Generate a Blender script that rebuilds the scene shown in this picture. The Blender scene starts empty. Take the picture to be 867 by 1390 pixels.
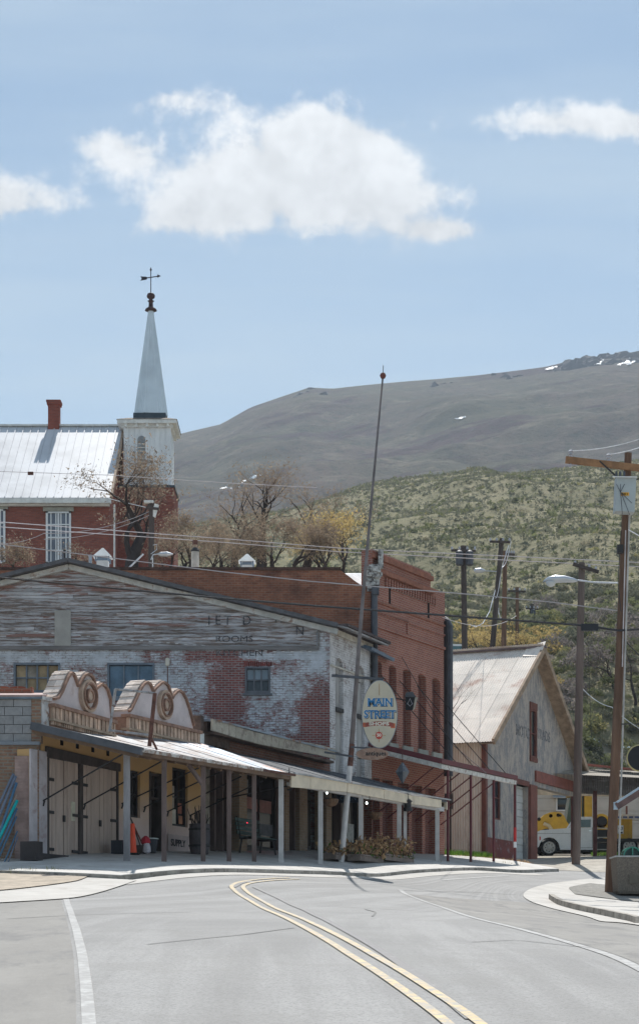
import bpy, math, random
import numpy as np
from mathutils import Vector, Matrix
random.seed(7); np.random.seed(7)
R = math.radians
sc = bpy.context.scene
# ---------------------------------------------------------------- camera
F = 2600.0                      # focal length in pixels of the 867 px wide photograph
cd = bpy.data.cameras.new('camera'); cam = bpy.data.objects.new('camera', cd)
sc.collection.objects.link(cam); sc.camera = cam
cam.location = (0, 0, 1.6); cam.rotation_euler = (R(90), 0, 0)
cd.sensor_fit = 'VERTICAL'; cd.sensor_height = 36; cd.lens = 36*F/1390
cd.shift_y = 605/1390; cd.clip_start = .1; cd.clip_end = 12000
# ---------------------------------------------------------------- sky and sun
SUN_EL, SUN_AZ = 54, 4          # azimuth measured from +Y towards +X
w = bpy.data.worlds.new('World'); sc.world = w; w.use_nodes = True
nt = w.node_tree; nt.nodes.clear()
def N(nt, typ, **kw):
    n = nt.nodes.new(typ)
    for k, v in kw.items(): setattr(n, k, v)
    return n
def L(nt, a, b): nt.links.new(a, b)
def math_(nt, op, a, b=None, c=None, clamp=False):
    n = N(nt, 'ShaderNodeMath', operation=op, use_clamp=clamp)
    for i, v in enumerate((a, b, c)):
        if v is None: continue
        if isinstance(v, (int, float)): n.inputs[i].default_value = v
        else: L(nt, v, n.inputs[i])
    return n.outputs[0]
def mixc(nt, f, a, b, blend='MIX'):
    n = N(nt, 'ShaderNodeMix', data_type='RGBA', blend_type=blend)
    for i, v in ((0, f), (6, a), (7, b)):
        if isinstance(v, (int, float)): n.inputs[i].default_value = v
        elif isinstance(v, tuple): n.inputs[i].default_value = (*v[:3], 1)
        else: L(nt, v, n.inputs[i])
    return n.outputs[2]
def noise(nt, vec, scale, detail=4, rough=.55, dist=0):
    n = N(nt, 'ShaderNodeTexNoise'); L(nt, vec, n.inputs['Vector'])
    n.inputs['Scale'].default_value = scale; n.inputs['Detail'].default_value = detail
    n.inputs['Roughness'].default_value = rough; n.inputs['Distortion'].default_value = dist
    return n.outputs['Fac']
def mapr(nt, v, a, b, c=0., d=1., smooth=True):
    n = N(nt, 'ShaderNodeMapRange', interpolation_type='SMOOTHSTEP' if smooth else 'LINEAR')
    L(nt, v, n.inputs[0])
    for i, x in zip((1, 2, 3, 4), (a, b, c, d)): n.inputs[i].default_value = x
    return n.outputs[0]
out = N(nt, 'ShaderNodeOutputWorld'); bg = N(nt, 'ShaderNodeBackground')
sky = N(nt, 'ShaderNodeTexSky', sky_type='NISHITA', sun_disc=False)
sky.sun_elevation = R(SUN_EL); sky.sun_rotation = R(SUN_AZ)
sky.air_density = 1.0; sky.dust_density = .8; sky.ozone_density = 1.6; sky.altitude = 2000
bg.inputs[1].default_value = .088
tc = N(nt, 'ShaderNodeTexCoord'); sp = N(nt, 'ShaderNodeSeparateXYZ'); L(nt, tc.outputs['Generated'], sp.inputs[0])
# cloud sheet: direction over distance ahead, so the clouds hang north of the town
yy = math_(nt, 'MAXIMUM', sp.outputs[1], .02)
cu = math_(nt, 'DIVIDE', sp.outputs[0], yy); cv = math_(nt, 'DIVIDE', sp.outputs[2], yy)
cb = N(nt, 'ShaderNodeCombineXYZ'); L(nt, cu, cb.inputs[0]); L(nt, cv, cb.inputs[1])
n1 = math_(nt, 'SUBTRACT', noise(nt, cb.outputs[0], 28, 7, .62), .5)
n2 = math_(nt, 'SUBTRACT', noise(nt, cb.outputs[0], 75, 5, .6), .5)
nz = math_(nt, 'ADD', n1, math_(nt, 'MULTIPLY', n2, .6))
def px2dir(px, py): return (px-433.5)/F, (1300-py)/F
lobes = [(395,235,150,75,1.25),(310,262,92,50,1.1),(430,190,75,52,1.0),(520,275,110,46,1.0),(590,312,62,17,.9),
         (165,210,58,30,1.15),(14,268,72,33,1.05),(90,275,60,22,.28),(610,318,60,14,.4),(120,190,50,22,.5),(215,150,110,24,.35),(-70,275,80,60,1.0),(245,132,85,20,.62),(780,166,125,25,1.3),(900,172,80,22,1.),
         (240,300,70,30,.75),(480,215,70,45,.8)]
dens = None
for (a, b, ra, rb, s) in lobes:
    u0, v0 = px2dir(a, b)
    du = math_(nt, 'DIVIDE', math_(nt, 'SUBTRACT', cu, u0), ra/F)
    dv = math_(nt, 'DIVIDE', math_(nt, 'SUBTRACT', cv, v0), rb/F)
    d2 = math_(nt, 'ADD', math_(nt, 'MULTIPLY', du, du), math_(nt, 'MULTIPLY', dv, dv))
    e = math_(nt, 'MULTIPLY', math_(nt, 'EXPONENT', math_(nt, 'MULTIPLY', d2, -1.1)), s)
    dens = e if dens is None else math_(nt, 'ADD', dens, e)
cm = mapr(nt, math_(nt, 'ADD', dens, math_(nt, 'MULTIPLY', nz, 2.4)), .3, 1.15)
cm = math_(nt, 'MULTIPLY', cm, mapr(nt, dens, .03, .3))
# thin high streaks everywhere
mp = N(nt, 'ShaderNodeMapping'); mp.inputs['Scale'].default_value = (1.6, 11, 1); mp.inputs['Rotation'].default_value = (0, 0, .12)
L(nt, cb.outputs[0], mp.inputs[0])
hz = mapr(nt, noise(nt, mp.outputs[0], 1.5, 5, .6), .3, .8, .22, .55)
bright = math_(nt, 'MULTIPLY', mapr(nt, nz, -.25, .2, .86, 1.06), mapr(nt, cv, .375, .42, .93, 1.04))
skyc = mixc(nt, 1.0, sky.outputs[0], (.95, 1.04, .96), 'MULTIPLY')
hz = math_(nt, 'ADD', hz, mapr(nt, cv, .50, .18, 0, .30), clamp=True)
c1 = mixc(nt, hz, skyc, (5.1, 6.05, 6.75))
cw = N(nt, 'ShaderNodeVectorMath', operation='SCALE'); cw.inputs[0].default_value = (7.2, 7.35, 7.5); L(nt, bright, cw.inputs['Scale'])
c2 = mixc(nt, cm, c1, cw.outputs[0])
L(nt, c2, bg.inputs[0]); L(nt, bg.outputs[0], out.inputs[0])
sd = bpy.data.lights.new('sun', 'SUN'); so = bpy.data.objects.new('sun', sd); sc.collection.objects.link(so)
sd.energy = 4.4; sd.angle = R(.53); sd.color = (1, .96, .9)
so.rotation_euler = (R(-(90-SUN_EL)), 0, R(-SUN_AZ)); so.location = (0, 60, 90)
sc.view_settings.view_transform = 'Standard'; sc.view_settings.look = 'None'
sc.view_settings.exposure = .5; sc.view_settings.gamma = 1
# ---------------------------------------------------------------- helpers
COL = sc.collection
def P(px, py, Y): return Vector(((px-433.5)/F*Y, Y, 1.6+(1300-py)/F*Y))
class Fr:
    """vertical frame: s runs along u, t outward along n, z up"""
    def __init__(self, x, y, dx, dy):
        l = math.hypot(dx, dy); self.ox, self.oy, self.ux, self.uy = x, y, dx/l, dy/l
        self.nx, self.ny = self.uy, -self.ux; self.ang = math.atan2(self.uy, self.ux)
    def pt(self, s, t, z): return Vector((self.ox+self.ux*s+self.nx*t, self.oy+self.uy*s+self.ny*t, z))
    def pix(self, px, py, t=0):
        k = (px-433.5)/F; ox = self.ox+self.nx*t; oy = self.oy+self.ny*t
        s = (k*oy-ox)/(self.ux-k*self.uy); Y = oy+self.uy*s
        return s, 1.6+(1300-py)/F*Y
def front(px, Y): return Fr((px-433.5)/F*Y, Y, 1, 0)
class MB:
    def __init__(self): self.v = []; self.f = []
    def add(self, vs, fs):
        o = len(self.v); self.v += [tuple(x) for x in vs]; self.f += [tuple(i+o for i in q) for q in fs]; return self
    def box(self, fr, s0, s1, t0, t1, z0, z1):
        c = [fr.pt(s, t, z) for z in (z0, z1) for (s, t) in ((s0, t0), (s1, t0), (s1, t1), (s0, t1))]
        return self.add(c, [(0,1,2,3),(7,6,5,4),(0,4,5,1),(1,5,6,2),(2,6,7,3),(3,7,4,0)])
    def prism(self, fr, poly, t0, t1):
        n = len(poly); c = [fr.pt(s, t0, z) for s, z in poly]+[fr.pt(s, t1, z) for s, z in poly]
        return self.add(c, [tuple(range(n)), tuple(range(2*n-1, n-1, -1))]+[(i, (i+1) % n, n+(i+1) % n, n+i) for i in range(n)])
    def tube(self, pts, rs, n=8, cap=True):
        pts = [Vector(p) for p in pts]
        if isinstance(rs, (int, float)): rs = [rs]*len(pts)
        vs = []; fs = []
        for i, p in enumerate(pts):
            d = (pts[min(i+1, len(pts)-1)]-pts[max(i-1, 0)])
            d = d.normalized() if d.length > 1e-9 else Vector((0, 0, 1))
            a = d.cross(Vector((0, 0, 1)) if abs(d.z) < .95 else Vector((1, 0, 0))).normalized(); b = d.cross(a)
            for k in range(n):
                q = 2*math.pi*k/n; vs.append(p+(a*math.cos(q)+b*math.sin(q))*rs[i])
        for i in range(len(pts)-1):
            for k in range(n):
                fs.append((i*n+k, i*n+(k+1) % n, (i+1)*n+(k+1) % n, (i+1)*n+k))
        if cap and n > 2:
            fs.append(tuple(range(n-1, -1, -1))); fs.append(tuple((len(pts)-1)*n+k for k in range(n)))
        return self.add(vs, fs)
    def bar(self, a, b, wd, ht):
        """square bar between two points"""
        a = Vector(a); b = Vector(b); d = (b-a).normalized()
        s = d.cross(Vector((0, 0, 1)) if abs(d.z) < .95 else Vector((0, 1, 0))).normalized()*wd/2; u = s.cross(d).normalized()*ht/2
        c = [p+x for p in (a, b) for x in (-s-u, s-u, s+u, -s+u)]
        return self.add(c, [(0,1,2,3),(7,6,5,4),(0,4,5,1),(1,5,6,2),(2,6,7,3),(3,7,4,0)])
    def lathe(self, c, prof, n=16, axis='z'):
        vs = []; fs = []; c = Vector(c)
        for r, z in prof:
            for k in range(n):
                q = 2*math.pi*k/n
                v = Vector((math.cos(q)*r, math.sin(q)*r, z)) if axis == 'z' else Vector((math.cos(q)*r, -z, math.sin(q)*r)) if axis == 'y' else Vector((z, math.cos(q)*r, math.sin(q)*r))
                vs.append(c+v)
        for i in range(len(prof)-1):
            for k in range(n): fs.append((i*n+k, i*n+(k+1) % n, (i+1)*n+(k+1) % n, (i+1)*n+k))
        fs.append(tuple(range(n-1, -1, -1))); fs.append(tuple((len(prof)-1)*n+k for k in range(n)))
        return self.add(vs, fs)
    def poly(self, pts): return self.add(pts, [tuple(range(len(pts)))])
    def slab(self, p, thick):
        """quad p (4 points) thickened downwards"""
        p = [Vector(x) for x in p]; n = (p[1]-p[0]).cross(p[3]-p[0]).normalized()
        if n.z < 0: n = -n
        c = p+[x-n*thick for x in p]
        return self.add(c, [(0,1,2,3),(7,6,5,4),(0,4,5,1),(1,5,6,2),(2,6,7,3),(3,7,4,0)])
    def build(self, name, m, parent=None, smooth=False, **kw):
        me = bpy.data.meshes.new(name); loc = Vector((0, 0, 0))
        if parent is not None: loc = Vector(parent['org'])
        elif 'org' in kw: loc = Vector(kw['org'])
        a = np.array(self.v, dtype=float)-np.array(loc)
        me.from_pydata(a.tolist(), [], self.f); me.materials.append(m)
        import bmesh as _b
        if len(self.f) < 60000:
            bm = _b.new(); bm.from_mesh(me); _b.ops.recalc_face_normals(bm, faces=bm.faces); bm.to_mesh(me); bm.free()
        if smooth: me.shade_smooth()
        o = bpy.data.objects.new(name, me); COL.objects.link(o); o['org'] = tuple(loc)
        if parent is not None: o.parent = parent
        else: o.location = loc
        return o
def tag(o, label=None, cat=None, group=None, kind=None):
    for k, v in (('label', label), ('category', cat), ('group', group), ('kind', kind)):
        if v: o[k] = v
    return o
def thing(name, loc, label, cat, group=None):
    o = bpy.data.objects.new(name, None); COL.objects.link(o); o.location = loc; o['org'] = tuple(loc)
    o.empty_display_size = .2
    return tag(o, label, cat, group)
_unit = {}
def piece(name, m, parent, fr, s0, s1, t0, t1, z0, z1, roll=0):
    """one box-shaped piece sharing one unit mesh per material"""
    if (name, m.name) not in _unit:
        me = bpy.data.meshes.new(name); b = .5
        v = [(x, y, z) for z in (-b, b) for (x, y) in ((-b, -b), (b, -b), (b, b), (-b, b))]
        me.from_pydata(v, [], [(3,2,1,0),(4,5,6,7),(0,1,5,4),(1,2,6,5),(2,3,7,6),(3,0,4,7)]); me.materials.append(m)
        _unit[(name, m.name)] = me
    o = bpy.data.objects.new(name, _unit[(name, m.name)]); COL.objects.link(o); o.parent = parent
    c = fr.pt((s0+s1)/2, (t0+t1)/2, (z0+z1)/2)-Vector(parent['org'])
    o.matrix_basis = Matrix.Translation(c) @ Matrix.Rotation(fr.ang, 4, 'Z') @ Matrix.Rotation(roll, 4, 'Y') @ Matrix.Diagonal((abs(s1-s0), abs(t1-t0), abs(z1-z0), 1))
    o['org'] = parent['org']
    return o
def place(name, me, parent, mat4):
    o = bpy.data.objects.new(name, me); COL.objects.link(o); o.parent = parent
    o.matrix_basis = Matrix.Translation(-Vector(parent['org'])) @ mat4; o['org'] = parent['org']
    return o
def text(name, s, m, parent, fr, sc_, z, t, size, ext=.004, wide=1., offset=0., vec=None):
    cu_ = bpy.data.curves.new(name, 'FONT'); cu_.body = s; cu_.size = size; cu_.extrude = ext; cu_.align_x = 'CENTER'; cu_.align_y = 'CENTER'
    cu_.offset = offset; cu_.resolution_u = 3
    tmp = bpy.data.objects.new('tmp', cu_); COL.objects.link(tmp)
    bpy.context.view_layer.update()
    me = bpy.data.meshes.new_from_object(tmp.evaluated_get(bpy.context.evaluated_depsgraph_get()))
    bpy.data.objects.remove(tmp); me.name = name; me.materials.clear(); me.materials.append(m)
    mt = Matrix.Translation(fr.pt(sc_, t, z)) @ Matrix.Rotation(fr.ang, 4, 'Z') @ Matrix.Rotation(R(90), 4, 'X') @ Matrix.Diagonal((wide, 1, 1, 1))
    return place(name, me, parent, mt)
# ---------------------------------------------------------------- materials
MATS = {}
def base(name):
    m = bpy.data.materials.new(name); m.use_nodes = True; t = m.node_tree; b = t.nodes['Principled BSDF']
    g = N(t, 'ShaderNodeNewGeometry'); MATS[name] = m
    return m, t, b, g.outputs['Position']
def lin(c): return tuple(c)
def mat(name, c, rough=.8, var=.25, scale=2., bump=.15, metal=0, rnd=0., c2=None, thr=.55, c2s=3., stretch=(1,1,1), spec=.4, soft=.08, bscale=None, emit=None):
    m, t, b, pos = base(name)
    mp = N(t, 'ShaderNodeMapping'); mp.inputs['Scale'].default_value = stretch; L(t, pos, mp.inputs[0]); v = mp.outputs[0]
    f = noise(t, v, scale, 6, .65)
    dark = tuple(x*(1-var) for x in c); lite = tuple(min(1, x*(1+var)) for x in c)
    col = mixc(t, mapr(t, f, .3, .7), dark, lite)
    if c2 is not None:
        f2 = noise(t, v, c2s, 8, .7, .3)
        col = mixc(t, mapr(t, f2, thr-soft, thr+soft), col, c2)
    if rnd:
        oi = N(t, 'ShaderNodeObjectInfo')
        col = mixc(t, 1., col, N_scale(t, mapr(t, oi.outputs['Random'], 0, 1, 1-rnd, 1+rnd, False)), 'MULTIPLY')
    L(t, col, b.inputs['Base Color']); b.inputs['Metallic'].default_value = metal
    b.inputs['Specular IOR Level'].default_value = spec
    L(t, mapr(t, f, .2, .8, max(0.03, rough-.1), min(1, rough+.1)), b.inputs['Roughness'])
    if bump:
        bp = N(t, 'ShaderNodeBump'); bp.inputs['Strength'].default_value = min(1, bump*2); bp.inputs['Distance'].default_value = .02
        L(t, noise(t, v, bscale or scale*8, 4, .6), bp.inputs['Height']); L(t, bp.outputs[0], b.inputs['Normal'])
    if emit: b.inputs['Emission Color'].default_value = (*emit[0], 1); b.inputs['Emission Strength'].default_value = emit[1]
    return m
def N_scale(t, f):
    cb = N(t, 'ShaderNodeCombineXYZ')
    for i in range(3): L(t, f, cb.inputs[i])
    return cb.outputs[0]
def brick(name, ang, c1=(.30,.10,.06), c2=(.20,.06,.04), mortar=(.26,.2,.16), paint=None, pthr=.5, rows=.075, bw=.21, patches=(), stain=.35, psoft=.1, msize=.012):
    m, t, b, pos = base(name)
    vr = N(t, 'ShaderNodeVectorRotate', rotation_type='Z_AXIS'); vr.inputs['Angle'].default_value = -ang; L(t, pos, vr.inputs[0])
    s = N(t, 'ShaderNodeSeparateXYZ'); L(t, vr.outputs[0], s.inputs[0])
    cb = N(t, 'ShaderNodeCombineXYZ'); L(t, math_(t, 'ADD', s.outputs[0], s.outputs[1]), cb.inputs[0]); L(t, s.outputs[2], cb.inputs[1])
    bt = N(t, 'ShaderNodeTexBrick'); L(t, cb.outputs[0], bt.inputs['Vector'])
    bt.inputs['Scale'].default_value = 1; bt.inputs['Brick Width'].default_value = bw; bt.inputs['Row Height'].default_value = rows
    bt.inputs['Mortar Size'].default_value = msize; bt.inputs['Mortar Smooth'].default_value = .3; bt.inputs['Bias'].default_value = -.1
    bt.inputs['Color1'].default_value = (*c1, 1); bt.inputs['Color2'].default_value = (*c2, 1); bt.inputs['Mortar'].default_value = (*mortar, 1)
    f1 = noise(t, pos, .9, 6, .7); col = mixc(t, mapr(t, f1, .35, .75, 0, stain), bt.outputs['Color'], (.05, .03, .03))
    f3 = noise(t, pos, 7, 5, .7); col = mixc(t, mapr(t, f3, .55, .8, 0, .35), col, tuple(min(1, x*1.8+.03) for x in c1))
    if paint:
        f2 = noise(t, cb.outputs[0], 2.2, 9, .78, .4); f4 = noise(t, pos, .55, 3, .5)
        mq = N(t, 'ShaderNodeMapping'); mq.inputs['Scale'].default_value = (4.8, 13.5, 1); L(t, cb.outputs[0], mq.inputs[0])
        tot = math_(t, 'ADD', math_(t, 'MULTIPLY', f2, .55), math_(t, 'ADD', math_(t, 'MULTIPLY', f4, .32), math_(t, 'MULTIPLY', noise(t, mq.outputs[0], 1.1, 3, .7), .42)))
        tot = math_(t, 'SUBTRACT', tot, math_(t, 'MULTIPLY', bt.outputs['Fac'], .09))
        for (x, z, rx, rz, amt) in patches:      # bare areas and thick areas, in metres along and up the wall
            du = math_(t, 'DIVIDE', math_(t, 'SUBTRACT', s.outputs[0], x), rx); dv = math_(t, 'DIVIDE', math_(t, 'SUBTRACT', s.outputs[2], z), rz)
            q = math_(t, 'ADD', math_(t, 'MAXIMUM', math_(t, 'ABSOLUTE', du), math_(t, 'ABSOLUTE', dv)), math_(t, 'MULTIPLY', math_(t, 'SUBTRACT', noise(t, pos, 1.7, 6, .75), .5), 1.5))
            tot = math_(t, 'ADD', tot, mapr(t, q, .6, 1.25, amt, 0))
        pm = mapr(t, tot, pthr-psoft, pthr+psoft)
        pc = mixc(t, mapr(t, noise(t, pos, 3.5, 5, .6), .35, .7), paint, tuple(x*.72 for x in paint))
        col = mixc(t, pm, col, pc)
    L(t, col, b.inputs['Base Color']); b.inputs['Roughness'].default_value = .9; b.inputs['Specular IOR Level'].default_value = .2
    bp = N(t, 'ShaderNodeBump'); bp.inputs['Strength'].default_value = .7; bp.inputs['Distance'].default_value = .015
    L(t, math_(t, 'ADD', math_(t, 'MULTIPLY', bt.outputs['Fac'], -1), math_(t, 'MULTIPLY', f3, .8)), bp.inputs['Height']); L(t, bp.outputs[0], b.inputs['Normal'])
    return m
def gloss(name, c, rough=.12, spec=.5, var=.2):
    return mat(name, c, rough, var, 1.5, .0, spec=spec)
# ---------------------------------------------------------------- street frames
S1 = Fr(-6.39, 43.3, .387, .922)         # row of old shops
S3 = Fr(1.72, 62.6, .48, .877)           # tall brick building
SB = Fr(6.2, 72.0, .41, .912)            # barn gable
# ---------------------------------------------------------------- terrain
ctrl = [(193,1177,42.3),(60,1171,43.3),(382,1175,49.3),(489,1173,54.5),(597,1173,60.6),(697,1171,66.2),(783,1174,72),(744,1162,88),(827,1214,56),
        (715,1219,52),(860,1257,40),(433,1300,19.2),(100,1300,19.2),(800,1300,19.2),(433,1390,13.4),(330,1206,38),(0,1191,40),(-60,1180,42),
        (500,1191,52),(640,1180,61),(860,1195,66),(700,1187,62),(90,1215,35.5),(545,1213,46),(657,1170,72),(860,1160,88),(100,1250,27),(700,1255,30),(433,1250,27.5),(930,1165,80)]
pts = [tuple(P(*c)) for c in ctrl]+[(0,0,0),(-8,5,.2),(10,5,0),(-10,20,1.5),(12,22,1.3),(-14,45,3.9),(-14,60,5.),(20,60,3.9),(25,75,5.2),(-12,75,5.8),(5,85,6.1),(20,92,6.6),(0,-15,-1.1),(-14,30,2.6),(16,40,2.6)]
cp = np.array(pts)
def _k(r): return np.where(r > 1e-9, r*r*np.log(np.maximum(r, 1e-9)), 0)
NCP = len(cp); A = np.zeros((NCP+3, NCP+3)); D = np.hypot(cp[:,None,0]-cp[None,:,0], cp[:,None,1]-cp[None,:,1])/20
A[:NCP,:NCP] = _k(D)+np.eye(NCP)*.015; A[:NCP,NCP] = 1; A[:NCP,NCP+1] = cp[:,0]/20; A[:NCP,NCP+2] = cp[:,1]/20; A[NCP:,:NCP] = A[:NCP,NCP:].T
W_ = np.linalg.solve(A, np.concatenate([cp[:,2], np.zeros(3)]))
def gnear(x, y):
    x = np.asarray(x, float); y = np.asarray(y, float)
    xc = np.clip(x, -16, 26); yc = np.clip(y, -15, 92)
    r = np.hypot(xc[...,None]-cp[:,0], yc[...,None]-cp[:,1])/20
    return _k(r) @ W_[:NCP]+W_[NCP]+W_[NCP+1]*xc/20+W_[NCP+2]*yc/20
def ss(a, b, x): t = np.clip((x-a)/(b-a), 0, 1); return t*t*(3-2*t)
near_sky = [(-900,800),(200,722),(300,706),(400,690),(470,667),(500,656),(560,648),(620,640),(650,632),(680,641),(750,636),(790,630),(867,624),(1100,590),(2500,560)]
far_sky = [(-1500,900),(-300,760),(0,690),(150,625),(235,590),(300,575),(340,552),(380,538),(420,525),(450,527),(520,520),(600,513),(650,508),(690,503),(740,497),(780,487),(810,483),(867,476),(1000,462),(1500,500),(3000,700)]
def ridge(tab, Yr, x):
    xs = np.array([(p[0]-433.5)/F*Yr for p in tab]); zs = np.array([1.6+(1300-p[1])/F*Yr for p in tab])
    return np.interp(x, xs, zs)
_rs = np.random.RandomState(3); _ph = _rs.uniform(0, 6.28, (40, 3)); 
def fbm(x, y, s, oct=5):
    v = 0; a = 1
    for o in range(oct):
        for k in range(3):
            p = _ph[o*3+k]; th = p[0]
            v = v+a*np.sin((x*math.cos(th)+y*math.sin(th))/s*2*math.pi+p[1]+1.3*np.sin((x*math.cos(th+1.9)+y*math.sin(th+1.9))/s*2.9+p[2]))/3
        s /= 2.03; a *= .52
    return v
def terrain(x, y):
    x = np.asarray(x, float); y = np.asarray(y, float)
    zn = gnear(x, y)
    zn = zn-np.maximum(np.hypot(np.maximum(np.abs(x-5)-25, 0), np.minimum(y+15, 0))*.02, 0)
    # upper bench behind the main street
    wl = 1-ss(9.5, 17, x-(y-100)*.1); ys_ = 84+19*ss(2, 8.5, x)
    bench = 17+.06*(y-95)
    up = ss(0, 1, (y-ys_)/np.maximum(106-ys_, 4))*wl
    z = zn*(1-up)+bench*up
    # bank behind the yard on the right
    low = ss(105, 140, y)*(1-wl)
    z = z+low*17
    rz = ridge(near_sky, 430, x*430/np.maximum(y*.35+430*.65, 60))
    t = (y-120)/(430-120)
    b0 = z
    hz_ = 20+(rz-20)*np.clip(t, 0, 1)
    hz_ = hz_+fbm(x, y, 90, 4)*3.5*np.clip(t*4, 0, 1)*np.clip((1-t)*3, 0.15, 1)
    k = ss(118, 150, y); z = b0*(1-k)+hz_*k
    back = ss(430, 620, y); z = np.where(y > 430, rz*(1-back)+70*back+fbm(x, y, 90, 4)*.9, z)
    fz = ridge(far_sky, 2000, x*2000/np.maximum(y*.3+2000*.7, 300)); t2 = (y-600)/1400
    fzz = 70+(fz-70)*np.clip(t2, 0, 1)**1.02+fbm(x, y, 420, 6)*18*np.clip(t2*5, 0, 1)*np.clip((1-t2)*4, .05, 1)
    z = np.where(y > 600, np.where(y > 2000, fz-(y-2000)*.1, fzz), z)
    return z
def G(x, y): return float(terrain(np.array([x]), np.array([y]))[0])
def grid(name, xs, ys, m, off=0):
    X, Y = np.meshgrid(xs, ys); Z = terrain(X, Y)+off
    nx, ny = len(xs), len(ys); v = np.stack([X, Y, Z], -1).reshape(-1, 3)
    i = np.arange(ny-1)[:,None]*nx+np.arange(nx-1)[None,:]; f = np.stack([i, i+1, i+nx+1, i+nx], -1).reshape(-1, 4)
    me = bpy.data.meshes.new(name); me.from_pydata(v.tolist(), [], f.tolist()); me.materials.append(m); me.shade_smooth()
    o = bpy.data.objects.new(name, me); COL.objects.link(o); return tag(o, kind='structure')
def resample(pl, n):
    pl = np.array(pl, float); d = np.concatenate([[0], np.cumsum(np.hypot(*np.diff(pl[:, :2], axis=0).T))]); q = np.linspace(0, d[-1], n)
    return np.stack([np.interp(q, d, pl[:, k]) for k in range(2)], -1)
def smooth_pl(pl, n):
    p = resample(pl, n); 
    for _ in range(max(2, n//25)): p[1:-1] = (p[:-2]+2*p[1:-1]+p[2:])/4
    return p
def drape(a, b, n, mcross, off, skirt=0):
    """surface between two polylines laid on the terrain"""
    A_, B_ = a, b; T_ = np.linspace(0, 1, mcross)[None, :, None]
    q = A_[:, None, :]*(1-T_)+B_[:, None, :]*T_; Z = terrain(q[..., 0], q[..., 1])+off
    mb = MB(); v = np.concatenate([q, Z[..., None]], -1).reshape(-1, 3); nr = len(A_)
    f = [(i*mcross+j, i*mcross+j+1, (i+1)*mcross+j+1, (i+1)*mcross+j) for i in range(nr-1) for j in range(mcross-1)]
    mb.add(v, f)
    if skirt:
        for col_ in (0, mcross-1):
            o = len(mb.v); top = [v[i*mcross+col_] for i in range(nr)]
            mb.add(top+[(p[0], p[1], p[2]-skirt) for p in top], [(i, i+1, nr+i+1, nr+i) for i in range(nr-1)])
        for r_ in (0, nr-1):
            top = [v[r_*mcross+j] for j in range(mcross)]
            mb.add(top+[(p[0], p[1], p[2]-skirt) for p in top], [(j, j+1, mcross+j+1, mcross+j) for j in range(mcross-1)])
    return mb
def ribbon(pl, wd, n, off):
    p = smooth_pl(pl, n); d = np.gradient(p, axis=0); d /= np.hypot(d[:, 0], d[:, 1])[:, None]+1e-9; nn = np.stack([-d[:, 1], d[:, 0]], -1)
    return drape(p-nn*wd/2, p+nn*wd/2, n, 2, off)
# ================================================================ SETTING
ground_m = mat('town_ground', (.30,.27,.22), .95, .3, .8, .3, c2=(.22,.2,.15), thr=.58, c2s=.5)
# hillside soil: dry grass, green flush, bare tan
m, t, b, pos = base('hill_soil')
c = mixc(t, mapr(t, noise(t, pos, .09, 5, .6), .3, .7), (.26,.235,.15), (.215,.205,.125))
c = mixc(t, mapr(t, noise(t, pos, .35, 5, .7), .45, .75), c, (.31,.27,.18))
c = mixc(t, mapr(t, noise(t, pos, 1.1, 4, .7), .55, .68, 0, .6), c, (.09,.10,.06))
c = mixc(t, mapr(t, noise(t, pos, .02, 4, .6), .6, .72, 0, .5), c, (.24,.15,.11))
L(t, c, b.inputs['Base Color']); b.inputs['Roughness'].default_value = 1; b.inputs['Specular IOR Level'].default_value = .1
bp = N(t, 'ShaderNodeBump'); bp.inputs['Distance'].default_value = .5; bp.inputs['Strength'].default_value = .8
L(t, noise(t, pos, 1.4, 6, .7), bp.inputs['Height']); L(t, bp.outputs[0], b.inputs['Normal']); hill_m = m
m, t, b, pos = base('far_hill_cover')
c = mixc(t, mapr(t, noise(t, pos, .006, 5, .6), .35, .65), (.078,.074,.050), (.105,.080,.068))
c = mixc(t, mapr(t, noise(t, pos, .03, 6, .75), .48, .72), c, (.17,.15,.11))
mpp = N(t, 'ShaderNodeMapping'); mpp.inputs['Scale'].default_value = (.5, .5, 2.6); mpp.inputs['Rotation'].default_value = (0, R(-22), 0); L(t, pos, mpp.inputs[0])
sx3 = N(t, 'ShaderNodeSeparateXYZ'); L(t, pos, sx3.inputs[0]); cbb = N(t, 'ShaderNodeCombineXYZ'); L(t, math_(t, 'MULTIPLY', sx3.outputs[0], .0042), cbb.inputs[0]); L(t, math_(t, 'MULTIPLY', math_(t, 'SUBTRACT', sx3.outputs[2], math_(t, 'MULTIPLY', sx3.outputs[0], .24)), .021), cbb.inputs[1])
c = mixc(t, mapr(t, noise(t, cbb.outputs[0], 1., 8, .68, .3), .545, .60, 0, .85), c, (.055,.03,.038))
c = mixc(t, mapr(t, noise(t, pos, .13, 5, .8), .5, .62, 0, .8), c, (.045,.05,.04))
L(t, c, b.inputs['Base Color']); b.inputs['Roughness'].default_value = 1; b.inputs['Specular IOR Level'].default_value = .05
bp = N(t, 'ShaderNodeBump'); bp.inputs['Distance'].default_value = 5; bp.inputs['Strength'].default_value = .7
L(t, noise(t, pos, .09, 7, .7), bp.inputs['Height']); L(t, bp.outputs[0], b.inputs['Normal']); far_m = m

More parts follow.
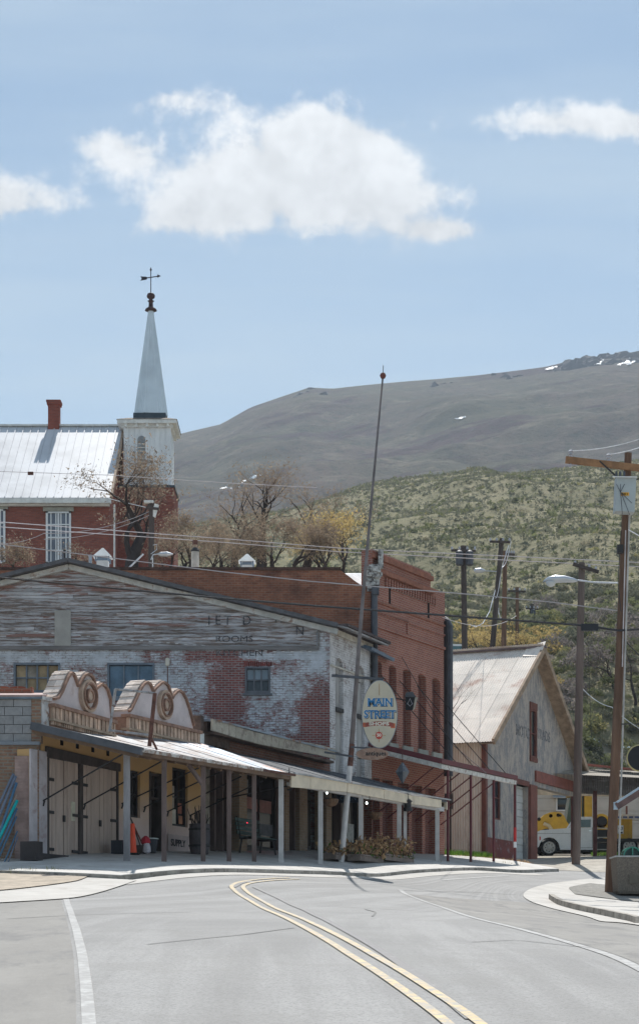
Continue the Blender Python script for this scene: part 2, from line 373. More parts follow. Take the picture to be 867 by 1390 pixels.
xs = np.concatenate([np.arange(-420, -60, 15), np.arange(-60, -16, 2), np.arange(-16, 26, .8), np.arange(26, 80, 2), np.arange(80, 440, 15)])
ys = np.concatenate([np.arange(-300, -20, 20), np.arange(-20, 84, .8), np.arange(84, 122, 1.), [122]])
grid('ground', xs, ys, ground_m)
grid('hillside', np.concatenate([np.arange(-300, -70, 12), np.arange(-70, 110, 2.2), np.arange(110, 420, 12)]), np.concatenate([np.arange(122, 440, 2.5), np.arange(440, 640, 12), [640]]), hill_m)
grid('far_hill', np.concatenate([np.arange(-1600, -300, 60), np.arange(-300, 520, 7.), np.arange(520, 2300, 60)]), np.concatenate([np.arange(640, 2010, 8.), [2040, 2200, 2600, 3400]]), far_m, -.5)

def gp(px, py, Y0=40):       # point of the ground seen at a pixel
    k = (px-433.5)/F; lo, hi = 8., 78.
    ys_ = np.linspace(lo, hi, 700); zz = terrain(k*ys_, ys_); pp = 1300-(zz-1.6)*F/ys_
    i = np.argmax(pp <= py); return (k*ys_[i], ys_[i])
# road: worn chip-seal
m, t, b, pos = base('worn_asphalt')
vr = N(t, 'ShaderNodeVectorRotate', rotation_type='Z_AXIS'); vr.inputs['Angle'].default_value = R(-8); L(t, pos, vr.inputs[0])
mp = N(t, 'ShaderNodeMapping'); mp.inputs['Scale'].default_value = (1.3, .06, 1); at_ = N(t, 'ShaderNodeAttribute', attribute_name='lane'); L(t, at_.outputs['Vector'], mp.inputs[0])
c = mixc(t, mapr(t, noise(t, pos, .35, 6, .65), .3, .7), (.235,.232,.228), (.295,.29,.284))
c = mixc(t, mapr(t, noise(t, mp.outputs[0], 1.1, 6, .65), .42, .62, 0, .6), c, (.36,.355,.35))
c = mixc(t, mapr(t, noise(t, mp.outputs[0], .5, 4, .6), .52, .66, 0, .5), c, (.21,.205,.2))
c = mixc(t, mapr(t, noise(t, pos, 30, 4, .85), .46, .62, 0, .6), c, (.15,.15,.147))
c = mixc(t, mapr(t, noise(t, pos, .9, 5, .65, .6), .50, .62, 0, .28), c, (.22,.215,.205))
c = mixc(t, mapr(t, noise(t, pos, 1.6, 8, .75, 1.2), .62, .72, 0, .35), c, (.22,.21,.2))
L(t, c, b.inputs['Base Color']); b.inputs['Roughness'].default_value = .82; b.inputs['Specular IOR Level'].default_value = .35
bp = N(t, 'ShaderNodeBump'); bp.inputs['Distance'].default_value = .012; bp.inputs['Strength'].default_value = .6
L(t, noise(t, pos, 60, 3, .7), bp.inputs['Height']); L(t, bp.outputs[0], b.inputs['Normal']); road_m = m
KT = 4.15
def s1w(s, tt): p = S1.pt(s, tt, 0); return (p.x, p.y)
left_b = [(-9,-18),(-9.5,10),(-10,25),(-9.3,33)]+[s1w(s, KT) for s in (-5,-2,2,6,10,14,18,21)]+[(8.4,66.5),(12.5,71.3),(20,77.5),(30,84)]
right_b = [(9,-18),(9,10),(8.4,25),(7.4,35),(6.6,41),(5.95,46),(5.55,49.5),(5.5,52),(6.3,54.6),(8.6,57.5),(12,60.8),(20,67),(30,74)]
rd = drape(smooth_pl(left_b, 150), smooth_pl(right_b, 150), 150, 34, .02)
ro = tag(rd.build('road', road_m, smooth=True), kind='structure')
la = ro.data.attributes.new('lane', 'FLOAT_VECTOR', 'POINT')      # metres across and along the carriageway
la.data.foreach_set('vector', np.array([(j*.5, i*.6, 0) for i in range(150) for j in range(34)], dtype=np.float32).ravel())
conc = mat('pale_concrete', (.46,.44,.41), .85, .15, 1.2, .2, c2=(.40,.37,.34), thr=.6, c2s=1.5)
conc2 = mat('worn_kerb_concrete', (.36,.33,.29), .85, .3, 2., .4, c2=(.2,.18,.16), thr=.55, c2s=3)
# sidewalk along the shops, raised slab with kerb face
def w2(fr, s, tt): p = fr.pt(s, tt, 0); return (p.x, p.y)
inner = [s1w(-3, -1), s1w(0, -.6), s1w(8, -.6), s1w(16, -.6), s1w(21, -.6), w2(S3, 4, -.5), w2(S3, 6.5, -.5)]
outer = [s1w(-3, KT-.35), s1w(0, KT-.1), s1w(8, KT-.1), s1w(16, KT-.1), s1w(20.5, KT-.2), (6.6,62.4), (8.1,64.9)]
swk = tag(drape(smooth_pl(inner, 60), smooth_pl(outer, 60), 60, 10, .105, .3).build('sidewalk', conc2), kind='structure')
conc_s = mat('pale_concrete_slab', (.52,.50,.47), .85, .15, 1.2, .2, c2=(.40,.37,.34), thr=.6, c2s=1.5, rnd=.06)
si, so2 = smooth_pl(inner, 241), smooth_pl(outer, 241)
for k in range(20):
    for u0, u1 in ((0, .5), (.503, 1.)):
        a_, b_ = si[k*12:k*12+13].copy(), so2[k*12:k*12+13].copy(); a_[-1] = a_[-1]*.02+a_[-2]*.98 if k % 1 else a_[-1]; cut = slice(0, 13)
        A2 = a_*(1-u0)+b_*u0; B2 = a_*(1-u1)+b_*u1; A2[-1] += (A2[-2]-A2[-1])*.2; B2[-1] += (B2[-2]-B2[-1])*.2
        drape(A2, B2, 13, 6, .12, .014).build('sidewalk_slab', conc_s, swk)
gut = [s1w(s, KT+.12) for s in (-4, 0, 8, 16, 20)]+[(7.2,62.6)]
tag(ribbon(gut, .5, 60, .028).build('gutter', conc, smooth=True), kind='structure')
# concrete apron and dirt in front of the left shops
tag(drape(smooth_pl([s1w(-14, 0), s1w(-8, 0), s1w(-3.05, 0)], 30), smooth_pl([s1w(-14, 5.6), s1w(-8, 5.6), s1w(-3.05, 4.2)], 30), 30, 8, .04).build('driveway_apron', conc, smooth=True), kind='structure')
dirt = mat('tan_dirt', (.40,.34,.27), .95, .25, 3, .4)
tag(drape(smooth_pl([s1w(-9, .6), s1w(-4, .7), s1w(.2, 1.5)], 30), smooth_pl([s1w(-9, 3.6), s1w(-4, 3.4), s1w(.3, 1.8)], 30), 30, 5, .06).build('dirt_patch', dirt, smooth=True), kind='structure')
# corner island on the right
isl_o = [(7.9,30),gp(900,1266),gp(867,1259),gp(800,1247),gp(752,1236),gp(722,1227),gp(709,1219),gp(709,1214),gp(722,1207),gp(745,1201),gp(790,1195),gp(867,1189),(20,66.5)]
isl_i = [(13,30),(12.5,37),(12,41),(11.5,45),(11,48),(11,50),(11.2,51.2),(12,53),(14,55.5),(21,61)]
tag(drape(smooth_pl(isl_o, 90), smooth_pl(isl_i, 90), 90, 10, .04).build('corner_pavement', conc, smooth=True), kind='structure')
kerb_o = [gp(900,1262),gp(867,1254),gp(825,1245),gp(790,1238),gp(765,1231),gp(752,1223)]
kerb_i = [(12,37),(11.5,41),(11.,44.),(10.5,46.),(9.6,49.)]
tag(drape(smooth_pl(kerb_o, 50), smooth_pl(kerb_i, 50), 50, 10, .17, .3).build('raised_sidewalk', conc, smooth=False), kind='structure')
ko = smooth_pl(kerb_o, 50); dd = np.array([.16, .02])
tag(drape(ko-dd, ko-dd*.08, 50, 3, .175, .3).build('kerb', conc2), kind='structure')
tag(drape(smooth_pl([(10.5,50.5),(11,52.5),(13,57)], 20), smooth_pl([gp(780,1216),gp(770,1207),gp(800,1201)], 20), 20, 4, .055).build('gravel_patch', mat('grey_gravel', (.25,.24,.22), .95, .3, 6, .5), smooth=True), kind='structure')
grit = mat('roadside_grit', (.40,.37,.32), .95, .25, 2, .4, c2=(.3,.27,.23), thr=.55, c2s=1.5)
tag(drape(smooth_pl([(6.8,63.2),(8.9,66.6),(13,71.),(20,76.5),(30,83)], 60), smooth_pl([(3.,64),(5,70),(8.5,78),(14,86),(22,92)], 60), 60, 12, .03).build('roadside_gravel', grit, smooth=True), kind='structure')
shl = mat('dusty_shoulder_asphalt', (.235,.225,.21), .85, .2, .8, .5, c2=(.17,.165,.16), thr=.56, c2s=1.2, stretch=(1.2,.35,1))
wl_pts = [(3.0,10),gp(840,1305),gp(700,1262),gp(600,1233),gp(548,1214)]
rsd = smooth_pl([(8.4,10),(8.2,19.5),(7.3,30.),(6.5,39.),(5.75,44.5),(5.45,49.)], 90)
tag(drape(smooth_pl(wl_pts, 90)+np.array([.09, 0]), rsd, 90, 16, .0225).build('road_shoulder', shl, smooth=True), kind='structure')
lsd = smooth_pl([gp(124,1440),gp(118,1350),gp(112,1300),gp(104,1265),gp(96,1240),gp(90,1222),gp(92,1209)], 70)-np.array([.09, 0])
tag(drape(smooth_pl([(-9.3,12),(-9.8,22),(-9.3,30),(-8.7,34.2),(-7.4,36.4),(-6.0,37.6)], 70), lsd, 70, 16, .0225).build('road_shoulder', shl, smooth=True), kind='structure')
# painted lines
yel = mat('faded_yellow_paint', (.60,.47,.27), .8, .2, 4, .1, c2=(.38,.36,.33), thr=.50, c2s=9)
wht = mat('faded_white_paint', (.43,.43,.42), .8, .12, 4, .1, c2=(.32,.315,.31), thr=.47, c2s=6)
tar = mat('crack_sealant', (.10,.10,.105), .6, .3, 4, .1, c2=(.2,.2,.2), thr=.62, c2s=6)
ycl = [gp(690,1450),gp(622,1390),gp(553,1340),gp(490,1300),gp(430,1265),gp(385,1243),gp(350,1226),gp(328,1213),gp(320,1205),gp(330,1200),gp(352,1197),gp(400,1194)]
for k in (-.115, .115):
    p = smooth_pl(ycl, 130); d = np.gradient(p, axis=0); d /= np.hypot(d[:,0], d[:,1])[:,None]; p = p+np.stack([-d[:,1], d[:,0]], -1)*k
    tag(drape(p-np.stack([-d[:,1], d[:,0]], -1)*.043, p+np.stack([-d[:,1], d[:,0]], -1)*.043, 130, 2, .032).build('centre_line', yel), kind='structure')
tag(ribbon([gp(640,1390),gp(580,1340),gp(530,1303),gp(490,1278),gp(450,1256),gp(415,1238),gp(380,1222),gp(345,1206)], .10, 90, .029).build('crack_seal', tar), kind='structure')
tag(ribbon([gp(315,1206),gp(325,1200),gp(345,1198)], .16, 20, .030).build('crack_seal', tar), kind='structure')
tag(ribbon([(3.0,10),gp(840,1305),gp(700,1262),gp(600,1233),gp(548,1214),gp(543,1209)], .12, 80, .026).build('edge_line', wht), kind='structure')
tag(ribbon([gp(600,1196),gp(640,1193),gp(690,1190)], .11, 30, .026).build('edge_line', wht), kind='structure')
tag(ribbon([gp(124,1440),gp(118,1350),gp(112,1300),gp(104,1265),gp(96,1240),gp(90,1222),gp(89,1213),gp(93,1206),gp(105,1200)], .10, 70, .026).build('edge_line', wht), kind='structure')
crk = mat('thin_crack_tar', (.11,.11,.11), .7, .2, 4, .1)
for c_ in ([(2,1212),(70,1210),(150,1213)], [(430,1232),(520,1236),(600,1240)], [(540,1210),(640,1212),(700,1216)], [(10,1250),(110,1244),(260,1240)], [(200,1285),(330,1272),(400,1262)], [(640,1282),(700,1279),(800,1290)],[(495,1236),(510,1240),(505,1246)]):
    tag(ribbon([gp(*q) for q in c_], .035, 24, .027).build('road_crack', crk), kind='structure')
tag(ribbon([gp(50,1193),gp(70,1191),gp(94,1192)], .5, 16, .06).build('storm_drain', mat('dark_drain', (.05,.045,.045), .8)), kind='structure')
sn = mat('old_snow', (.85,.87,.9), .6, .05, .05, .0)
def far_pt(px, py):
    k = (px-433.5)/F; ys_ = np.linspace(640, 2010, 900); zz = terrain(k*ys_, ys_); pp = 1300-(zz-1.6)*F/ys_
    i = int(np.argmax(pp <= py)); i = i if pp[i] <= py else len(ys_)-1; return k*ys_[i], ys_[i], zz[i]
for (x0, y0, x1, y1, r) in ((741,503,757,499,7),(806,497,818,490,7),(838,498,856,488,7),(850,497,864,490,5),(619,571,631,568,2.5),(300,667,332,655,3.),(340,652,352,648,2.5)):
    mb = MB(); a = far_pt(x0, y0); b_ = far_pt(x1, y1); n = 9; vs = []
    for i in range(n):
        q = i/(n-1); x = a[0]*(1-q)+b_[0]*q; y = a[1]*(1-q)+b_[1]*q; wd = r*(math.sin(math.pi*(q*.9+.05)))*random.uniform(.6, 1.3)
        for s_ in (-1, 0, 1): yy_ = y+s_*wd*1.1; vs.append((x+random.uniform(-2, 2), yy_, G(x, yy_)+1.2+(s_ == 0)*.7))
    mb.add(vs, [(i*3+j, i*3+j+1, i*3+j+4, i*3+j+3) for i in range(n-1) for j in range(2)])
    tag(mb.build('snow_patch', sn, smooth=True), kind='structure')
# jagged dark rimrock on the summit
rock = mat('dark_rimrock', (.055,.05,.055), .95, .4, .1, .4)
mb = MB(); 
for i in range(150):
    px = random.uniform(748, 870) if i < 115 else random.choice([random.uniform(580,612), random.uniform(650,700), random.uniform(400,440)])
    x = (px-433.5)/F*1985; y = 1985+random.uniform(-70, 5); z = G(x, y)-4; r = random.uniform(4, 9)*(1 if i < 115 else .8)
    k = [(math.cos(q)*r*random.uniform(.6, 1.5), math.sin(q)*r*random.uniform(.6, 1.2)) for q in np.linspace(0, 6.28, 7)[:-1]]
    vs = [(x+a*1.6, y+b_, z-3) for a, b_ in k]+[(x+a*.7, y+b_*.7, z+random.uniform(.3, .85)*r) for a, b_ in k]
    mb.add(vs, [tuple(range(6, 12))]+[(j, (j+1) % 6, 6+(j+1) % 6, 6+j) for j in range(6)])
tag(mb.build('rock_ledge', rock), kind='stuff')

# ---------------------------------------------------------------- sagebrush
def scrub(name, m, n, ysel, rad, tri, leaf, seed, pxr=(150, 1000), dens=None):
    rs = np.random.RandomState(seed)
    y = ysel(rs.uniform(0, 1, n)); px = rs.uniform(*pxr, n); x = (px-433.5)/F*y
    if dens is not None: k = dens(x, y, rs); x, y = x[k], y[k]; n = len(x)
    z = terrain(x, y); r = rs.uniform(*rad, n)*(1+.3*rs.randn(n)).clip(.5, 1.7)
    d = rs.randn(n, tri, 3); d /= np.linalg.norm(d, axis=2)[..., None]; d[..., 2] = np.abs(d[..., 2])
    q = d*(.5+.5*rs.uniform(0, 1, (n, tri, 1))**.5); c = np.stack([x, y, z], -1)[:, None, :]+q*r[:, None, None]*np.array([1, 1, .85])
    ls = (leaf*r)[:, None, None]
    a = rs.randn(n, tri, 3)*ls; b_ = rs.randn(n, tri, 3)*ls
    v = np.stack([c-a*.6, c+a*.6+b_*.2, c+b_], 2).reshape(-1, 3)
    me = bpy.data.meshes.new(name); nt_ = n*tri
    me.vertices.add(nt_*3); me.vertices.foreach_set('co', v.astype(np.float32).ravel())
    me.loops.add(nt_*3); me.loops.foreach_set('vertex_index', np.arange(nt_*3, dtype=np.int32))
    me.polygons.add(nt_); me.polygons.foreach_set('loop_start', np.arange(0, nt_*3, 3, dtype=np.int32)); 
    me.update(calc_edges=True); me.materials.append(m)
    o = bpy.data.objects.new(name, me); COL.objects.link(o); return tag(o, kind='stuff')
def leafm(name, ca, cb, cc=None, scale=.6):
    m, t, b, pos = base(name)
    c = mixc(t, mapr(t, noise(t, pos, scale, 3, .6), .35, .65), ca, cb)
    if cc: c = mixc(t, mapr(t, noise(t, pos, scale*.55, 3, .6), .58, .66), c, cc)
    L(t, c, b.inputs['Base Color']); b.inputs['Roughness'].default_value = .9; b.inputs['Specular IOR Level'].default_value = .15
    tr = N(t, 'ShaderNodeBsdfTranslucent'); L(t, c, tr.inputs['Color']); ms = N(t, 'ShaderNodeMixShader'); ms.inputs[0].default_value = .42
    L(t, b.outputs[0], ms.inputs[1]); L(t, tr.outputs[0], ms.inputs[2]); L(t, ms.outputs[0], t.nodes['Material Output'].inputs['Surface'])
    return m
sage1 = leafm('sage_leaves', (.125,.135,.10), (.19,.19,.14), (.27,.245,.17), .5)
sage2 = leafm('green_scrub', (.135,.15,.075), (.20,.215,.11), (.31,.28,.13), .6)
grey_b = leafm('grey_brush', (.17,.15,.145), (.27,.24,.22), None, .8)
yl = leafm('yellow_catkins', (.50,.37,.16), (.38,.3,.13), (.3,.22,.13), 1.2)
sc_o = scrub('sagebrush', sage1, 27000, lambda u: 165+(445-165)*u**.85, (.16, .42), 13, .4, 11)
sc_o2 = scrub('green_scrub', sage2, 7000, lambda u: 150+(440-150)*u, (.14, .5), 16, .38, 12)
sc_o3 = scrub('sagebrush', sage1, 520, lambda u: 104+(185-104)*u, (.35, .95), 420, .10, 13, (560, 960), lambda x, y, rs: (x > 11)|(y > 122))
sc_o4 = scrub('green_scrub', sage2, 640, lambda u: 104+(165-104)*u, (.3, .8), 380, .10, 14, (560, 960), lambda x, y, rs: (x > 11)|(y > 122))
sc_o5 = scrub('grey_brush', grey_b, 70, lambda u: 122+(170-122)*u, (.5, 1.3), 420, .08, 15, (740, 930))
sc_o6 = scrub('yellow_brush', yl, 70, lambda u: 124+(150-124)*u, (.6, 1.3), 420, .07, 16, (628, 752))

# ================================================================ CHURCH
CY = 113.
ch_org = P(100, 800, CY)
church = thing('church', ch_org, 'brick church with white standing seam roof and tall white metal spire behind the shops', 'church')
brk_ch = brick('church_brick', 0, (.33,.11,.08), (.24,.075,.06), (.22,.13,.11), rows=.09, bw=.26, stain=.2)
white_p = mat('white_painted_wood', (.74,.76,.78), .6, .1, 2., .1, stretch=(1,1,.3))
white_w = mat('weathered_white_trim', (.70,.70,.68), .7, .15, 3., .15)
seam = mat('white_roof_metal', (.60,.61,.64), .5, .12, .6, .02, spec=.3)
spire_m = mat('spire_metal', (.68,.74,.78), .45, .08, .8, .02, metal=.35)
tin_dk = mat('dark_flashing', (.05,.07,.09), .5, .3, 2)
def cz(py, Y): return 1.6+(1300-py)/F*Y
def cx(px, Y): return (px-433.5)/F*Y
RY0, RY1 = 106.2, 119.8; FRc = Fr(0, CY, 1, 0)
zr, ze = cz(579, CY), cz(674, RY0)
xr = cx(168, CY)
body = MB(); gz = G(-14, 108)-2
# body with gable at the right end (prism along X)
pr = [(RY0+.3, gz), (RY1-.3, gz), (RY1-.3, ze-.05), (CY, zr-.25), (RY0+.3, ze-.05)]
vs = [(-27, y, z) for y, z in pr]+[(xr-.15, y, z) for y, z in pr]
body.add(vs, [(0,1,2,3,4),(9,8,7,6,5)]+[(i, (i+1) % 5, 5+(i+1) % 5, 5+i) for i in range(5)])
body.build('wall', brk_ch, church)
# standing seam panels
rib_me = None; nrib = 34; x0r = -26.9
for side, yE in ((1, RY0-.25), (-1, RY1+.25)):
    a = Vector((0, yE, ze-.12)); c_ = Vector((0, CY, zr)); mbp = MB(); wd = (xr-x0r)/nrib
    mbp.slab([(0, a.y, a.z), (wd-.01, a.y, a.z), (wd-.01, CY, zr), (0, CY, zr)], .05)
    mbp.add([(0, a.y, a.z+.0), (.05, a.y, a.z), (.05, CY, zr), (0, CY, zr), (0, a.y, a.z+.07), (.05, a.y, a.z+.07), (.05, CY, zr+.07), (0, CY, zr+.07)], [(0,4,7,3),(4,5,6,7),(1,2,6,5),(0,1,5,4)])
    me = bpy.data.meshes.new('roof_panel'); me.from_pydata([tuple(v) for v in mbp.v], [], mbp.f); me.materials.append(seam)
    for i in range(nrib): place('roof_panel', me, church, Matrix.Translation((x0r+i*wd, 0, 0)))
rc = MB(); rc.bar((x0r, CY, zr+.05), (xr+.05, CY, zr+.05), .35, .1); rc.build('ridge_cap', white_w, church)
ev = MB(); ev.box(FRc, x0r, xr+.02, CY-RY0+.02, CY-RY0+.3, ze-.42, ze-.16); ev.box(FRc, x0r, xr-.1, CY-RY0-.27, CY-RY0+.0, ze-.5, ze-.3); ev.build('eave_trim', white_w, church)
rk = MB(); rk.bar((xr+.03, RY0-.25, ze-.16), (xr+.03, CY, zr-.04), .12, .25); rk.build('rake_board', mat('tan_rake_board', (.35,.25,.18), .8, .2), church)
# chimney
chx0, chx1 = cx(66.5, CY), cx(81.5, CY); zt = cz(545, CY)
chm = MB(); chm.box(FRc, chx0, chx1, -.35, .3, zr-.6, zt-.25); chm.box(FRc, chx0-.07, chx1+.07, -.42, .37, zt-.25, zt-.12); chm.box(FRc, chx0-.1, chx1+.1, -.45, .4, zt-.12, zt)
cho = chm.build('chimney', brick('chimney_brick', 0, (.34,.09,.06), (.24,.06,.045), (.2,.12,.1), rows=.09, bw=.25, stain=.2), church)
# windows
glassd = gloss('dark_glass', (.03,.035,.045), .08, .5)
pane_m = gloss('grey_pane', (.14,.16,.20), .15, .5)
lint = mat('grey_stone', (.33,.32,.28), .85, .2, 2, .2)
def church_window(x0, x1, y0, y1, cols, rows_):
    Yw = RY0+.3; fr = front(x0, Yw); s1 = (x1-x0)/F*Yw; z1, z0 = cz(y0, Yw), cz(y1, Yw)
    f = MB(); f.box(fr, 0, s1, .0, .12, z0, z0+.08); f.box(fr, 0, s1, .0, .12, z1-.08, z1); f.box(fr, 0, .11, .0, .12, z0, z1); f.box(fr, s1-.11, s1, .0, .12, z0, z1)
    f.box(fr, s1/2-.05, s1/2+.05, 0, .11, z0, z1)
    wo = f.build('window', white_p, church)
    hb = MB()
    for i in range(1, cols): hb.box(fr, i*s1/cols-.03, i*s1/cols+.03, .03, .09, z0, z1)
    for i in range(1, rows_):
        zz = z0+(z1-z0)*i/rows_; hb.box(fr, 0, s1, .03, .1, zz-.035, zz+.035)
    hb.build('glazing_bars', white_p, wo)
    for i in range(cols):
        for j in range(rows_):
            piece('pane', pane_m, wo, fr, i*s1/cols+.02, (i+1)*s1/cols-.02, .012, .03, z0+(z1-z0)*j/rows_+.02, z0+(z1-z0)*(j+1)/rows_-.02)
    lt = MB(); lt.box(fr, -.15, s1+.15, 0, .14, z1+.02, z1+.24); lt.build('lintel', lint, church)
church_window(63, 97, 695, 765, 5, 4); church_window(-26, 8, 692, 765, 5, 4)
# tower
TY = CY-1.55; tf = front(202, TY); tx = lambda px: cx(px, TY)-tf.ox
TB = MB(); TB.box(tf, tx(161), tx(236.5), -3.1, .22, gz, cz(663, TY)); TB.build('tower_base', brk_ch, church)
TC = MB(); TC.box(tf, tx(159.5), tx(238), -3.2, .3, cz(663, TY), cz(660, TY)); TC.build('base_flashing', tin_dk, church)
hw = (tx(231.5)-tx(169))/2; tc_ = (tx(231.5)+tx(169))/2
tw = MB(); tw.box(tf, tc_-hw, tc_+hw, -hw*2, 0, cz(660, TY), cz(575, TY)); two = tw.build('tower', white_p, church)
for i in range(9):
    s_ = tc_-hw+(2*hw)*(i+.5)/9; piece('board', white_p, two, tf, s_-hw/9*.97, s_+hw/9*.97, .001, .03+.004*(i % 2), cz(659, TY), cz(578, TY))
for s_ in (tc_-hw+.1, tc_+hw-.1, tc_-.2): piece('corner_board', white_p, two, tf, s_-.13, s_+.13, .03, .075, cz(660, TY), cz(577, TY))
cn = MB(); cn.box(tf, tc_-hw-.15, tc_+hw+.15, -2*hw-.15, .15, cz(581, TY), cz(576.5, TY)); cn.box(tf, tc_-hw-.38, tc_+hw+.38, -2*hw-.38, .38, cz(576.5, TY), cz(571.5, TY)); cn.build('cornice', white_w, church)
for i in range(5):
    s_ = tc_-hw+.12+(2*hw-.24)*i/4; piece('bracket', white_w, church, tf, s_-.07, s_+.07, .15, .32, cz(581, TY), cz(576.6, TY))
hr = MB(); z0, z1 = cz(571.4, TY), cz(565.5, TY); a_ = hw+.42; b_ = hw*.82; cy_ = TY+hw
q0 = [(-a_, -a_), (a_, -a_), (a_, a_), (-a_, a_)]; q1 = [(-b_, -b_), (b_, -b_), (b_, b_), (-b_, b_)]
ctx = tf.ox+tc_
hr.add([(ctx+x, cy_+y, z0) for x, y in q0]+[(ctx+x, cy_+y, z1) for x, y in q1], [(0,1,5,4),(1,2,6,5),(2,3,7,6),(3,0,4,7),(4,5,6,7),(3,2,1,0)])
hr.build('skirt_roof', mat('brown_shingle', (.20,.16,.13), .9, .4, 8, .4, c2=(.35,.3,.26), thr=.58, c2s=8), church)
db = MB(); b2 = (cx(223.5, TY)-cx(181, TY))/2; scx = (cx(223.5, TY)+cx(181, TY))/2
db.add([(scx+x*b2*1.04, cy_+y*b2*1.04, z_) for z_ in (z1-.1, z1+.34) for x, y in ((-1,-1),(1,-1),(1,1),(-1,1))], [(0,1,5,4),(1,2,6,5),(2,3,7,6),(3,0,4,7),(4,5,6,7)]); db.build('spire_curb', tin_dk, church)
zb = z1+.34; ztp = cz(411, TY); rb, rt = b2*1.05, b2*.12
sp_ = MB(); ang0 = R(22.5+6); oct_ = lambda r, z: [(scx+math.cos(ang0+R(45)*k)*r*1.08, cy_+math.sin(ang0+R(45)*k)*r*1.08, z) for k in range(8)]
sp_.add(oct_(rb, zb)+oct_(rt, ztp), [(k, (k+1) % 8, 8+(k+1) % 8, 8+k) for k in range(8)]+[tuple(range(8, 16)), tuple(range(7, -1, -1))]); spo = sp_.build('spire', spire_m, church)
sr = MB(); A0, A1 = oct_(rb, zb), oct_(rt, ztp)
for k in range(8):
    for j in range(5):
        q = j/5.; p0 = Vector(A0[k])*(1-q)+Vector(A0[(k+1) % 8])*q; p1 = Vector(A1[k])*(1-q)+Vector(A1[(k+1) % 8])*q
        if j and j != 2 and j != 3: p1 = p0.lerp(p1, .75)
        sr.bar(p0, p1, .05 if j else .08, .07)
sr.build('standing_seam', spire_m, spo)
fin = MB(); fin.lathe((scx, cy_, ztp), [(.2,-.05),(.36,.0),(.3,.1),(.14,.2),(.12,.5),(.2,.55),(.1,.62),(.12,.68),(.22,.75),(.25,.86),(.2,.98),(.05,1.05)], 14)
fin.build('finial', mat('rusted_finial', (.06,.03,.03), .6, .4, 5), church, smooth=True)
zv = ztp+1.; vn = MB(); vn.tube([(scx, cy_, zv), (scx, cy_, cz(352, TY))], .03, 6); zA = cz(366, TY)
vn.bar((scx-.55, cy_, zA-.05), (scx+.5, cy_, zA+.1), .04, .05)
vn.prism(Fr(scx, cy_, 1, .0), [(-.62, zA-.17), (-.25, zA-.1), (-.2, zA-.02), (-.25, zA+.06), (-.62, zA+.08), (-.52, zA-.05)], -.02, .02)
vn.prism(Fr(scx, cy_, 1, .0), [(.38, zA+.0), (.58, zA+.11), (.38, zA+.2)], -.02, .02)
vn.lathe((scx, cy_, cz(355, TY)), [(.01,-.12),(.07,0),(.01,.12)], 8)
vn.build('weathervane', mat('vane_metal', (.07,.06,.08), .5, .2, 3), church)
lv = MB(); ls0, ls1 = tx(187), tx(198); lz0, lz1 = cz(648, TY), cz(592, TY)
arc = [(ls0, lz0), (ls1, lz0), (ls1, lz1-.25)]+[((ls0+ls1)/2+(ls1-ls0)/2*math.cos(q), lz1-.25+.25*math.sin(q)) for q in np.linspace(.3, 2.85, 7)]+[(ls0, lz1-.25)]
lv.prism(tf, arc, .05, .1); lvo = lv.build('louvre', mat('grey_louvre', (.30,.32,.34), .7), church)
for i in range(20):
    zz = lz0+(lz1-.3-lz0)*i/20; piece('slat', MATS['grey_louvre'] if i % 2 else white_w, lvo, tf, ls0+.03, ls1-.03, .1, .13, zz, zz+.055)
lf = MB(); lf.box(tf, ls0-.1, ls0, .076, .14, lz0, lz1-.2); lf.box(tf, ls1, ls1+.1, .076, .14, lz0, lz1-.2); lf.build('louvre_frame', white_p, church)
pipe_ = MB(); pipe_.tube([(cx(155, RY0), RY0+.2, ze-.4), (cx(155, RY0), RY0+.2, gz+2)], .06, 6); pipe_.build('downpipe', white_w, church)
# ================================================================ COMMON WALL TOOLS
def holes_wall(mb, fr, s0, s1, z0, z1, ops, t0, t1, arch=0.):
    """wall between s0..s1 with openings (a, b, zb, zt) that never overlap in s"""
    cur = s0
    for a, b, zb, zt in sorted(ops):
        if a > cur: mb.box(fr, cur, a, t0, t1, z0, z1)
        if zb > z0+.01: mb.box(fr, a, b, t0, t1, z0, zb)
        if zt < z1-.01:
            if arch:
                r = (b-a)/2; h = arch; n = 8; c = (a+b)/2
                p = [(a, z1), (a, zt-h)]+[(c-r*math.cos(q), zt-h+h*math.sin(q)) for q in np.linspace(0, math.pi, n+1)[1:-1]]+[(b, zt-h), (b, z1)]
                for i in range(1, len(p)-2):
                    mb.prism(fr, [(p[i][0], z1), p[i], p[i+1], (p[i+1][0], z1)], t0, t1)
            else: mb.box(fr, a, b, t0, t1, zt, z1)
        cur = b
    if s1 > cur: mb.box(fr, cur, s1, t0, t1, z0, z1)
def pr_(fr, x0, x1, yt, yb, t=0):
    """pixel rectangle on a frame plane -> s0, s1, z0, z1 (levels taken at x0)"""
    a, zt = fr.pix(x0, yt, t); _, zb = fr.pix(x0, yb, t); b, _ = fr.pix(x1, yt, t)
    return a, b, zb, zt
def corr(name, wd, h, n, amp, m):
    k = n*4+1; v = []
    for i in range(k):
        x = wd*i/(k-1); y = amp*math.sin(2*math.pi*i/4); v += [(x, y, 0), (x, y, h)]
    for i in range(k):
        x = wd*i/(k-1); y = amp*math.sin(2*math.pi*i/4)+.01; v += [(x, y, 0), (x, y, h)]
    o = 2*k; f = [(2*i, 2*i+2, 2*i+3, 2*i+1) for i in range(k-1)]+[(o+2*i+1, o+2*i+3, o+2*i+2, o+2*i) for i in range(k-1)]
    me = bpy.data.meshes.new(name); me.from_pydata(v, [], f); me.materials.append(m); return me
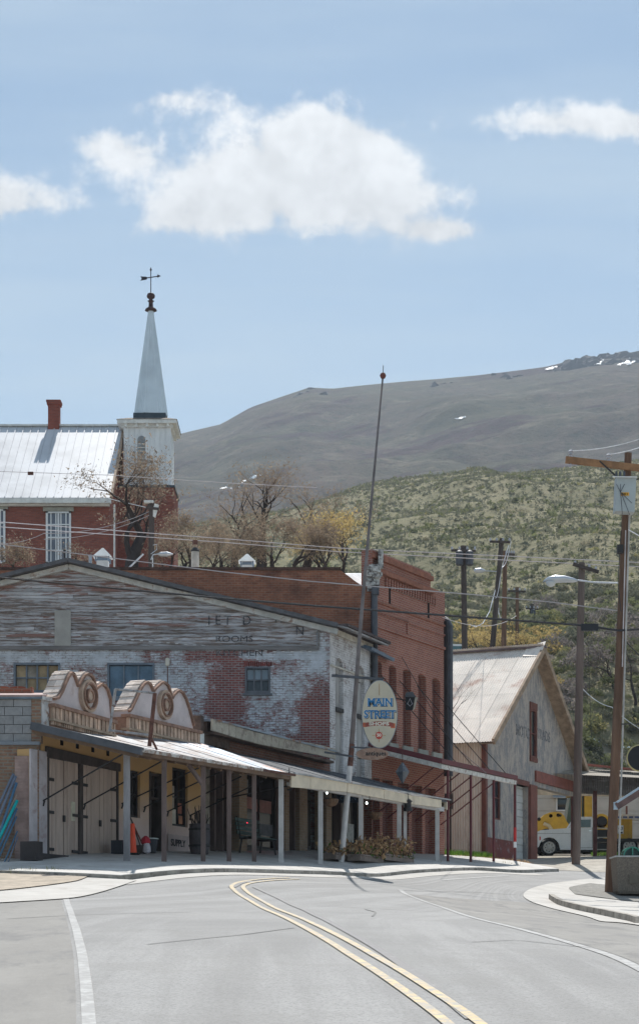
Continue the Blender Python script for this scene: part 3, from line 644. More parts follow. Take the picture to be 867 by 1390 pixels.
def basis(o, ex, ey, ez):
    m4 = Matrix.Identity(4)
    for i, e in enumerate((ex, ey, ez)):
        for j in range(3): m4[j][i] = e[j]
    m4[0][3], m4[1][3], m4[2][3] = o; return m4
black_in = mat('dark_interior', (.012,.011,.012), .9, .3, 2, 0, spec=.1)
glass_sh = gloss('shop_glass', (.035,.033,.035), .06, .55, .6)
blue_glass = gloss('blue_grey_glass', (.10,.17,.25), .12, .5, .35)
rust = mat('rusty_iron', (.13,.06,.045), .85, .4, 6, .3)
dark_iron = mat('dark_iron', (.03,.028,.03), .6, .3, 4, .1)
steel_dk = mat('dark_painted_steel', (.075,.08,.095), .5, .25, 3, .1)

# ================================================================ GABLED STORE (painted brick side wall)
FW = Fr(0, 59.3, 1, 0); Yw = 59.3
wx = lambda px: (px-433.5)/F*Yw
wz = lambda py: 1.6+(1300-py)/F*Yw
store = thing('gabled_store', (-5, 59.3, G(-5, 59.3)), 'long gabled brick store with peeling white and red painted side wall and weathered boards', 'store')
xc0, xc1, xpk = -15.8, .31, wx(95); zpk, zsh = wz(766), wz(849)
slope = (zpk-zsh)/(xc1-xpk); zl = zpk-(xpk-xc0)*slope
PX = lambda px: wx(px)
pts_b = [(-4.2,9.4,.75,1.1,.05),(-2.85,9.6,.55,1.15,-.10),(-.05,8.8,.5,1.4,-.10),(-5.05,10.95,.5,.25,-.08),(-1.4,8.9,.75,1.3,.05),(-.3,7.9,.55,.5,-.3),(-8.5,10.9,3,.22,.09),(-3.3,10.9,.8,.2,-.08),(-10.5,10.2,.6,.7,.08),(-6.6,10.2,.35,.8,.0),(-1.05,10.95,1.4,.12,.12),(-.02,11.4,.2,.9,.08)]
br_side = brick('painted_side_brick', 0, (.27,.09,.08), (.17,.06,.055), (.30,.28,.27), paint=(.58,.61,.66), pthr=.655, patches=pts_b, rows=.073, psoft=.07)
wl_ = MB(); zb0 = 3.2
wins = [(wx(19), wx(82), wz(940), wz(900)), (wx(146), wx(210), wz(948), wz(900)), (wx(332.5), wx(367), wz(941), wz(905))]
holes_wall(wl_, FW, xc0, xc1, zb0, wz(881), wins, -.35, 0)
wl_.prism(FW, [(xc0, wz(881)), (xc1, wz(881)), (xc1, zsh-.05), (xpk, zpk-.05), (xc0, zl-.05)], -.35, 0)
wl_.box(FW, xc0, xc0+.3, -4, -.35, zb0, zl-.1); wl_.build('side_wall', br_side, store)
# clapboards on the upper gable
clap = mat('weathered_boards', (.22,.175,.155), .9, .3, 3, .4, rnd=.25, c2=(.50,.50,.53), thr=.50, c2s=2.6, stretch=(.5, 1, 6), soft=.07)
clap2 = mat('whitewashed_boards', (.46,.47,.50), .9, .25, 3, .4, rnd=.12, c2=(.24,.14,.12), thr=.50, c2s=2.2, stretch=(.4, 1, 4), soft=.06)
zc = wz(879); row = .108; rs_ = random.Random(4)
i = 0
while zc+row*.4 < zpk-.1:
    xl = max(xc0, xpk-(zpk-zc-row)/slope)+.05; xr_ = min(wx(432), xpk+(zpk-zc-row)/slope)-.05
    if xr_-xl < .3: break
    x = xl
    while x < xr_-.01:
        ln = rs_.uniform(2.2, 4.4); x2 = min(xr_, x+ln); 
        if xr_-x2 < .5: x2 = xr_
        up_ = rs_.random() < (.85 if zc > wz(806) else .45 if zc > wz(825) else .08)
        if x2 > wx(-12): piece('board', clap2 if up_ else clap, store, FW, x, x2-.012, .0, rs_.uniform(.022, .036), zc, zc+row-.012)
        x = x2
    zc += row; i += 1
cb_ = MB(); cb_.box(FW, xc0, wx(433), .0, .07, wz(882.5), wz(877)); cb_.box(FW, wx(431), wx(434), .0, .05, wz(877), wz(853)); cb_.build('water_table', mat('grey_board', (.20,.19,.19), .9, .3, 3, .4, stretch=(.3,1,3)), store)
nl = mat('white_drip', (.6,.6,.6), .8)
for k in range(33):
    xx = wx(36+k*12); yy_ = 857+min(k, 28)*1.0
    if xx < wx(431): piece('nail_plate', nl, store, FW, xx-.035, xx+.06, .037, .05, wz(yy_)-.014, wz(yy_)+.014)
gpnl = MB(); gpnl.box(FW, wx(75), wx(97), .04, .08, wz(877), wz(829)); gpnl.build('vent_panel', mat('faded_grey_panel', (.36,.35,.33), .8, .12, 3), store)
# rake boards
dkr = mat('dark_roof_edge', (.11,.11,.12), .8, .3, 3); whr = mat('white_soffit', (.55,.55,.53), .8, .2, 3, .2, c2=(.3,.2,.16), thr=.6)
for side, (xe, ze_) in enumerate(((xc1+.25, zsh-.05-.25*slope), (xc0-.3, zl-.05-.3*slope))):
    a = MB(); a.bar((xpk, Yw-.22, zpk+.05), (xe, Yw-.22, ze_+.05), .5, .12); a.build('roof_edge', dkr, store)
    a = MB(); a.bar((xpk, Yw-.1, zpk-.11), (xe, Yw-.1, ze_-.11), .2, .16); a.build('rake_board', whr, store)
su = Vector((S1.ux, S1.uy, 0)); dep = 3.6
a0 = Vector((xpk, Yw-.3, zpk+.12)); a1 = Vector((xc1+.55, Yw-.3, zsh-.1)); a2 = Vector((xc0-.3, Yw-.3, zl-.03))
rm_tin = mat('old_grey_tin', (.26,.26,.27), .6, .3, 1.5, .2, c2=(.18,.1,.07), thr=.6)
b = MB(); b.slab([a0, a1, a1+su*dep, a0+su*dep], .05); b.build('roof', rm_tin, store); b = MB(); b.slab([a2, a0, a0+su*dep, a2+su*dep], .05); b.build('roof', rm_tin, store)
# lettering, faded
ghost = mat('faded_black_lettering', (.05,.05,.06), .9, .3, 8, .0, c2=(.2,.2,.21), thr=.53, c2s=14, soft=.05)
for ch, px, py, sz in (('I',284,843,.42),('E',296,843,.42),('T',309,843,.42),('D',335,843,.42),('H',378,841,.38),('N',407,857,.40),('ROOMS',318,868,.27),('KITCHEN',325,886.5,.28)):
    text('lettering', ch, ghost, store, FW, wx(px), wz(py), .052 if py < 880 else .006, sz, .003, 1.25 if len(ch) > 1 else .9)
# side windows
frm = mat('blue_grey_frame', (.16,.19,.23), .8, .25, 3, .2)
ply = mat('yellowed_board', (.38,.29,.18), .85, .3, 2, .2, rnd=.3); plg = mat('grey_board_infill', (.3,.27,.23), .85, .3, 2, .2, rnd=.2)
def sidewin(x0, x1, y0, y1, cols, rows_, mats, fm, sash=False):
    wo = MB(); a, b_, zb, zt = wx(x0), wx(x1), wz(y1), wz(y0)
    for q in ((a, b_, zb, zb+.07), (a, b_, zt-.06, zt)): wo.box(FW, q[0], q[1], -.2, .035, q[2], q[3])
    for q in ((a, a+.06), (b_-.06, b_)): wo.box(FW, q[0], q[1], -.2, .03, zb+.07, zt-.06)
    o = wo.build('window', fm, store); n = 0
    for c in range(cols):
        for r in range(rows_):
            w_ = (b_-a-.12)/cols; h_ = (zt-zb-.13)/rows_; mm = mats[n % len(mats)]; n += 1
            piece('pane', mm, o, FW, a+.06+c*w_+.015, a+.06+(c+1)*w_-.015, -.16, -.12, zb+.07+r*h_+.012, zb+.07+(r+1)*h_-.012)
    m_ = MB()
    for c in range(1, cols): m_.box(FW, a+.06+c*w_-.022, a+.06+c*w_+.022, -.18, -.04, zb+.07, zt-.06)
    for r in range(1, rows_): m_.box(FW, a+.06, b_-.06, -.17, -.05, zb+.07+r*h_-.02, zb+.07+r*h_+.02)
    m_.build('sash', fm, o); sl = MB(); sl.box(FW, a-.06, b_+.06, .0, .07, zb-.07, zb-.005); sl.build('sill', fm, o)
curt = gloss('pale_curtain_glass', (.24,.30,.36), .2, .4, .2)
sidewin(19, 82, 900, 940, 4, 2, [plg, ply, ply, plg, ply, ply, plg, ply], frm)
sidewin(146, 210, 900, 948, 3, 1, [blue_glass], frm)
sidewin(332.5, 367, 905, 941, 3, 2, [glassd, curt], mat('window_trim_grey', (.13,.14,.16), .8))
sb = mat('dark_red_brick', (.17,.05,.045), .9, .3, 5, .3, rnd=.3)
for k in range(14): piece('brick', sb, store, FW, wx(331.5)+k*.062, wx(331.5)+k*.062+.05, .001, .018, wz(904), wz(898.5))
# front wall facing the street, tall arched windows boarded over
fs = [S1.pix(p, 950)[0] for p in (455, 465.5, 484, 494.5)]
sA, sB_ = 17.36, 20.9; brf = brick('whitewashed_front_brick', S1.ang, (.20,.07,.05), (.14,.05,.04), (.4,.39,.38), paint=(.66,.65,.66), pthr=.55, rows=.073, psoft=.06)
fwall = MB(); ztall = 1.6+(1300-893)*60/F; holes_wall(fwall, S1, sA, sB_, 7.15, zsh+.0, [(fs[0], fs[1], 7.15, ztall), (fs[2], fs[3], 7.15, ztall)], -.3, 0, arch=.3)
fwall.box(S1, sA, sB_, -.3, 0.002, 6.9, 7.15); fwall.build('front_wall', brf, store)
gw = mat('grey_weathered_shutter', (.36,.35,.34), .85, .3, 3, .3, stretch=(1,1,.3), rnd=.1)
for a, b_ in ((fs[0], fs[1]), (fs[2], fs[3])):
    z_ = 7.2
    for k, zz in enumerate((8.05, 9.35, 10.5, ztall-.02)):
        piece('shutter_board', gw, store, S1, a, b_, -.2, -.12+(k % 2)*.03, z_, zz-.03); z_ = zz
    q = MB(); q.box(S1, a, b_, -.1, .03, 9.3, 9.42); q.build('shutter_bar', dark_iron, store)
cor = MB(); cor.box(S1, sA-.05, sB_, 0, .12, zsh-.25, zsh-.08); cor.box(S1, sA-.05, sB_, 0, .07, zsh-1.25, zsh-1.2); cor.build('cornice', mat('cracked_cream_cornice', (.52,.49,.43), .85, .25, 4, .3, c2=(.2,.09,.06), thr=.62), store)
ew = MB(); ew.box(S1, sA, sB_+.2, -.1, .6, zsh-.06, zsh+.02); ew.build('eave_edge', mat('rotten_eave', (.09,.07,.07), .9, .5, 5, .6), store)
bg_ = MB(); s_, _ = S1.pix(492, 870); bg_.slab([S1.pt(s_-.2, .4, zsh-.3), S1.pt(s_+1.9, .4, zsh-.38), S1.pt(s_+1.9, -.5, zsh-.1), S1.pt(s_-.2, -.5, zsh-.02)], .1); bg_.build('bent_gutter', mat('blue_grey_gutter', (.12,.17,.24), .5), store)
for (pa, pb_) in (((449,886),(466,884)), ((466,884),(484,884)),):
    pass

# ================================================================ TALL BRICK BUILDING
L3 = 5.6
lodge = thing('brick_hall', (S3.ox, S3.oy, G(S3.ox, S3.oy)), 'tall red brick hall with stepped parapet and narrow bricked-in windows', 'building')
br3 = brick('hall_brick', S3.ang, (.37,.15,.105), (.28,.105,.08), (.38,.27,.23), rows=.075, bw=.21, stain=.22)
br3s = brick('hall_side_brick', 0, (.36,.145,.085), (.25,.095,.06), (.33,.2,.14), rows=.075, bw=.22, stain=.7)
br_dk = brick('infill_brick', S3.ang, (.21,.075,.06), (.15,.055,.05), (.2,.14,.12), rows=.075)
cap_ = mat('brick_coping', (.28,.12,.08), .9, .3, 5, .4)
zb3 = 4.0; zbt = 8.15     # storey line at awning
def s3(px, y=900): return S3.pix(px, y)[0]
z_att = S3.pix(516, 750)[1]; z_step = S3.pix(588, 799)[1]
upw = [(510.5,518),(527.5,537.5),(546.5,557.5),(567,578),(586,597)]
ops = []
for x0, x1 in upw:
    a, b_ = s3(x0), s3(x1); ops.append((max(a, .08), b_, 8.75+0*a, 11.35))
w3 = MB(); holes_wall(w3, S3, 0, L3, zbt, z_step-1.0, ops, -.4, 0, arch=.12)
w3.box(S3, 0, L3, -.4, 0.0, z_step-1.0, z_step); w3.box(S3, 0, s3(584), -.4, .0, z_step, z_att-.0)
lo = []
for x0, x1 in ((500,515.5),(519,533),(540,555),(559,573),(577,591)):
    a, b_ = s3(x0, 1100), s3(x1, 1100); lo.append((max(a, .05), max(b_, .3), 4.3, 7.5))
lo = [lo[0]]+lo[1:]
# ground floor
holes_wall(w3, S3, 0, L3, zb3, zbt, [(a, b_, zb, zt) for a, b_, zb, zt in lo], -.4, -.01); w3.build('front_wall', br3, lodge)
inf = MB(); inf.box(S3, .05, L3-.05, -.38, -.22, zb3, zbt+3.4); inf.build('bricked_in_openings', br_dk, lodge)
for a, b_, zb, zt in ops: piece('sill', lint, lodge, S3, a-.05, b_+.05, -.05, .07, zb-.16, zb)
for (zz, h, t_) in ((z_att-.12, .16, .1), (S3.pix(527, 779)[1], .14, .16), (S3.pix(513, 849)[1], .09, .07), (S3.pix(513, 812)[1]-.1, .07, .05), (S3.pix(513, 826)[1]-.1, .07, .05)):
    q = MB(); q.box(S3, -.06 if zz > 13 else 0, (s3(584)+.05) if zz > z_step-.3 else L3, 0, t_, zz-h, zz); q.build('string_course', cap_ if zz > 13 else br3, lodge)
zd = S3.pix(527, 779)[1]-.16
for k in range(20): piece('dentil', br3, lodge, S3, .9+k*.2, 1.0+k*.2, .0, .07, zd-.32, zd-.02)
for px, py in ((528.5,806),(581,826)):
    s_, z_ = S3.pix(px, py); piece('slot', black_in, lodge, S3, s_-.06, s_+.06, .0, .012, z_-.33, z_+.33)
# sunk panel frame
a, b_, zb, zt = pr_(S3, 513, 551, 832, 852); pf = MB(); pf.box(S3, b_, b_+.09, 0, .05, zb+.1, zt+.05); pf.box(S3, .1, b_+.09, 0, .05, zt, zt+.08); pf.build('panel_frame', br3, lodge)
# side parapet wall seen over the store roof
zs_ = cz(774.5, 62.75); sw = MB(); F3 = Fr(0, 62.6, 1, 0); xR = cx(471, 62.7)
sw.prism(F3, [(-16, 7), (S3.ox-.05, 7), (S3.ox-.05, cz(806, 62.7)), (cx(497, 62.7), cz(802, 62.7)), (xR+.1, zs_-.25), (xR-.25, zs_), (-16, zs_)], -.4, 0); sw.build('side_wall', br3s, lodge)
tr = MB(); tr.bar((-16, 62.8, zs_+.03), (xR-.2, 62.8, zs_+.03), .5, .09); tr.build('coping', mat('dark_coping', (.09,.05,.04), .9, .4, 6, .5), lodge)
rf_ = MB(); rf_.slab([F3.pt(-16, -.4, zs_-.5), F3.pt(1.7, -.4, zs_-.5), F3.pt(4, -6, zs_-.2), F3.pt(-16, -6, zs_-.2)], .1); rf_.slab([P(466, 779, 63.2), P(500, 800, 63.2), P(500, 778, 65.5), P(470, 778, 65.5)], .06)
rf_.build('roof', mat('white_flat_roof', (.62,.64,.66), .7), lodge)
cr = MB(); rr = random.Random(9)    # crumbling whitewashed return of the parapet
cr.box(F3, cx(500, 62.6), cx(515, 62.6), -.45, .06, cz(796, 62.6), cz(783, 62.6)); cr.box(F3, cx(506, 62.6), cx(516, 62.6), -.45, .05, cz(783, 62.6), cz(769, 62.6)); cr.box(F3, cx(513.2, 62.6), cx(520, 62.6), -.42, .04, cz(770, 62.6), z_att)
for k in range(30):
    x = cx(rr.uniform(499, 517), 62.5); z_ = cz(rr.uniform(768, 799), 62.5); s_ = rr.uniform(.05, .14)
    cr.box(F3, x-s_, x+s_, .05, .05+rr.uniform(.02, .14), z_-s_*.6, z_+s_*.6)
cr.build('crumbling_parapet_end', mat('whitewashed_rubble', (.50,.49,.47), .95, .35, 5, .8, c2=(.1,.08,.08), thr=.55, c2s=7), lodge)
dp = MB(); dp.tube([F3.pt(cx(508, 62.5), .15, cz(799, 62.5)), F3.pt(cx(509, 62.5), .15, 8.2)], .1, 8); dp.box(F3, cx(504.5, 62.5), cx(514, 62.5), .02, .28, cz(808, 62.5), cz(797, 62.5)); dp.build('downpipe', steel_dk, lodge)
dp = MB(); dp.box(F3, cx(503.5, 62.5), cx(506.6, 62.5), .02, .1, 8.2, cz(805, 62.5)); dp.build('conduit', dark_iron, lodge)
dp = MB(); pe = S3.pt(L3+.12, .15, 0); dp.tube([(pe.x, pe.y, 8), (pe.x, pe.y, z_step-1.15), (pe.x-.08, pe.y+.1, z_step-.95), (pe.x-.3, pe.y+.2, z_step-.8)], .10, 8); dp.build('downpipe', steel_dk, lodge)
dp = MB(); dp.box(S3, L3-.07, L3+.02, .0, .1, 8, z_step-1.0); dp.build('dark_edge_strip', dark_iron, lodge)
bk = MB(); bk.box(S3, .3, L3-.1, -9, -.45, zb3, z_step-1.3); bk.build('rear_wall', br3s, lodge)
# vents and pipe on its roof
def roof_vent(px, py0, py1, Y, wpx, label):
    t_ = thing('roof_vent', P(px, py1, Y), label, 'roof vent', 'pyramid capped vents on the flat roof'); r = wpx/2/F*Y; c = P(px, py1, Y); h = (py1-py0)/F*Y
    q = MB(); q.box(Fr(c.x, c.y, 1, 0), -r*.62, r*.62, -r*.62, r*.62, c.z-.4, c.z+h*.3); q.build('base', white_w, t_)
    q = MB(); 
    for sx in (-1, 1):
        for sy in (-1, 1): q.tube([(c.x+sx*r*.7, c.y+sy*r*.7, c.z+h*.25), (c.x+sx*r*.7, c.y+sy*r*.7, c.z+h*.55)], .03, 5)
    q.box(Fr(c.x, c.y, 1, 0), -r*.55, r*.55, -r*.55, r*.55, c.z+h*.3, c.z+h*.5); q.build('louvre', mat('blue_shadow_tin', (.2,.26,.33), .5) if 'blue_shadow_tin' not in MATS else MATS['blue_shadow_tin'], t_)
    q = MB(); z_ = c.z+h*.5; b4 = [(c.x+x*r, c.y+y*r, z_) for x, y in ((-1,-1),(1,-1),(1,1),(-1,1))]
    q.add(b4+[(c.x+x*r*.08, c.y+y*r*.08, c.z+h) for x, y in ((-1,-1),(1,-1),(1,1),(-1,1))], [(0,1,5,4),(1,2,6,5),(2,3,7,6),(3,0,4,7),(4,5,6,7),(3,2,1,0)]); q.build('cap', white_w, t_)
roof_vent(140, 744, 770, 64.2, 25, 'squat vent with white pyramid cap beside the store gable peak')
roof_vent(335.5, 752, 775, 64.2, 23, 'small vent with bright pyramid cap above the dark brick parapet')
q = thing('vent_pipe', P(265, 772, 64), 'white flue pipe with dark red cap standing on the brick parapet roof', 'flue pipe')
c = P(265, 772, 64); u_ = 64/F
a = MB(); a.lathe(c, [(5.2*u_, -.4), (5.2*u_, 24*u_), (3.2*u_, 28*u_)], 10); a.build('flue', mat('cream_flue', (.55,.5,.44), .8), q)
a = MB(); a.lathe(c, [(5.8*u_, 23*u_), (5.8*u_, 25*u_), (3*u_, 28.5*u_)], 10); a.build('flashing_collar', dark_iron, q)
a = MB(); a.lathe(c, [(2.6*u_, 28*u_), (2.6*u_, 33*u_)], 10); a.build('upper_flue', mat('tan_flue', (.5,.36,.26), .8), q)
a = MB(); a.lathe(c, [(3.6*u_, 32.5*u_), (3.8*u_, 38*u_), (3.2*u_, 38.8*u_)], 10); a.build('cap', rust, q)
for px, py0, py1, r_, mm, lb in ((123, 755, 772, 2.2, mat('light_pipe', (.4,.46,.52), .5), 'short grey vent pipe left of the squat pyramid vent'), (88, 748, 768, 1.6, dark_iron, 'thin black stub pipe just left of the gable peak')):
    q = MB(); c = P(px, py1, 63.9); q.lathe(c, [(r_*u_, -.5), (r_*u_, (py1-py0)*u_), (r_*u_*1.3, (py1-py0)*u_), (r_*u_*1.3, (py1-py0+1.5)*u_)], 8); tag(q.build('vent_pipe', mm, org=c), lb, 'vent pipe')

# ================================================================ SHOP WITH CURVED GABLES
shop = thing('curved_gable_shop', S1.pt(0, 0, G(*S1.pt(0, 0, 0)[:2])), 'low cream and pink shop with two curved tile-capped gables and round medallions', 'shop')
m, t, b, pos = base('bounce_lit_cream_wall')
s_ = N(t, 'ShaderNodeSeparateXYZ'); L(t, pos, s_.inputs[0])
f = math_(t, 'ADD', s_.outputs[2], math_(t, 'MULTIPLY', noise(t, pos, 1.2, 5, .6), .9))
c = mixc(t, mapr(t, f, 5.1, 6.5), (.60,.47,.43), (.56,.35,.16))  # orange bounce light painted into the upper wall, pink kept below
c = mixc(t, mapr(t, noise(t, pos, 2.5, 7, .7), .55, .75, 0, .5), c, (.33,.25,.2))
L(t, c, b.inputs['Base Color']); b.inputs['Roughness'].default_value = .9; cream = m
bp = N(t, 'ShaderNodeBump'); bp.inputs['Strength'].default_value = .4; bp.inputs['Distance'].default_value = .01; L(t, noise(t, pos, 14, 5, .6), bp.inputs['Height']); L(t, bp.outputs[0], b.inputs['Normal'])
LS = 8.46; zg = 3.3; ztop = 7.35
o_g = pr_(S1, 65, 160, 1030, 1172); o_w1 = pr_(S1, 177, 190.5, 1030, 1110); o_d = pr_(S1, 203, 221.5, 1031, 1172); o_w2 = pr_(S1, 234, 255, 1040, 1122); 
def zz_(px, py): return S1.pix(px, py)[1]
zG = 6.2
ops1 = [(o_g[0], o_g[1], zg, zG), (o_w1[0], o_w1[1], zz_(185, 1110), 6.25), (o_d[0], o_d[1], zg, 6.3), (o_w2[0], o_w2[1], zz_(245, 1122), zz_(245, 1043))]
wa = MB(); sL = S1.pix(42, 1100)[0]; sM = S1.pix(56.5, 1000)[0]; wa.box(S1, sL, sM, -.35, 0, zg, 6.3); holes_wall(wa, S1, sM, LS, zg, ztop-.35, ops1, -.35, 0)
wa.box(S1, sL, LS, -6, -.36, zg, zg+.2); wa.box(S1, sM, sM+.25, -6, -.35, zg, ztop-.4); wa.box(S1, sL, LS, -6.2, -6, zg, ztop-.4); wa.box(S1, sL+.3, LS-.1, -6, -.4, ztop-.9, ztop-.7)
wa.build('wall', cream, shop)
wp = MB(); a_ = S1.pix(42, 1100)[0]; wp.box(S1, a_-.06, o_g[0]-.1, .0, .05, zg, 6.29); wp.build('whitewashed_pier', mat('lavender_whitewash', (.50,.46,.48), .9, .15, 2, .3, c2=(.38,.3,.3), thr=.58), shop)
dkb = mat('dark_timber', (.075,.06,.055), .85, .35, 4, .4, stretch=(1,1,.4))
pk = mat('faded_pink_plank', (.52,.41,.35), .88, .15, 2.5, .3, rnd=.08, stretch=(1,1,.25), c2=(.46,.35,.3), thr=.6)
sg0, sg1 = o_g[0], o_g[1]; mid = S1.pix(110, 1100)[0]
lb_ = MB(); lb_.prism(S1, [(sg0-.12, zG-.02), (sg1+.05, zG-.05), (sg1+.05, zG+.14), (sg0-.12, zG+.22)], -.1, .06); lb_.build('door_lintel', dkb, shop)
def barn_leaf(a, b_, gap):
    d = MB(); d.box(S1, a, b_, -.10, -.06, zg+.3, zG-.05); dl = d.build('garage_door', dkb, shop); n = 8; w_ = (b_-a)/n
    for k in range(n): piece('plank', pk, dl, S1, a+k*w_+.006+(gap if k == n//2 else 0), a+(k+1)*w_-.006, -.06, -.025+.008*(k % 3), zg+.32, zG-.03)
    for zz in (zg+.75, zg+1.6, zg+2.35):
        for e, sg in ((a, 1), (b_, -1)): piece('hinge', dark_iron, dl, S1, min(e, e+sg*.3), max(e, e+sg*.22), -.01, .012, zz, zz+.07)
    piece('latch', dark_iron, dl, S1, (a+b_)/2-.04, (a+b_)/2+.04, -.01, .02, zg+1.45, zg+1.6)
barn_leaf(sg0+.06, mid-.1, .03); barn_leaf(mid+.1, sg1-.04, .0)
for a, b_ in ((mid-.085, mid+.085), (sg0-.01, sg0+.05), (sg1-.04, sg1+.02)): piece('door_post', dkb, shop, S1, a, b_, -.2, .02, zg, zG-.03)
a, b_, zb, zt = pr_(S1, 97, 102, 1088, 1114); q = MB(); q.box(S1, a, b_, -.01, .005, zb, zt); q.build('door_notice', mat('cream_notice', (.6,.57,.45), .7), shop)
for px, py in ((84, 1006.5), (105, 1011), (126, 1016), (146.5, 1021)):
    s0_, z0_ = S1.pix(px, py); piece('wall_vent', black_in, shop, S1, s0_-.06, s0_+.06, .0, .015, z0_-.09, z0_+.09)
q = MB(); q.box(S1, sL, LS, 0, .04, zg, zg+.42); q.build('plinth', mat('dirty_plinth', (.10,.085,.08), .9, .4, 3, .4), shop)
def shopwin(par, fr, a, b_, zb, zt, cols, rws, fm, gm, t=-.12, bar=.035):
    f = MB(); bw_ = .06
    f.box(fr, a, b_, t-.05, t+.05, zb, zb+bw_); f.box(fr, a, b_, t-.05, t+.05, zt-bw_, zt); f.box(fr, a, a+bw_, t-.05, t+.05, zb+bw_, zt-bw_); f.box(fr, b_-bw_, b_, t-.05, t+.05, zb+bw_, zt-bw_)
    for c in range(1, cols): x = a+(b_-a)*c/cols; f.box(fr, x-bar/2, x+bar/2, t-.04, t+.04, zb+bw_, zt-bw_)
    for r in range(1, rws): z = zb+(zt-zb)*r/rws; f.box(fr, a+bw_, b_-bw_, t-.045, t+.045, z-bar/2, z+bar/2)
    o = f.build('window', fm, par)
    for c in range(cols):
        for r in range(rws): piece('pane', gm, o, fr, a+(b_-a)*c/cols+.03, a+(b_-a)*(c+1)/cols-.03, t-.03, t-.02, zb+(zt-zb)*r/rws+.02, zb+(zt-zb)*(r+1)/rws-.02)
    return o
for q in (ops1[1], ops1[3]): shopwin(shop, S1, q[0], q[1], q[2], q[3], 2, 2, dark_iron, glass_sh)
q = ops1[2]; d = MB(); d.box(S1, q[0], q[1], -.34, -.3, zg, 5.6); dl = d.build('door', black_in, shop); shopwin(shop, S1, q[0]+.02, q[1]-.02, 5.62, 6.28, 2, 1, dkb, glass_sh)  # near-black sheet painting the darkness inside the open doorway
d = MB(); d.box(S1, q[0]-.02, q[0]+.07, -.3, .02, zg, 6.3); d.box(S1, q[1]-.07, q[1]+.02, -.3, .02, zg, 6.3); d.build('door_frame', dkb, shop)
# SUPPLY painted low on the wall
pan = MB(); a, b_, zb, zt = pr_(S1, 226, 254, 1132, 1168); pan.box(S1, a, b_, .041, .05, zb, zt); pan.build('painted_panel', mat('pink_panel', (.47,.38,.36), .9, .12, 3), shop)
blk = mat('black_lettering', (.012,.012,.015), .7, .1)
sx_, zx_ = S1.pix(239.5, 1145); text('lettering', 'SUPPLY', blk, shop, S1, sx_, zx_, .056, .25, .002, 1.0, .006)
for kx, pp in enumerate(((236,1066,1098,(.35,.3,.25)),(246,1090,1104,(.35,.12,.08)),(247,1107,1118,(.4,.18,.1)),(238,1098,1120,(.55,.5,.42)))):
    a, b_, zb, zt = pr_(S1, pp[0], pp[0]+5, pp[1], pp[2]); q = MB(); q.box(S1, a, b_, -.095, -.09, zb, zt); q.build('window_card', mat('card_%s' % 'abcd'[kx], pp[3], .7), shop)
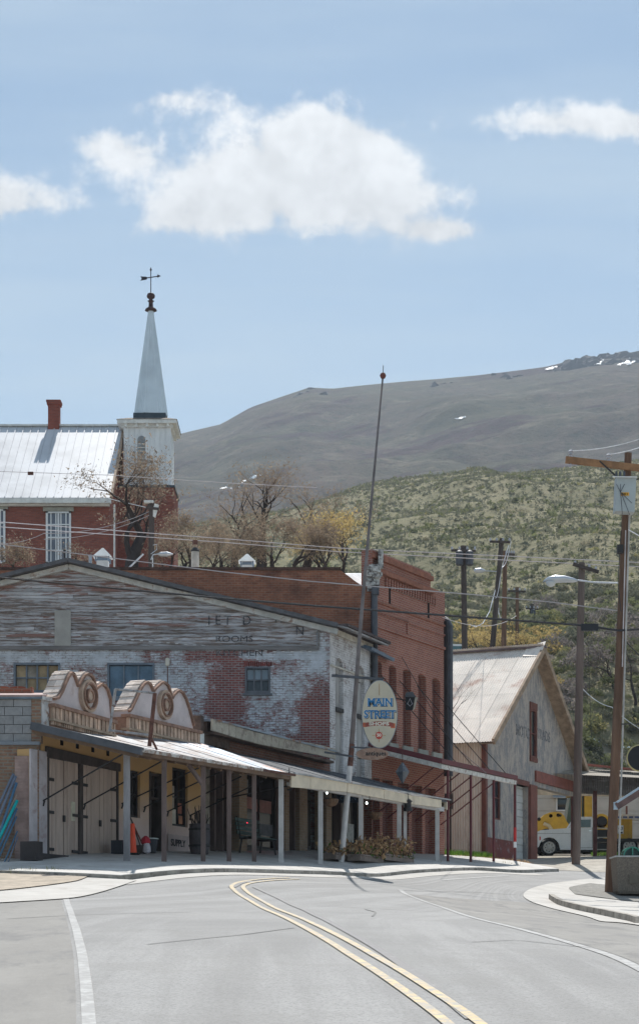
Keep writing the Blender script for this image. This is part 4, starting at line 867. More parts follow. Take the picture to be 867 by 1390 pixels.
# curved gables
pinkw = mat('pink_stucco', (.60,.52,.51), .9, .12, 1.6, .2, c2=(.5,.41,.38), thr=.62)
tile = mat('pale_roof_tile', (.64,.54,.47), .85, .2, 3, .3, rnd=.22, c2=(.36,.22,.17), thr=.68)
tile_e = mat('brown_tile_edge', (.30,.18,.13), .9, .3, 5, .4)
ledge_t = mat('ledge_tile', (.55,.39,.29), .85, .3, 4, .3, rnd=.28)
TF = .12
def curved_gable(prof, bot, med, mr, ylo):
    pp = [S1.pix(x, y, TF) for x, y in prof]
    cv = []                                                          # round the profile
    for i in range(len(pp)-1):
        for q in (0, .5): cv.append((pp[i][0]*(1-q)+pp[i+1][0]*q, pp[i][1]*(1-q)+pp[i+1][1]*q))
    cv.append(pp[-1]); b0, b1 = S1.pix(*bot[0], TF), S1.pix(*bot[1], TF)
    g = MB(); zb_ = min(b0[1], b1[1])-.05
    for i in range(len(cv)-1):
        g.prism(S1, [(cv[i][0], zb_), cv[i], cv[i+1], (cv[i+1][0], zb_)], TF-.42, TF)
    go = g.build('curved_gable', pinkw, shop)
    e = MB()
    for i in range(len(cv)-1):
        e.bar(S1.pt(cv[i][0], TF+.03, cv[i][1]+.01), S1.pt(cv[i+1][0], TF+.03, cv[i+1][1]+.01), .07, .055)
    e.build('gable_edge', tile_e, go)
    for i in range(len(cv)-1):                                       # coping tiles in two ranks across the thickness
        a = Vector((cv[i][0], 0, cv[i][1])); b_ = Vector((cv[i+1][0], 0, cv[i+1][1])); ln = (b_-a).length; n = max(1, round(ln/.13)); an = math.atan2(b_.z-a.z, b_.x-a.x)
        for k in range(n):
            c_ = a.lerp(b_, (k+.5)/n)
            for t0_, t1_ in ((TF-.02, TF-.21), (TF-.215, TF-.42)):
                piece('coping_tile', tile, go, S1, c_.x-ln/n/2+.006, c_.x+ln/n/2-.006, t1_, t0_, c_.z-.01, c_.z+.065+.012*((k+i) % 2), roll=-an)
    ms, mz = S1.pix(*med, TF); r = mr
    me_ = MB()
    for (r0, r1, t_) in ((r, r*.82, .10),):
        for k in range(28):
            q0, q1 = 2*math.pi*k/28, 2*math.pi*(k+1)/28
            me_.prism(S1, [(ms+r1*math.cos(q0), mz+r1*math.sin(q0)), (ms+r0*math.cos(q0), mz+r0*math.sin(q0)), (ms+r0*math.cos(q1), mz+r0*math.sin(q1)), (ms+r1*math.cos(q1), mz+r1*math.sin(q1))], TF, TF+t_)
    mo = me_.build('medallion', mat('medallion_tan', (.50,.37,.28), .9, .2, 5) if 'medallion_tan' not in MATS else MATS['medallion_tan'], go)
    for (r0, r1, t_, mm) in ((r*.82, r*.72, .14, tile_e), (r*.72, r*.44, .04, MATS['cream_ring'] if 'cream_ring' in MATS else mat('cream_ring', (.68,.60,.55), .9, .12, 5)), (r*.44, r*.30, .13, tile_e), (r*.30, .0, .10, MATS['medallion_tan'])):
        q = MB()
        for k in range(24):
            q0, q1 = 2*math.pi*k/24, 2*math.pi*(k+1)/24; ri = max(r1, .005)
            q.prism(S1, [(ms+ri*math.cos(q0), mz+ri*math.sin(q0)), (ms+r0*math.cos(q0), mz+r0*math.sin(q0)), (ms+r0*math.cos(q1), mz+r0*math.sin(q1)), (ms+ri*math.cos(q1), mz+ri*math.sin(q1))], TF, TF+t_)
        q.build('medallion_ring', mm, mo)
    # sloping tiled ledge below
    s_a, s_b = b0[0], b1[0]; za, zb2 = b0[1], b1[1]; n = round((s_b-s_a)/.095)
    lg = MB(); lg.prism(S1, [(s_a, za-.5), (s_b, zb2-.5), (s_b, zb2-.03), (s_a, za-.03)], -.3, TF+.03); lo_ = lg.build('tiled_ledge', tile_e, shop)
    for k in range(n):
        s_ = s_a+(s_b-s_a)*(k+.5)/n; z_ = za+(zb2-za)*(k+.5)/n
        piece('ledge_tile', ledge_t, lo_, S1, s_-.036, s_+.036, TF+.02, TF+.11+.02*(k % 2), z_-.30, z_-.04)
        piece('dentil', ledge_t, lo_, S1, s_-.024, s_+.024, TF+.02, TF+.09, z_-.44, z_-.35)
    q = MB(); q.prism(S1, [(s_a-.03, za-.05), (s_b+.03, zb2-.05), (s_b+.03, zb2+.03), (s_a-.03, za+.03)], TF-.1, TF+.17); q.build('ledge_cap', tile_e, lo_)
    q = MB(); q.prism(S1, [(s_a-.03, za-.36), (s_b+.03, zb2-.36), (s_b+.03, zb2-.305), (s_a-.03, za-.305)], TF-.1, TF+.14); q.build('ledge_batten', mat('tan_batten', (.4,.3,.22), .9) if 'tan_batten' not in MATS else MATS['tan_batten'], lo_)
curved_gable([(72.,949.5),(78,948),(83.5,939),(87,930),(91,921),(94,916),(97,914),(99.5,916.5),(101.5,921),(105,932),(107.5,928),(110.5,922.5),(114,917.5),(118,915.7),(122,917),(125.5,921),(127.5,928),(129,936),(132,933),(137.5,929),(142,932),(145.5,938),(149,950),(151,972)],
             [(67,957),(151,980)], (118,945), .39, 990)
curved_gable([(174,966),(177,963),(182,953),(186,944),(190,935.5),(194,929.5),(198.5,926.7),(203,929),(207,939),(210.5,934.5),(214.6,930.7),(218,927.8),(221,926.7),(224.5,928.5),(227.5,932),(230,940),(232.4,948.5),(235,944),(239,939.6),(243,938),(247,941),(251.8,950),(256.6,964.6),(262,985.6)],
             [(170,971),(267,994)], (222,957), .375, 1005)
q = MB(); a, b_, zb, zt = pr_(S1, 57, 68, 948, 986, TF); q.box(S1, a, b_, -.45, TF, zb, zt); q.box(S1, a-.04, b_+.02, -.5, TF+.04, zt-.03, zt+.05); q.build('parapet_pier', mat('flaking_white_pier', (.56,.55,.54), .9, .2, 4, .4, c2=(.28,.17,.12), thr=.58, c2s=5), shop)
q = MB(); a, b_, zb, zt = pr_(S1, 152, 171, 960, 1000, 0); q.box(S1, a, b_, -.8, -.3, zb, zt); q.build('parapet_wall', mat('stained_buff_wall', (.45,.38,.32), .9, .3, 4, .3, c2=(.25,.15,.11), thr=.58), shop)
q = MB(); a, b_, zb, zt = pr_(S1, 267, 275, 994, 1008, .1); q.box(S1, a, b_, -.3, .15, zb, zt); q.build('pier_cap', white_w, shop)
# ================================================================ AWNINGS OVER THE SIDEWALK
TA = 2.6
tin = mat('bright_tin_roof', (.33,.345,.365), .65, .3, 1.6, .2, metal=.1, c2=(.22,.17,.15), thr=.50, c2s=2.4, rnd=.05)
tin_b = mat('bluish_tin_roof', (.26,.31,.37), .5, .25, 1.4, .2, metal=.5, c2=(.26,.13,.08), thr=.58, c2s=1.6, rnd=.12)
shing = mat('dark_grey_shingles', (.085,.09,.10), .85, .3, 3, .5, rnd=.1)
cfas = mat('cream_fascia', (.70,.60,.46), .75, .12, 2, .15, rnd=.05)
postd = mat('brown_weathered_post', (.17,.125,.115), .9, .3, 3, .3, stretch=(1,1,.3))
postl = mat('grey_weathered_post', (.25,.24,.25), .9, .3, 3, .3, stretch=(1,1,.3))
postw = mat('off_white_post', (.56,.54,.53), .7, .12, 3, .1)
maroon = mat('maroon_paint', (.13,.03,.035), .5, .2, 3, .1)
warm_c = mat('brown_ceiling_boards', (.15,.10,.07), .9, .3, 2, .3, rnd=.15)
def gz_(fr, s, t): p = fr.pt(s, t, 0); return G(p.x, p.y)
def fz(tab, s): return float(np.interp(s, [a for a, _ in tab], [b for _, b in tab]))
def awning(root, fr, S, T0, zf, zb_, nm, top_m, nsheet, thick=.06, ceil=None):
    """sloping roof sheets between wall line t=0 and front edge t=T0"""
    for i in range(nsheet):
        a, b_ = S[0]+(S[1]-S[0])*i/nsheet, S[0]+(S[1]-S[0])*(i+1)/nsheet; e = .006; lift = .012*(i % 2)
        q = MB(); q.slab([fr.pt(a, T0, fz(zf, a)+lift), fr.pt(b_-e, T0, fz(zf, b_)+lift), fr.pt(b_-e, 0.02, fz(zb_, b_)+lift), fr.pt(a, 0.02, fz(zb_, a)+lift)], thick); q.build('roof_sheet', top_m, root)
    n = int((S[1]-S[0])/.6)
    for i in range(n+1):
        s = S[0]+.05+(S[1]-S[0]-.1)*i/n; q = MB(); q.bar(fr.pt(s, T0-.1, fz(zf, s)-.14), fr.pt(s, .03, fz(zb_, s)-.14), .06, .12); q.build('rafter', warm_c, root)
def post(root, fr, px, pyb, T_, ztop_, wd, mm, name='post', lean=0, pytop=None):
    s, zb_ = fr.pix(px, pyb, T_); p = fr.pt(s, T_, 0); z0 = G(p.x, p.y)+.08
    q = MB(); q.bar((p.x, p.y, z0), (p.x+lean, p.y, ztop_), wd, wd); return q.build(name, mm, root), s
zf1 = [(0, 6.20), (8.1, 6.36)]; zb1 = [(-.2, 6.84), (2.5, 6.93), (5, 7.14), (8.2, 7.34)]
aw1 = thing('porch_awning', S1.pt(0, TA, G(*S1.pt(0, TA, 0)[:2])), 'sun-bleached tin porch awning on dark timber posts before the curved gable shop', 'awning')
awning(aw1, S1, (-.15, 6.0), TA+.15, zf1, zb1, '', tin, 8)
awning(aw1, S1, (6.0, 8.2), TA+.15, zf1, zb1, '', tin_b, 3)
q = MB(); q.bar(S1.pt(-.2, TA+.2, 6.13), S1.pt(-.2, .0, 6.82), .12, .17); q.build('gutter', steel_dk, aw1)
q = MB(); q.bar(S1.pt(-.2, TA+.1, 6.10), S1.pt(8.2, TA+.1, 6.27), .07, .10); q.build('front_beam', warm_c, aw1)
q = MB(); q.bar(S1.pt(-.2, TA+.19, 6.15), S1.pt(6.2, TA+.19, 6.30), .03, .07); q.build('front_trim', mat('peeling_white_trim', (.55,.52,.48), .8, .3, 5, .2, c2=(.25,.16,.12), thr=.52, c2s=6), aw1)
q = MB(); q.bar(S1.pt(6.2, TA+.19, 6.30), S1.pt(8.25, TA+.19, 6.35), .03, .06); q.build('rusty_trim', rust, aw1)
po = MB(); s_, _ = S1.pix(172.5, 1177, 2.1); p = S1.pt(s_, 2.1, 0); po.bar((p.x, p.y, G(p.x, p.y)+.08), (p.x, p.y, 6.22), .14, .14); po.build('post', postl, aw1)
for px, mm in ((223, postd), (276, postd), (311, postd), (345, postd)): post(aw1, S1, px, 1177, TA, 6.2, .11, mm)
for px, tz in ((223, 1), (277, -1)):
    s, _ = S1.pix(px, 1177, TA); q = MB(); q.bar(S1.pt(s, TA, 5.65), S1.pt(s+.0+.45*tz, TA-.2, 6.15), .08, .08); q.build('brace', postd, aw1)
for px, py in ((59, 1087), (114, 1092), (165.5, 1091), (195.5, 1096), (227, 1102), (258, 1107), (294, 1086)):
    s, z = S1.pix(px, py, .05); q = MB(); q.tube([S1.pt(s, .05, z), S1.pt(s+.1, 2.1, 6.18)], .018, 6); q.tube([S1.pt(s, .05, z-.12), S1.pt(s, .09, z)], .022, 5); q.build('tie_rod', dark_iron, aw1)
# second awning
zf2 = [(8, 6.36), (12, 6.5), (16.5, 6.5), (21, 6.62)]; zb2 = [(8, 7.22), (14, 7.3), (21, 7.42)]
aw2 = thing('porch_awning', S1.pt(14, TA, G(*S1.pt(14, TA, 0)[:2])), 'dark shingled porch awning with broad cream fascia on off-white posts', 'awning')
awning(aw2, S1, (8.25, 20.6), TA+.1, zf2, zb2, '', shing, 12)
prev = None
for px0, px1, h0, h1 in ((395,420,.32,.30),(420.5,470,.30,.27),(471,520,.27,.25),(520.5,560,.25,.24),(560.5,598,.24,.23)):
    a, b_ = S1.pix(px0, 1060, TA+.14)[0], S1.pix(px1, 1060, TA+.14)[0]
    q = MB(); q.prism(S1, [(a, fz(zf2, a)-.02-h0), (b_, fz(zf2, b_)-.02-h1), (b_, fz(zf2, b_)+.0), (a, fz(zf2, a)+.0)], TA+.11, TA+.16); q.build('fascia', cfas, aw2)
q = MB(); q.bar(S1.pt(8.2, TA+.18, 6.4), S1.pt(20.7, TA+.18, 6.65), .05, .04); q.build('drip_edge', mat('grey_drip_edge', (.4,.41,.42), .5, .3, 2, metal=.3, c2=(.3,.2,.15), thr=.6), aw2)
q = MB(); q.prism(Fr(*S1.pt(20.6, 0, 0)[:2], S1.nx, S1.ny), [(.0, 7.1), (TA+.1, 6.33), (TA+.1, 6.58), (0, 7.38)], -.04, .04); q.build('end_board', cfas, aw2)
q = MB(); q.bar(S1.pt(8.3, TA-.02, 6.16), S1.pt(20.5, TA-.02, 6.34), .12, .14); q.build('front_beam', postw, aw2)
for px in (381.5, 435, 489.5, 541.5, 549.5, 593): post(aw2, S1, px, 1174, TA, 6.2+.0*px+(.1 if px > 480 else 0), .13 if px != 549.5 else .1, postw)
for px in (381.5, 435, 489.5):
    s, _ = S1.pix(px, 1175, TA); q = MB(); q.bar(S1.pt(s, TA, 5.25), S1.pt(s+.3, TA-.1, 5.42), .04, .04); q.build('bracket', postw, aw2)
# maroon pipe awning of the hall
T3 = 2.6; aw3 = thing('pipe_awning', S3.pt(0, T3, G(*S3.pt(0, T3, 0)[:2])), 'flat awning with maroon edge on thin maroon pipe posts by the brick hall', 'awning')
zf3 = [(0, 7.85), (6, 7.82)]; zb3_ = [(0, 8.55), (6, 8.55)]
sE = 5.55
lite_c = mat('pale_awning_boards', (.40,.37,.33), .8, .2, 2, .2, rnd=.1)
for i in range(8):
    a, b_ = -.3+(sE+.3)*i/8, -.3+(sE+.3)*(i+1)/8; q = MB(); q.slab([S3.pt(a, T3, fz(zf3, a)), S3.pt(b_-.01, T3, fz(zf3, b_)), S3.pt(b_-.01, .02, 8.5), S3.pt(a, .02, 8.5)], .06); q.build('roof_sheet', lite_c, aw3)
q = MB(); q.bar(S3.pt(-.33, T3+.02, 7.87), S3.pt(-.33, .05, 8.56), .06, .17); q.bar(S3.pt(-.35, T3+.04, 7.87), S3.pt(sE+.3, T3+.04, 7.84), .06, .15); q.build('maroon_edge', maroon, aw3)
q = MB(); q.bar(S3.pt(-.31, T3-.02, 7.72), S3.pt(-.31, .05, 8.40), .08, .16); q.bar(S3.pt(-.33, T3, 7.70), S3.pt(sE+.28, T3, 7.67), .08, .14); q.build('white_beam', mat('peeling_white_beam', (.58,.56,.52), .8, .2, 5, .2, c2=(.3,.22,.18), thr=.6, c2s=6), aw3)
for k in range(10):
    s = -.3+k*.62; q = MB(); q.bar(S3.pt(s, T3-.03, fz(zf3, s)-.1), S3.pt(s, .05, 8.4), .05, .08); q.build('rafter', lite_c, aw3)
for px in (607.5, 638.5, 669.5, 698.5):
    s, _ = S3.pix(px, 1170, T3); p = S3.pt(s, T3, 0); g0 = G(p.x, p.y)+(.12 if px < 620 else .02)
    q = MB(); q.tube([(p.x, p.y, g0), (p.x, p.y, 7.7)], .045, 8); po = q.build('post', maroon, aw3)
    if px > 690:
        r_ = MB(); r_.tube([(p.x, p.y, g0+.75), (p.x, p.y, g0+1.25)], .052, 8); r_.build('red_band', mat('bright_red_band', (.5,.03,.03), .5), po)
        r_ = MB(); r_.tube([(p.x, p.y, g0+.55), (p.x, p.y, g0+.75)], .052, 8); r_.build('white_band', white_p, po)
for k in range(6):
    s = .1+k*1.02; q = MB(); q.tube([S3.pt(s, .02, 6.25), S3.pt(s, 2.2, 7.75)], .022, 6); q.build('brace', maroon, aw3)
for k in range(4):       # stays up to the wall
    s = .6+k*1.35; q = MB(); q.tube([S3.pt(s, .03, 10.9), S3.pt(s+.35, T3, 7.9)], .014, 5); q.build('stay_rod', dark_iron, aw3)

# ================================================================ SECOND SHOP (dark glazed fronts between brick piers)
sh2 = thing('low_brick_shop', S1.pt(LS, 0, G(*S1.pt(LS, 0, 0)[:2])), 'low brick shop row with sagging cream roof fascia and dark doorways between piers', 'shop')
tanb = brick('tan_pier_brick', S1.ang, (.46,.33,.24), (.38,.27,.19), (.42,.35,.28), rows=.075, stain=.3)
z2b, z2t = 3.7, 7.95
S2E = 17.35
rdk = brick('dark_upper_brick', S1.ang, (.22,.10,.07), (.14,.07,.05), (.2,.16,.14), rows=.075, stain=.5)
q = MB(); q.box(S1, LS+.01, S2E, -.3, 0, 7.0, 7.62); q.box(S1, LS+.01, S2E, -5.5, -5.2, z2b, 7.6); q.build('upper_wall', rdk, sh2)
q = MB(); a, za = S1.pix(288, 985, .4); b_, zbz = S1.pix(455, 1018, .4)
mdl = (a+b_)/2
for i in range(6):
    u0, u1 = i/6, (i+1)/6; sag = lambda u: -.06*math.sin(math.pi*u*1.6)
    q = MB(); q.prism(S1, [(a+(b_-a)*u0, 7.62+sag(u0)), (a+(b_-a)*u1-.01, 7.62+sag(u1)), (a+(b_-a)*u1-.01, 7.93+sag(u1)), (a+(b_-a)*u0, 7.93+sag(u0))], .36, .42); q.build('fascia', mat('stained_fascia', (.42,.38,.31), .85, .2, 2, .3, c2=(.24,.2,.17), thr=.56, c2s=2, rnd=.1) if 'stained_fascia' not in MATS else MATS['stained_fascia'], sh2)
q = MB(); q.slab([S1.pt(LS, .45, 7.94), S1.pt(b_, .45, 7.94), S1.pt(b_, -5.5, 8.2), S1.pt(LS, -5.5, 8.2)], .05); q.build('roof', tin_b, sh2)
q = MB(); q.box(S1, LS, b_, .02, .36, 7.55, 7.62); q.build('eave_soffit', mat('rotten_wood', (.12,.085,.07), .9, .4, 4, .5), sh2)
rr = random.Random(2); q = MB()
for k in range(18): s0_ = LS-.3+k*.1; q.box(S1, s0_, s0_+.08, -.2, .1, 7.3, 7.5+rr.uniform(.1, .55))
q.build('broken_parapet', MATS['rotten_wood'], sh2)
q = MB()
piers = [(265,283),(323,333.5),(385,391),(405,415.5),(441,448.5),(488,492)]
stone = mat('stone_pier', (.27,.24,.20), .95, .35, 3, .5)
for i, (x0, x1) in enumerate(piers):
    a, b_ = S1.pix(x0, 1100)[0], S1.pix(x1, 1100)[0]; q = MB(); q.box(S1, max(a, LS+.0 if i == 0 else a)+.005, b_, -.35, .04, z2b, 7.0); q.build('pier', stone if i == 0 else tanb, sh2)
gS = lambda px: S1.pix(px, 1100)[0]
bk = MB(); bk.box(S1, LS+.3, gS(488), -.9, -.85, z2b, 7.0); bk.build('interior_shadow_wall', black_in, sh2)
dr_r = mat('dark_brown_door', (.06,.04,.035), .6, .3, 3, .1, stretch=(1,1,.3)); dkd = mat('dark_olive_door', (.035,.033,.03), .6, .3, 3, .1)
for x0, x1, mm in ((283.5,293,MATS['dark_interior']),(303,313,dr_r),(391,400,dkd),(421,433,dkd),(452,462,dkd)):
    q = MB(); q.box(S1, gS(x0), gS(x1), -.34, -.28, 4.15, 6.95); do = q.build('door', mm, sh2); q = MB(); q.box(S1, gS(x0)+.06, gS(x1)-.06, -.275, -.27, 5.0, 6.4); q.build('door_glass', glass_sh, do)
for x0 in (284, 292.5, 303, 313.5, 377.5, 400.5, 416, 449, 463.5):
    piece('door_jamb', postd, sh2, S1, gS(x0), gS(x0)+.07, -.3, -.02, z2b+.3, 7.0)
q = MB(); q.box(S1, gS(333.6), gS(377), -.2, -.05, z2b, 4.72); bo = q.build('stall_riser', mat('dark_panelled_riser', (.09,.08,.075), .7, .3, 3, .1), sh2)
for k in range(4): piece('riser_panel', MATS['dark_panelled_riser'], bo, S1, gS(334.5)+k*(gS(377)-gS(334))/4, gS(334.5)+(k+.9)*(gS(377)-gS(334))/4, -.05, -.03, z2b+.55, 4.62)
so_ = shopwin(sh2, S1, gS(333.6), gS(377), 4.72, 6.98, 2, 1, dkd, glass_sh)
for (x0, x1, y0, y1, c) in ((335,349,1080,1096,(.30,.14,.12)),(351,374,1084,1101,(.30,.15,.13)),(357,376,1117,1133,(.14,.14,.15)),(338,343,1057,1076,(.2,.2,.19))):  # coloured sheets painting street reflections into the glass
    a, b_, zb, zt = pr_(S1, x0, x1, y0, y1); n_m = 'window_reflection_%d' % x0; q = MB(); q.box(S1, a, b_, -.145, -.135, zb, zt); q.build('window_reflection', mat(n_m, c, .7, .3, 4), so_)
# lit sign bulb in the window
s_, z_ = S1.pix(336, 1118); q = MB(); q.lathe(S1.pt(s_, -.08, z_), [(.02,-.05),(.07,-.03),(.08,.0),(.07,.03),(.02,.05)], 10, 'y'); q.build('neon_light', mat('red_neon', (.9,.02,.04), .3, emit=((1, .02, .06), 5)), so_)
ww = shopwin(sh2, S1, gS(466), gS(487.5), 4.5, 6.7, 1, 1, dkd, glass_sh); q = MB(); a, b_, zb, zt = pr_(S1, 470, 482, 1117, 1142); q.box(S1, a, b_, -.07, -.05, zb, zt); q.build('window_reflection', mat('white_reflection', (.42,.43,.42), .6, .3, 9), ww)  # pale sheet painting a white reflection in the glass
q = MB(); q.box(S1, gS(465), gS(488), -.2, -.03, z2b, 4.5); q.build('stall_riser', MATS['dark_panelled_riser'], sh2)
q = MB(); q.box(S1, gS(449), gS(503)+.4, -.35, .0, 6.86, 6.95); q.build('front_beam', postd, sh2)
# blue-lettered hanging sign
sg = thing('small_blue_sign', S1.pt(gS(457), 1.2, 6.2), 'small dark blue lettered board hanging under the awning by the hanging basket', 'sign')
fb = Fr(*S1.pt(gS(457)-.3, 1.6, 0)[:2], 1, -.15); 
sA1, zA1 = fb.pix(457, 1084); sA2, _ = fb.pix(488, 1080); q = MB(); q.box(fb, sA1, sA2, -.02, .02, zA1-.13, zA1+.13); q.build('board', mat('navy_board', (.03,.045,.08), .6), sg)
q = MB(); 
for s in (sA1+.08, sA2-.08): q.tube([fb.pt(s, 0, zA1+.13), fb.pt(s, 0, 6.9)], .008, 4)
q.build('chain', dark_iron, sg)
text('lettering', 'OPEN', mat('blue_letters', (.10,.2,.34), .6), sg, fb, (sA1+sA2)/2, zA1, .024, .2, .002)
def lantern(px, py, label, T_=TA-.05, lit=True):
    s, z = S1.pix(px, py, T_); c = S1.pt(s, T_, z); t_ = thing('porch_lantern', c, label, 'lantern', 'black porch lanterns with glowing bulbs under the awning')
    q = MB(); f0 = Fr(c.x, c.y, 1, 0); q.box(f0, -.09, .09, -.09, .09, c.z+.16, c.z+.2); q.box(f0, -.06, .06, -.06, .06, c.z-.17, c.z-.14)
    for a in (-1, 1):
        for b_ in (-1, 1): q.bar((c.x+a*.055, c.y+b_*.055, c.z-.15), (c.x+a*.085, c.y+b_*.085, c.z+.17), .014, .014)
    q.lathe((c.x, c.y, c.z+.2), [(.1, 0), (.03, .09), (.012, .12)], 8); q.tube([(c.x, c.y, c.z+.3), (c.x, c.y, c.z+.42), (c.x-.02, c.y+.05, c.z+.45)], .012, 5); q.build('cage', dark_iron, t_)
    q = MB(); q.lathe(c, [(.01,-.04),(.025,-.02),(.028,.0),(.02,.02),(.01,.04)], 10); q.build('bulb', mat('glowing_bulb', (.9,1,.95), .3, emit=((.85, 1, .93), 5)) if 'glowing_bulb' not in MATS else MATS['glowing_bulb'], t_)
lantern(392.5, 1064, 'porch lantern beside the first off-white post, nearest the shop window')
lantern(443.5, 1076, 'porch lantern right above the hanging basket')
lantern(497.5, 1090, 'porch lantern farthest right, before the brick hall piers')
def basket(px, py, label, T_=TA-.2):
    s, z = S1.pix(px, py, T_); c = S1.pt(s, T_, z); t_ = thing('hanging_basket', c, label, 'hanging basket', 'fibre hanging baskets under the awning')
    q = MB(); q.lathe(c, [(.03,-.17),(.14,-.13),(.21,-.04),(.23,.04),(.2,.05)], 12); q.build('bowl', mat('coir_bowl', (.17,.10,.06), .95, .35, 9, .6) if 'coir_bowl' not in MATS else MATS['coir_bowl'], t_)
    q = MB()
    for k in range(3): a = k*2.1; q.tube([(c.x+.22*math.cos(a), c.y+.22*math.sin(a), c.z+.04), (c.x, c.y, c.z+.5)], .006, 4)
    q.build('chain', dark_iron, t_)
basket(448.5, 1087, 'brown hanging basket beside the second lantern'); basket(509, 1105, 'brown hanging basket with pale rim before the brick hall piers')
# bell / metal lamp hung on slim post
s, z = S1.pix(547, 1095, TA); c = S1.pt(s, TA+.15, z); t_ = thing('iron_bell_lamp', c, 'dark iron lamp fixed to the paired slim posts of the awning', 'lamp')
q = MB(); q.lathe((c.x, c.y, c.z-.14), [(.13, 0), (.13, .1), (.1, .12), (.1, .26), (.14, .3), (.03, .38)], 10); q.tube([(c.x, c.y, c.z+.2), (c.x, c.y, c.z+.42)], .025, 5); q.build('lamp_body', dark_iron, t_)
s, z = S3.pix(546, 1048, 1.5); c = S3.pt(s, 1.5, z); t_ = thing('diamond_lantern', c, 'grey diamond shaped lantern hanging on a rod from the maroon awning', 'lantern')
q = MB(); q.lathe(c, [(.02,-.36),(.22,0),(.2,.04),(.03,.3)], 4); q.build('glass_body', mat('grey_lantern_glass', (.16,.17,.19), .3), t_); q = MB(); q.tube([(c.x, c.y, c.z+.28), (c.x, c.y, 8.2)], .012, 5); q.build('rod', rust, t_)

# ================================================================ BLOCK BUILDING AT LEFT
BY = 43.25; fbk = Fr(0, BY, 1, 0); bX = lambda px: cx(px, BY); bZ = lambda py: cz(py, BY)
bb = thing('block_annexe', (bX(20), BY, G(bX(20), BY)), 'low flat-roofed annexe of grey blocks over old brick at the left edge', 'building')
tb = brick('annexe_brick', 0, (.34,.22,.15), (.25,.14,.10), (.28,.24,.2), rows=.075, bw=.21, stain=.3, msize=.015)
xl = bX(-130)
q = MB(); q.box(fbk, xl, bX(53), -.3, 0, bZ(1172)-.5, bZ(1010)); q.box(fbk, bX(43), bX(56), -.3, .0, bZ(1008), bZ(949)); q.box(fbk, xl, bX(43), -.3, -.09, bZ(1008), bZ(949)); q.box(fbk, xl, xl+.2, -5, -.3, bZ(1172)-.5, bZ(949)); q.build('wall', tb, bb)
blkm = mat('grey_cinder_block', (.30,.30,.31), .92, .15, 6, .5, rnd=.12); bw_, bh = .405, .203; z = bZ(1008)
r = 0
while z < bZ(952):
    x = bX(43)-(bw_/2 if r % 2 else 0)
    if r % 2: piece('cinder_block', blkm, bb, fbk, x+.006, bX(43)-.004, -.09, -.0, z+.006, min(z+bh, bZ(949))-.006)
    while x > bX(-40): piece('cinder_block', blkm, bb, fbk, x-bw_+.006, x-.006, -.09, 0+.004*(r % 3), z+.006, min(z+bh, bZ(949))-.006); x -= bw_
    z += bh; r += 1
q = MB(); q.box(fbk, xl, bX(58), -.4, .1, bZ(949), bZ(944.5)); q.build('fascia', mat('blue_grey_fascia', (.16,.20,.25), .6), bb)
q = MB(); q.slab([(xl, BY-.12, bZ(944)), (bX(58), BY-.12, bZ(944)), (bX(58), BY+5, bZ(944)+.75), (xl, BY+5, bZ(944)+.75)], .04); q.build('roof', mat('pink_grey_roof', (.42,.30,.28), .8, .15), bb)
q = MB(); q.box(fbk, xl, bX(55), -.1, .08, bZ(1011.5), bZ(1007)); q.build('ledge', mat('blue_grey_ledge', (.2,.22,.25), .7), bb)
pk_b = brick('pink_pier_brick', 0, (.40,.22,.18), (.33,.16,.13), (.36,.26,.22), rows=.075, bw=.21, stain=.3, paint=(.42,.30,.27), pthr=.50)
q = MB(); q.box(fbk, bX(22), bX(44), .001, .16, bZ(1172)-.5, bZ(1027)); q.build('pier', pk_b, bb)
rb_ = MB(); rng = random.Random(8); 
pts_r = [(-130, 935)]+[(x, 938-6*math.sin((x+60)/45)+rng.uniform(-1.5, 1.5)) for x in range(-100, 46, 6)]
rb_.prism(Fr(0, BY+3.6, 1, 0), [(cx(a, BY+3.6), cz(b, BY+3.6)) for a, b in pts_r]+[(cx(44, BY+3.6), cz(952, BY+3.6)), (cx(-130, BY+3.6), cz(952, BY+3.6))], -.3, 0); rb_.build('ragged_brick_wall', brick('ragged_brick', 0, (.36,.12,.07), (.25,.08,.05), (.3,.2,.15), rows=.075), bb)
for k, (xb, xt, yt, rd_, col_) in enumerate(((-34,18,1050,3.2,'g'),(-24,21,1053,3.4,'g'),(-10,22,1062,3.2,'b'),(-20,22.5,1078,1.8,'t'),(-13,23,1086,3.6,'c'),(-6,22.5,1097,2.8,'b'),(-1,22,1108,2.,'b'),(9,23,1128,1.8,'b'),(14,23.5,1136,1.6,'g'))):
    mm = {'g': ('blue_grey_pipe', (.16,.19,.25)), 'b': ('blue_pipe', (.07,.16,.26)), 't': ('tan_pipe', (.35,.27,.22)), 'c': ('teal_pipe', (.0,.40,.40))}[col_]
    lb = {'g': 'blue-grey pipe', 'b': 'deep blue pipe', 't': 'thin tan pipe', 'c': 'bright teal pipe'}[col_]
    q = MB(); Yp = BY-.45-.035*k; zt_ = cz(yt, Yp); xx0, xx1 = cx(xb, Yp), cx(xt, Yp); g0 = G(xx0, Yp)+.05
    q.tube([(xx0, Yp-.3, g0), (xx1, Yp+.1, zt_)], rd_/2/F*Yp*1.25, 8)
    o = q.build('leaning_pipe', MATS.get(mm[0]) or mat(mm[0], mm[1], .45, .15, 3), org=(xx0, Yp-.3, g0), smooth=True)
    tag(o, '%s on the brick annexe, %s' % (lb, ('outermost top left','second from the top left','third from the top left','touching the teal one','thickest of the bundle','just under the teal one','sixth down below the teal','short and low near the pier','shortest and nearest the pier foot')[k]), 'pipe', 'pipes leaning against the brick annexe')

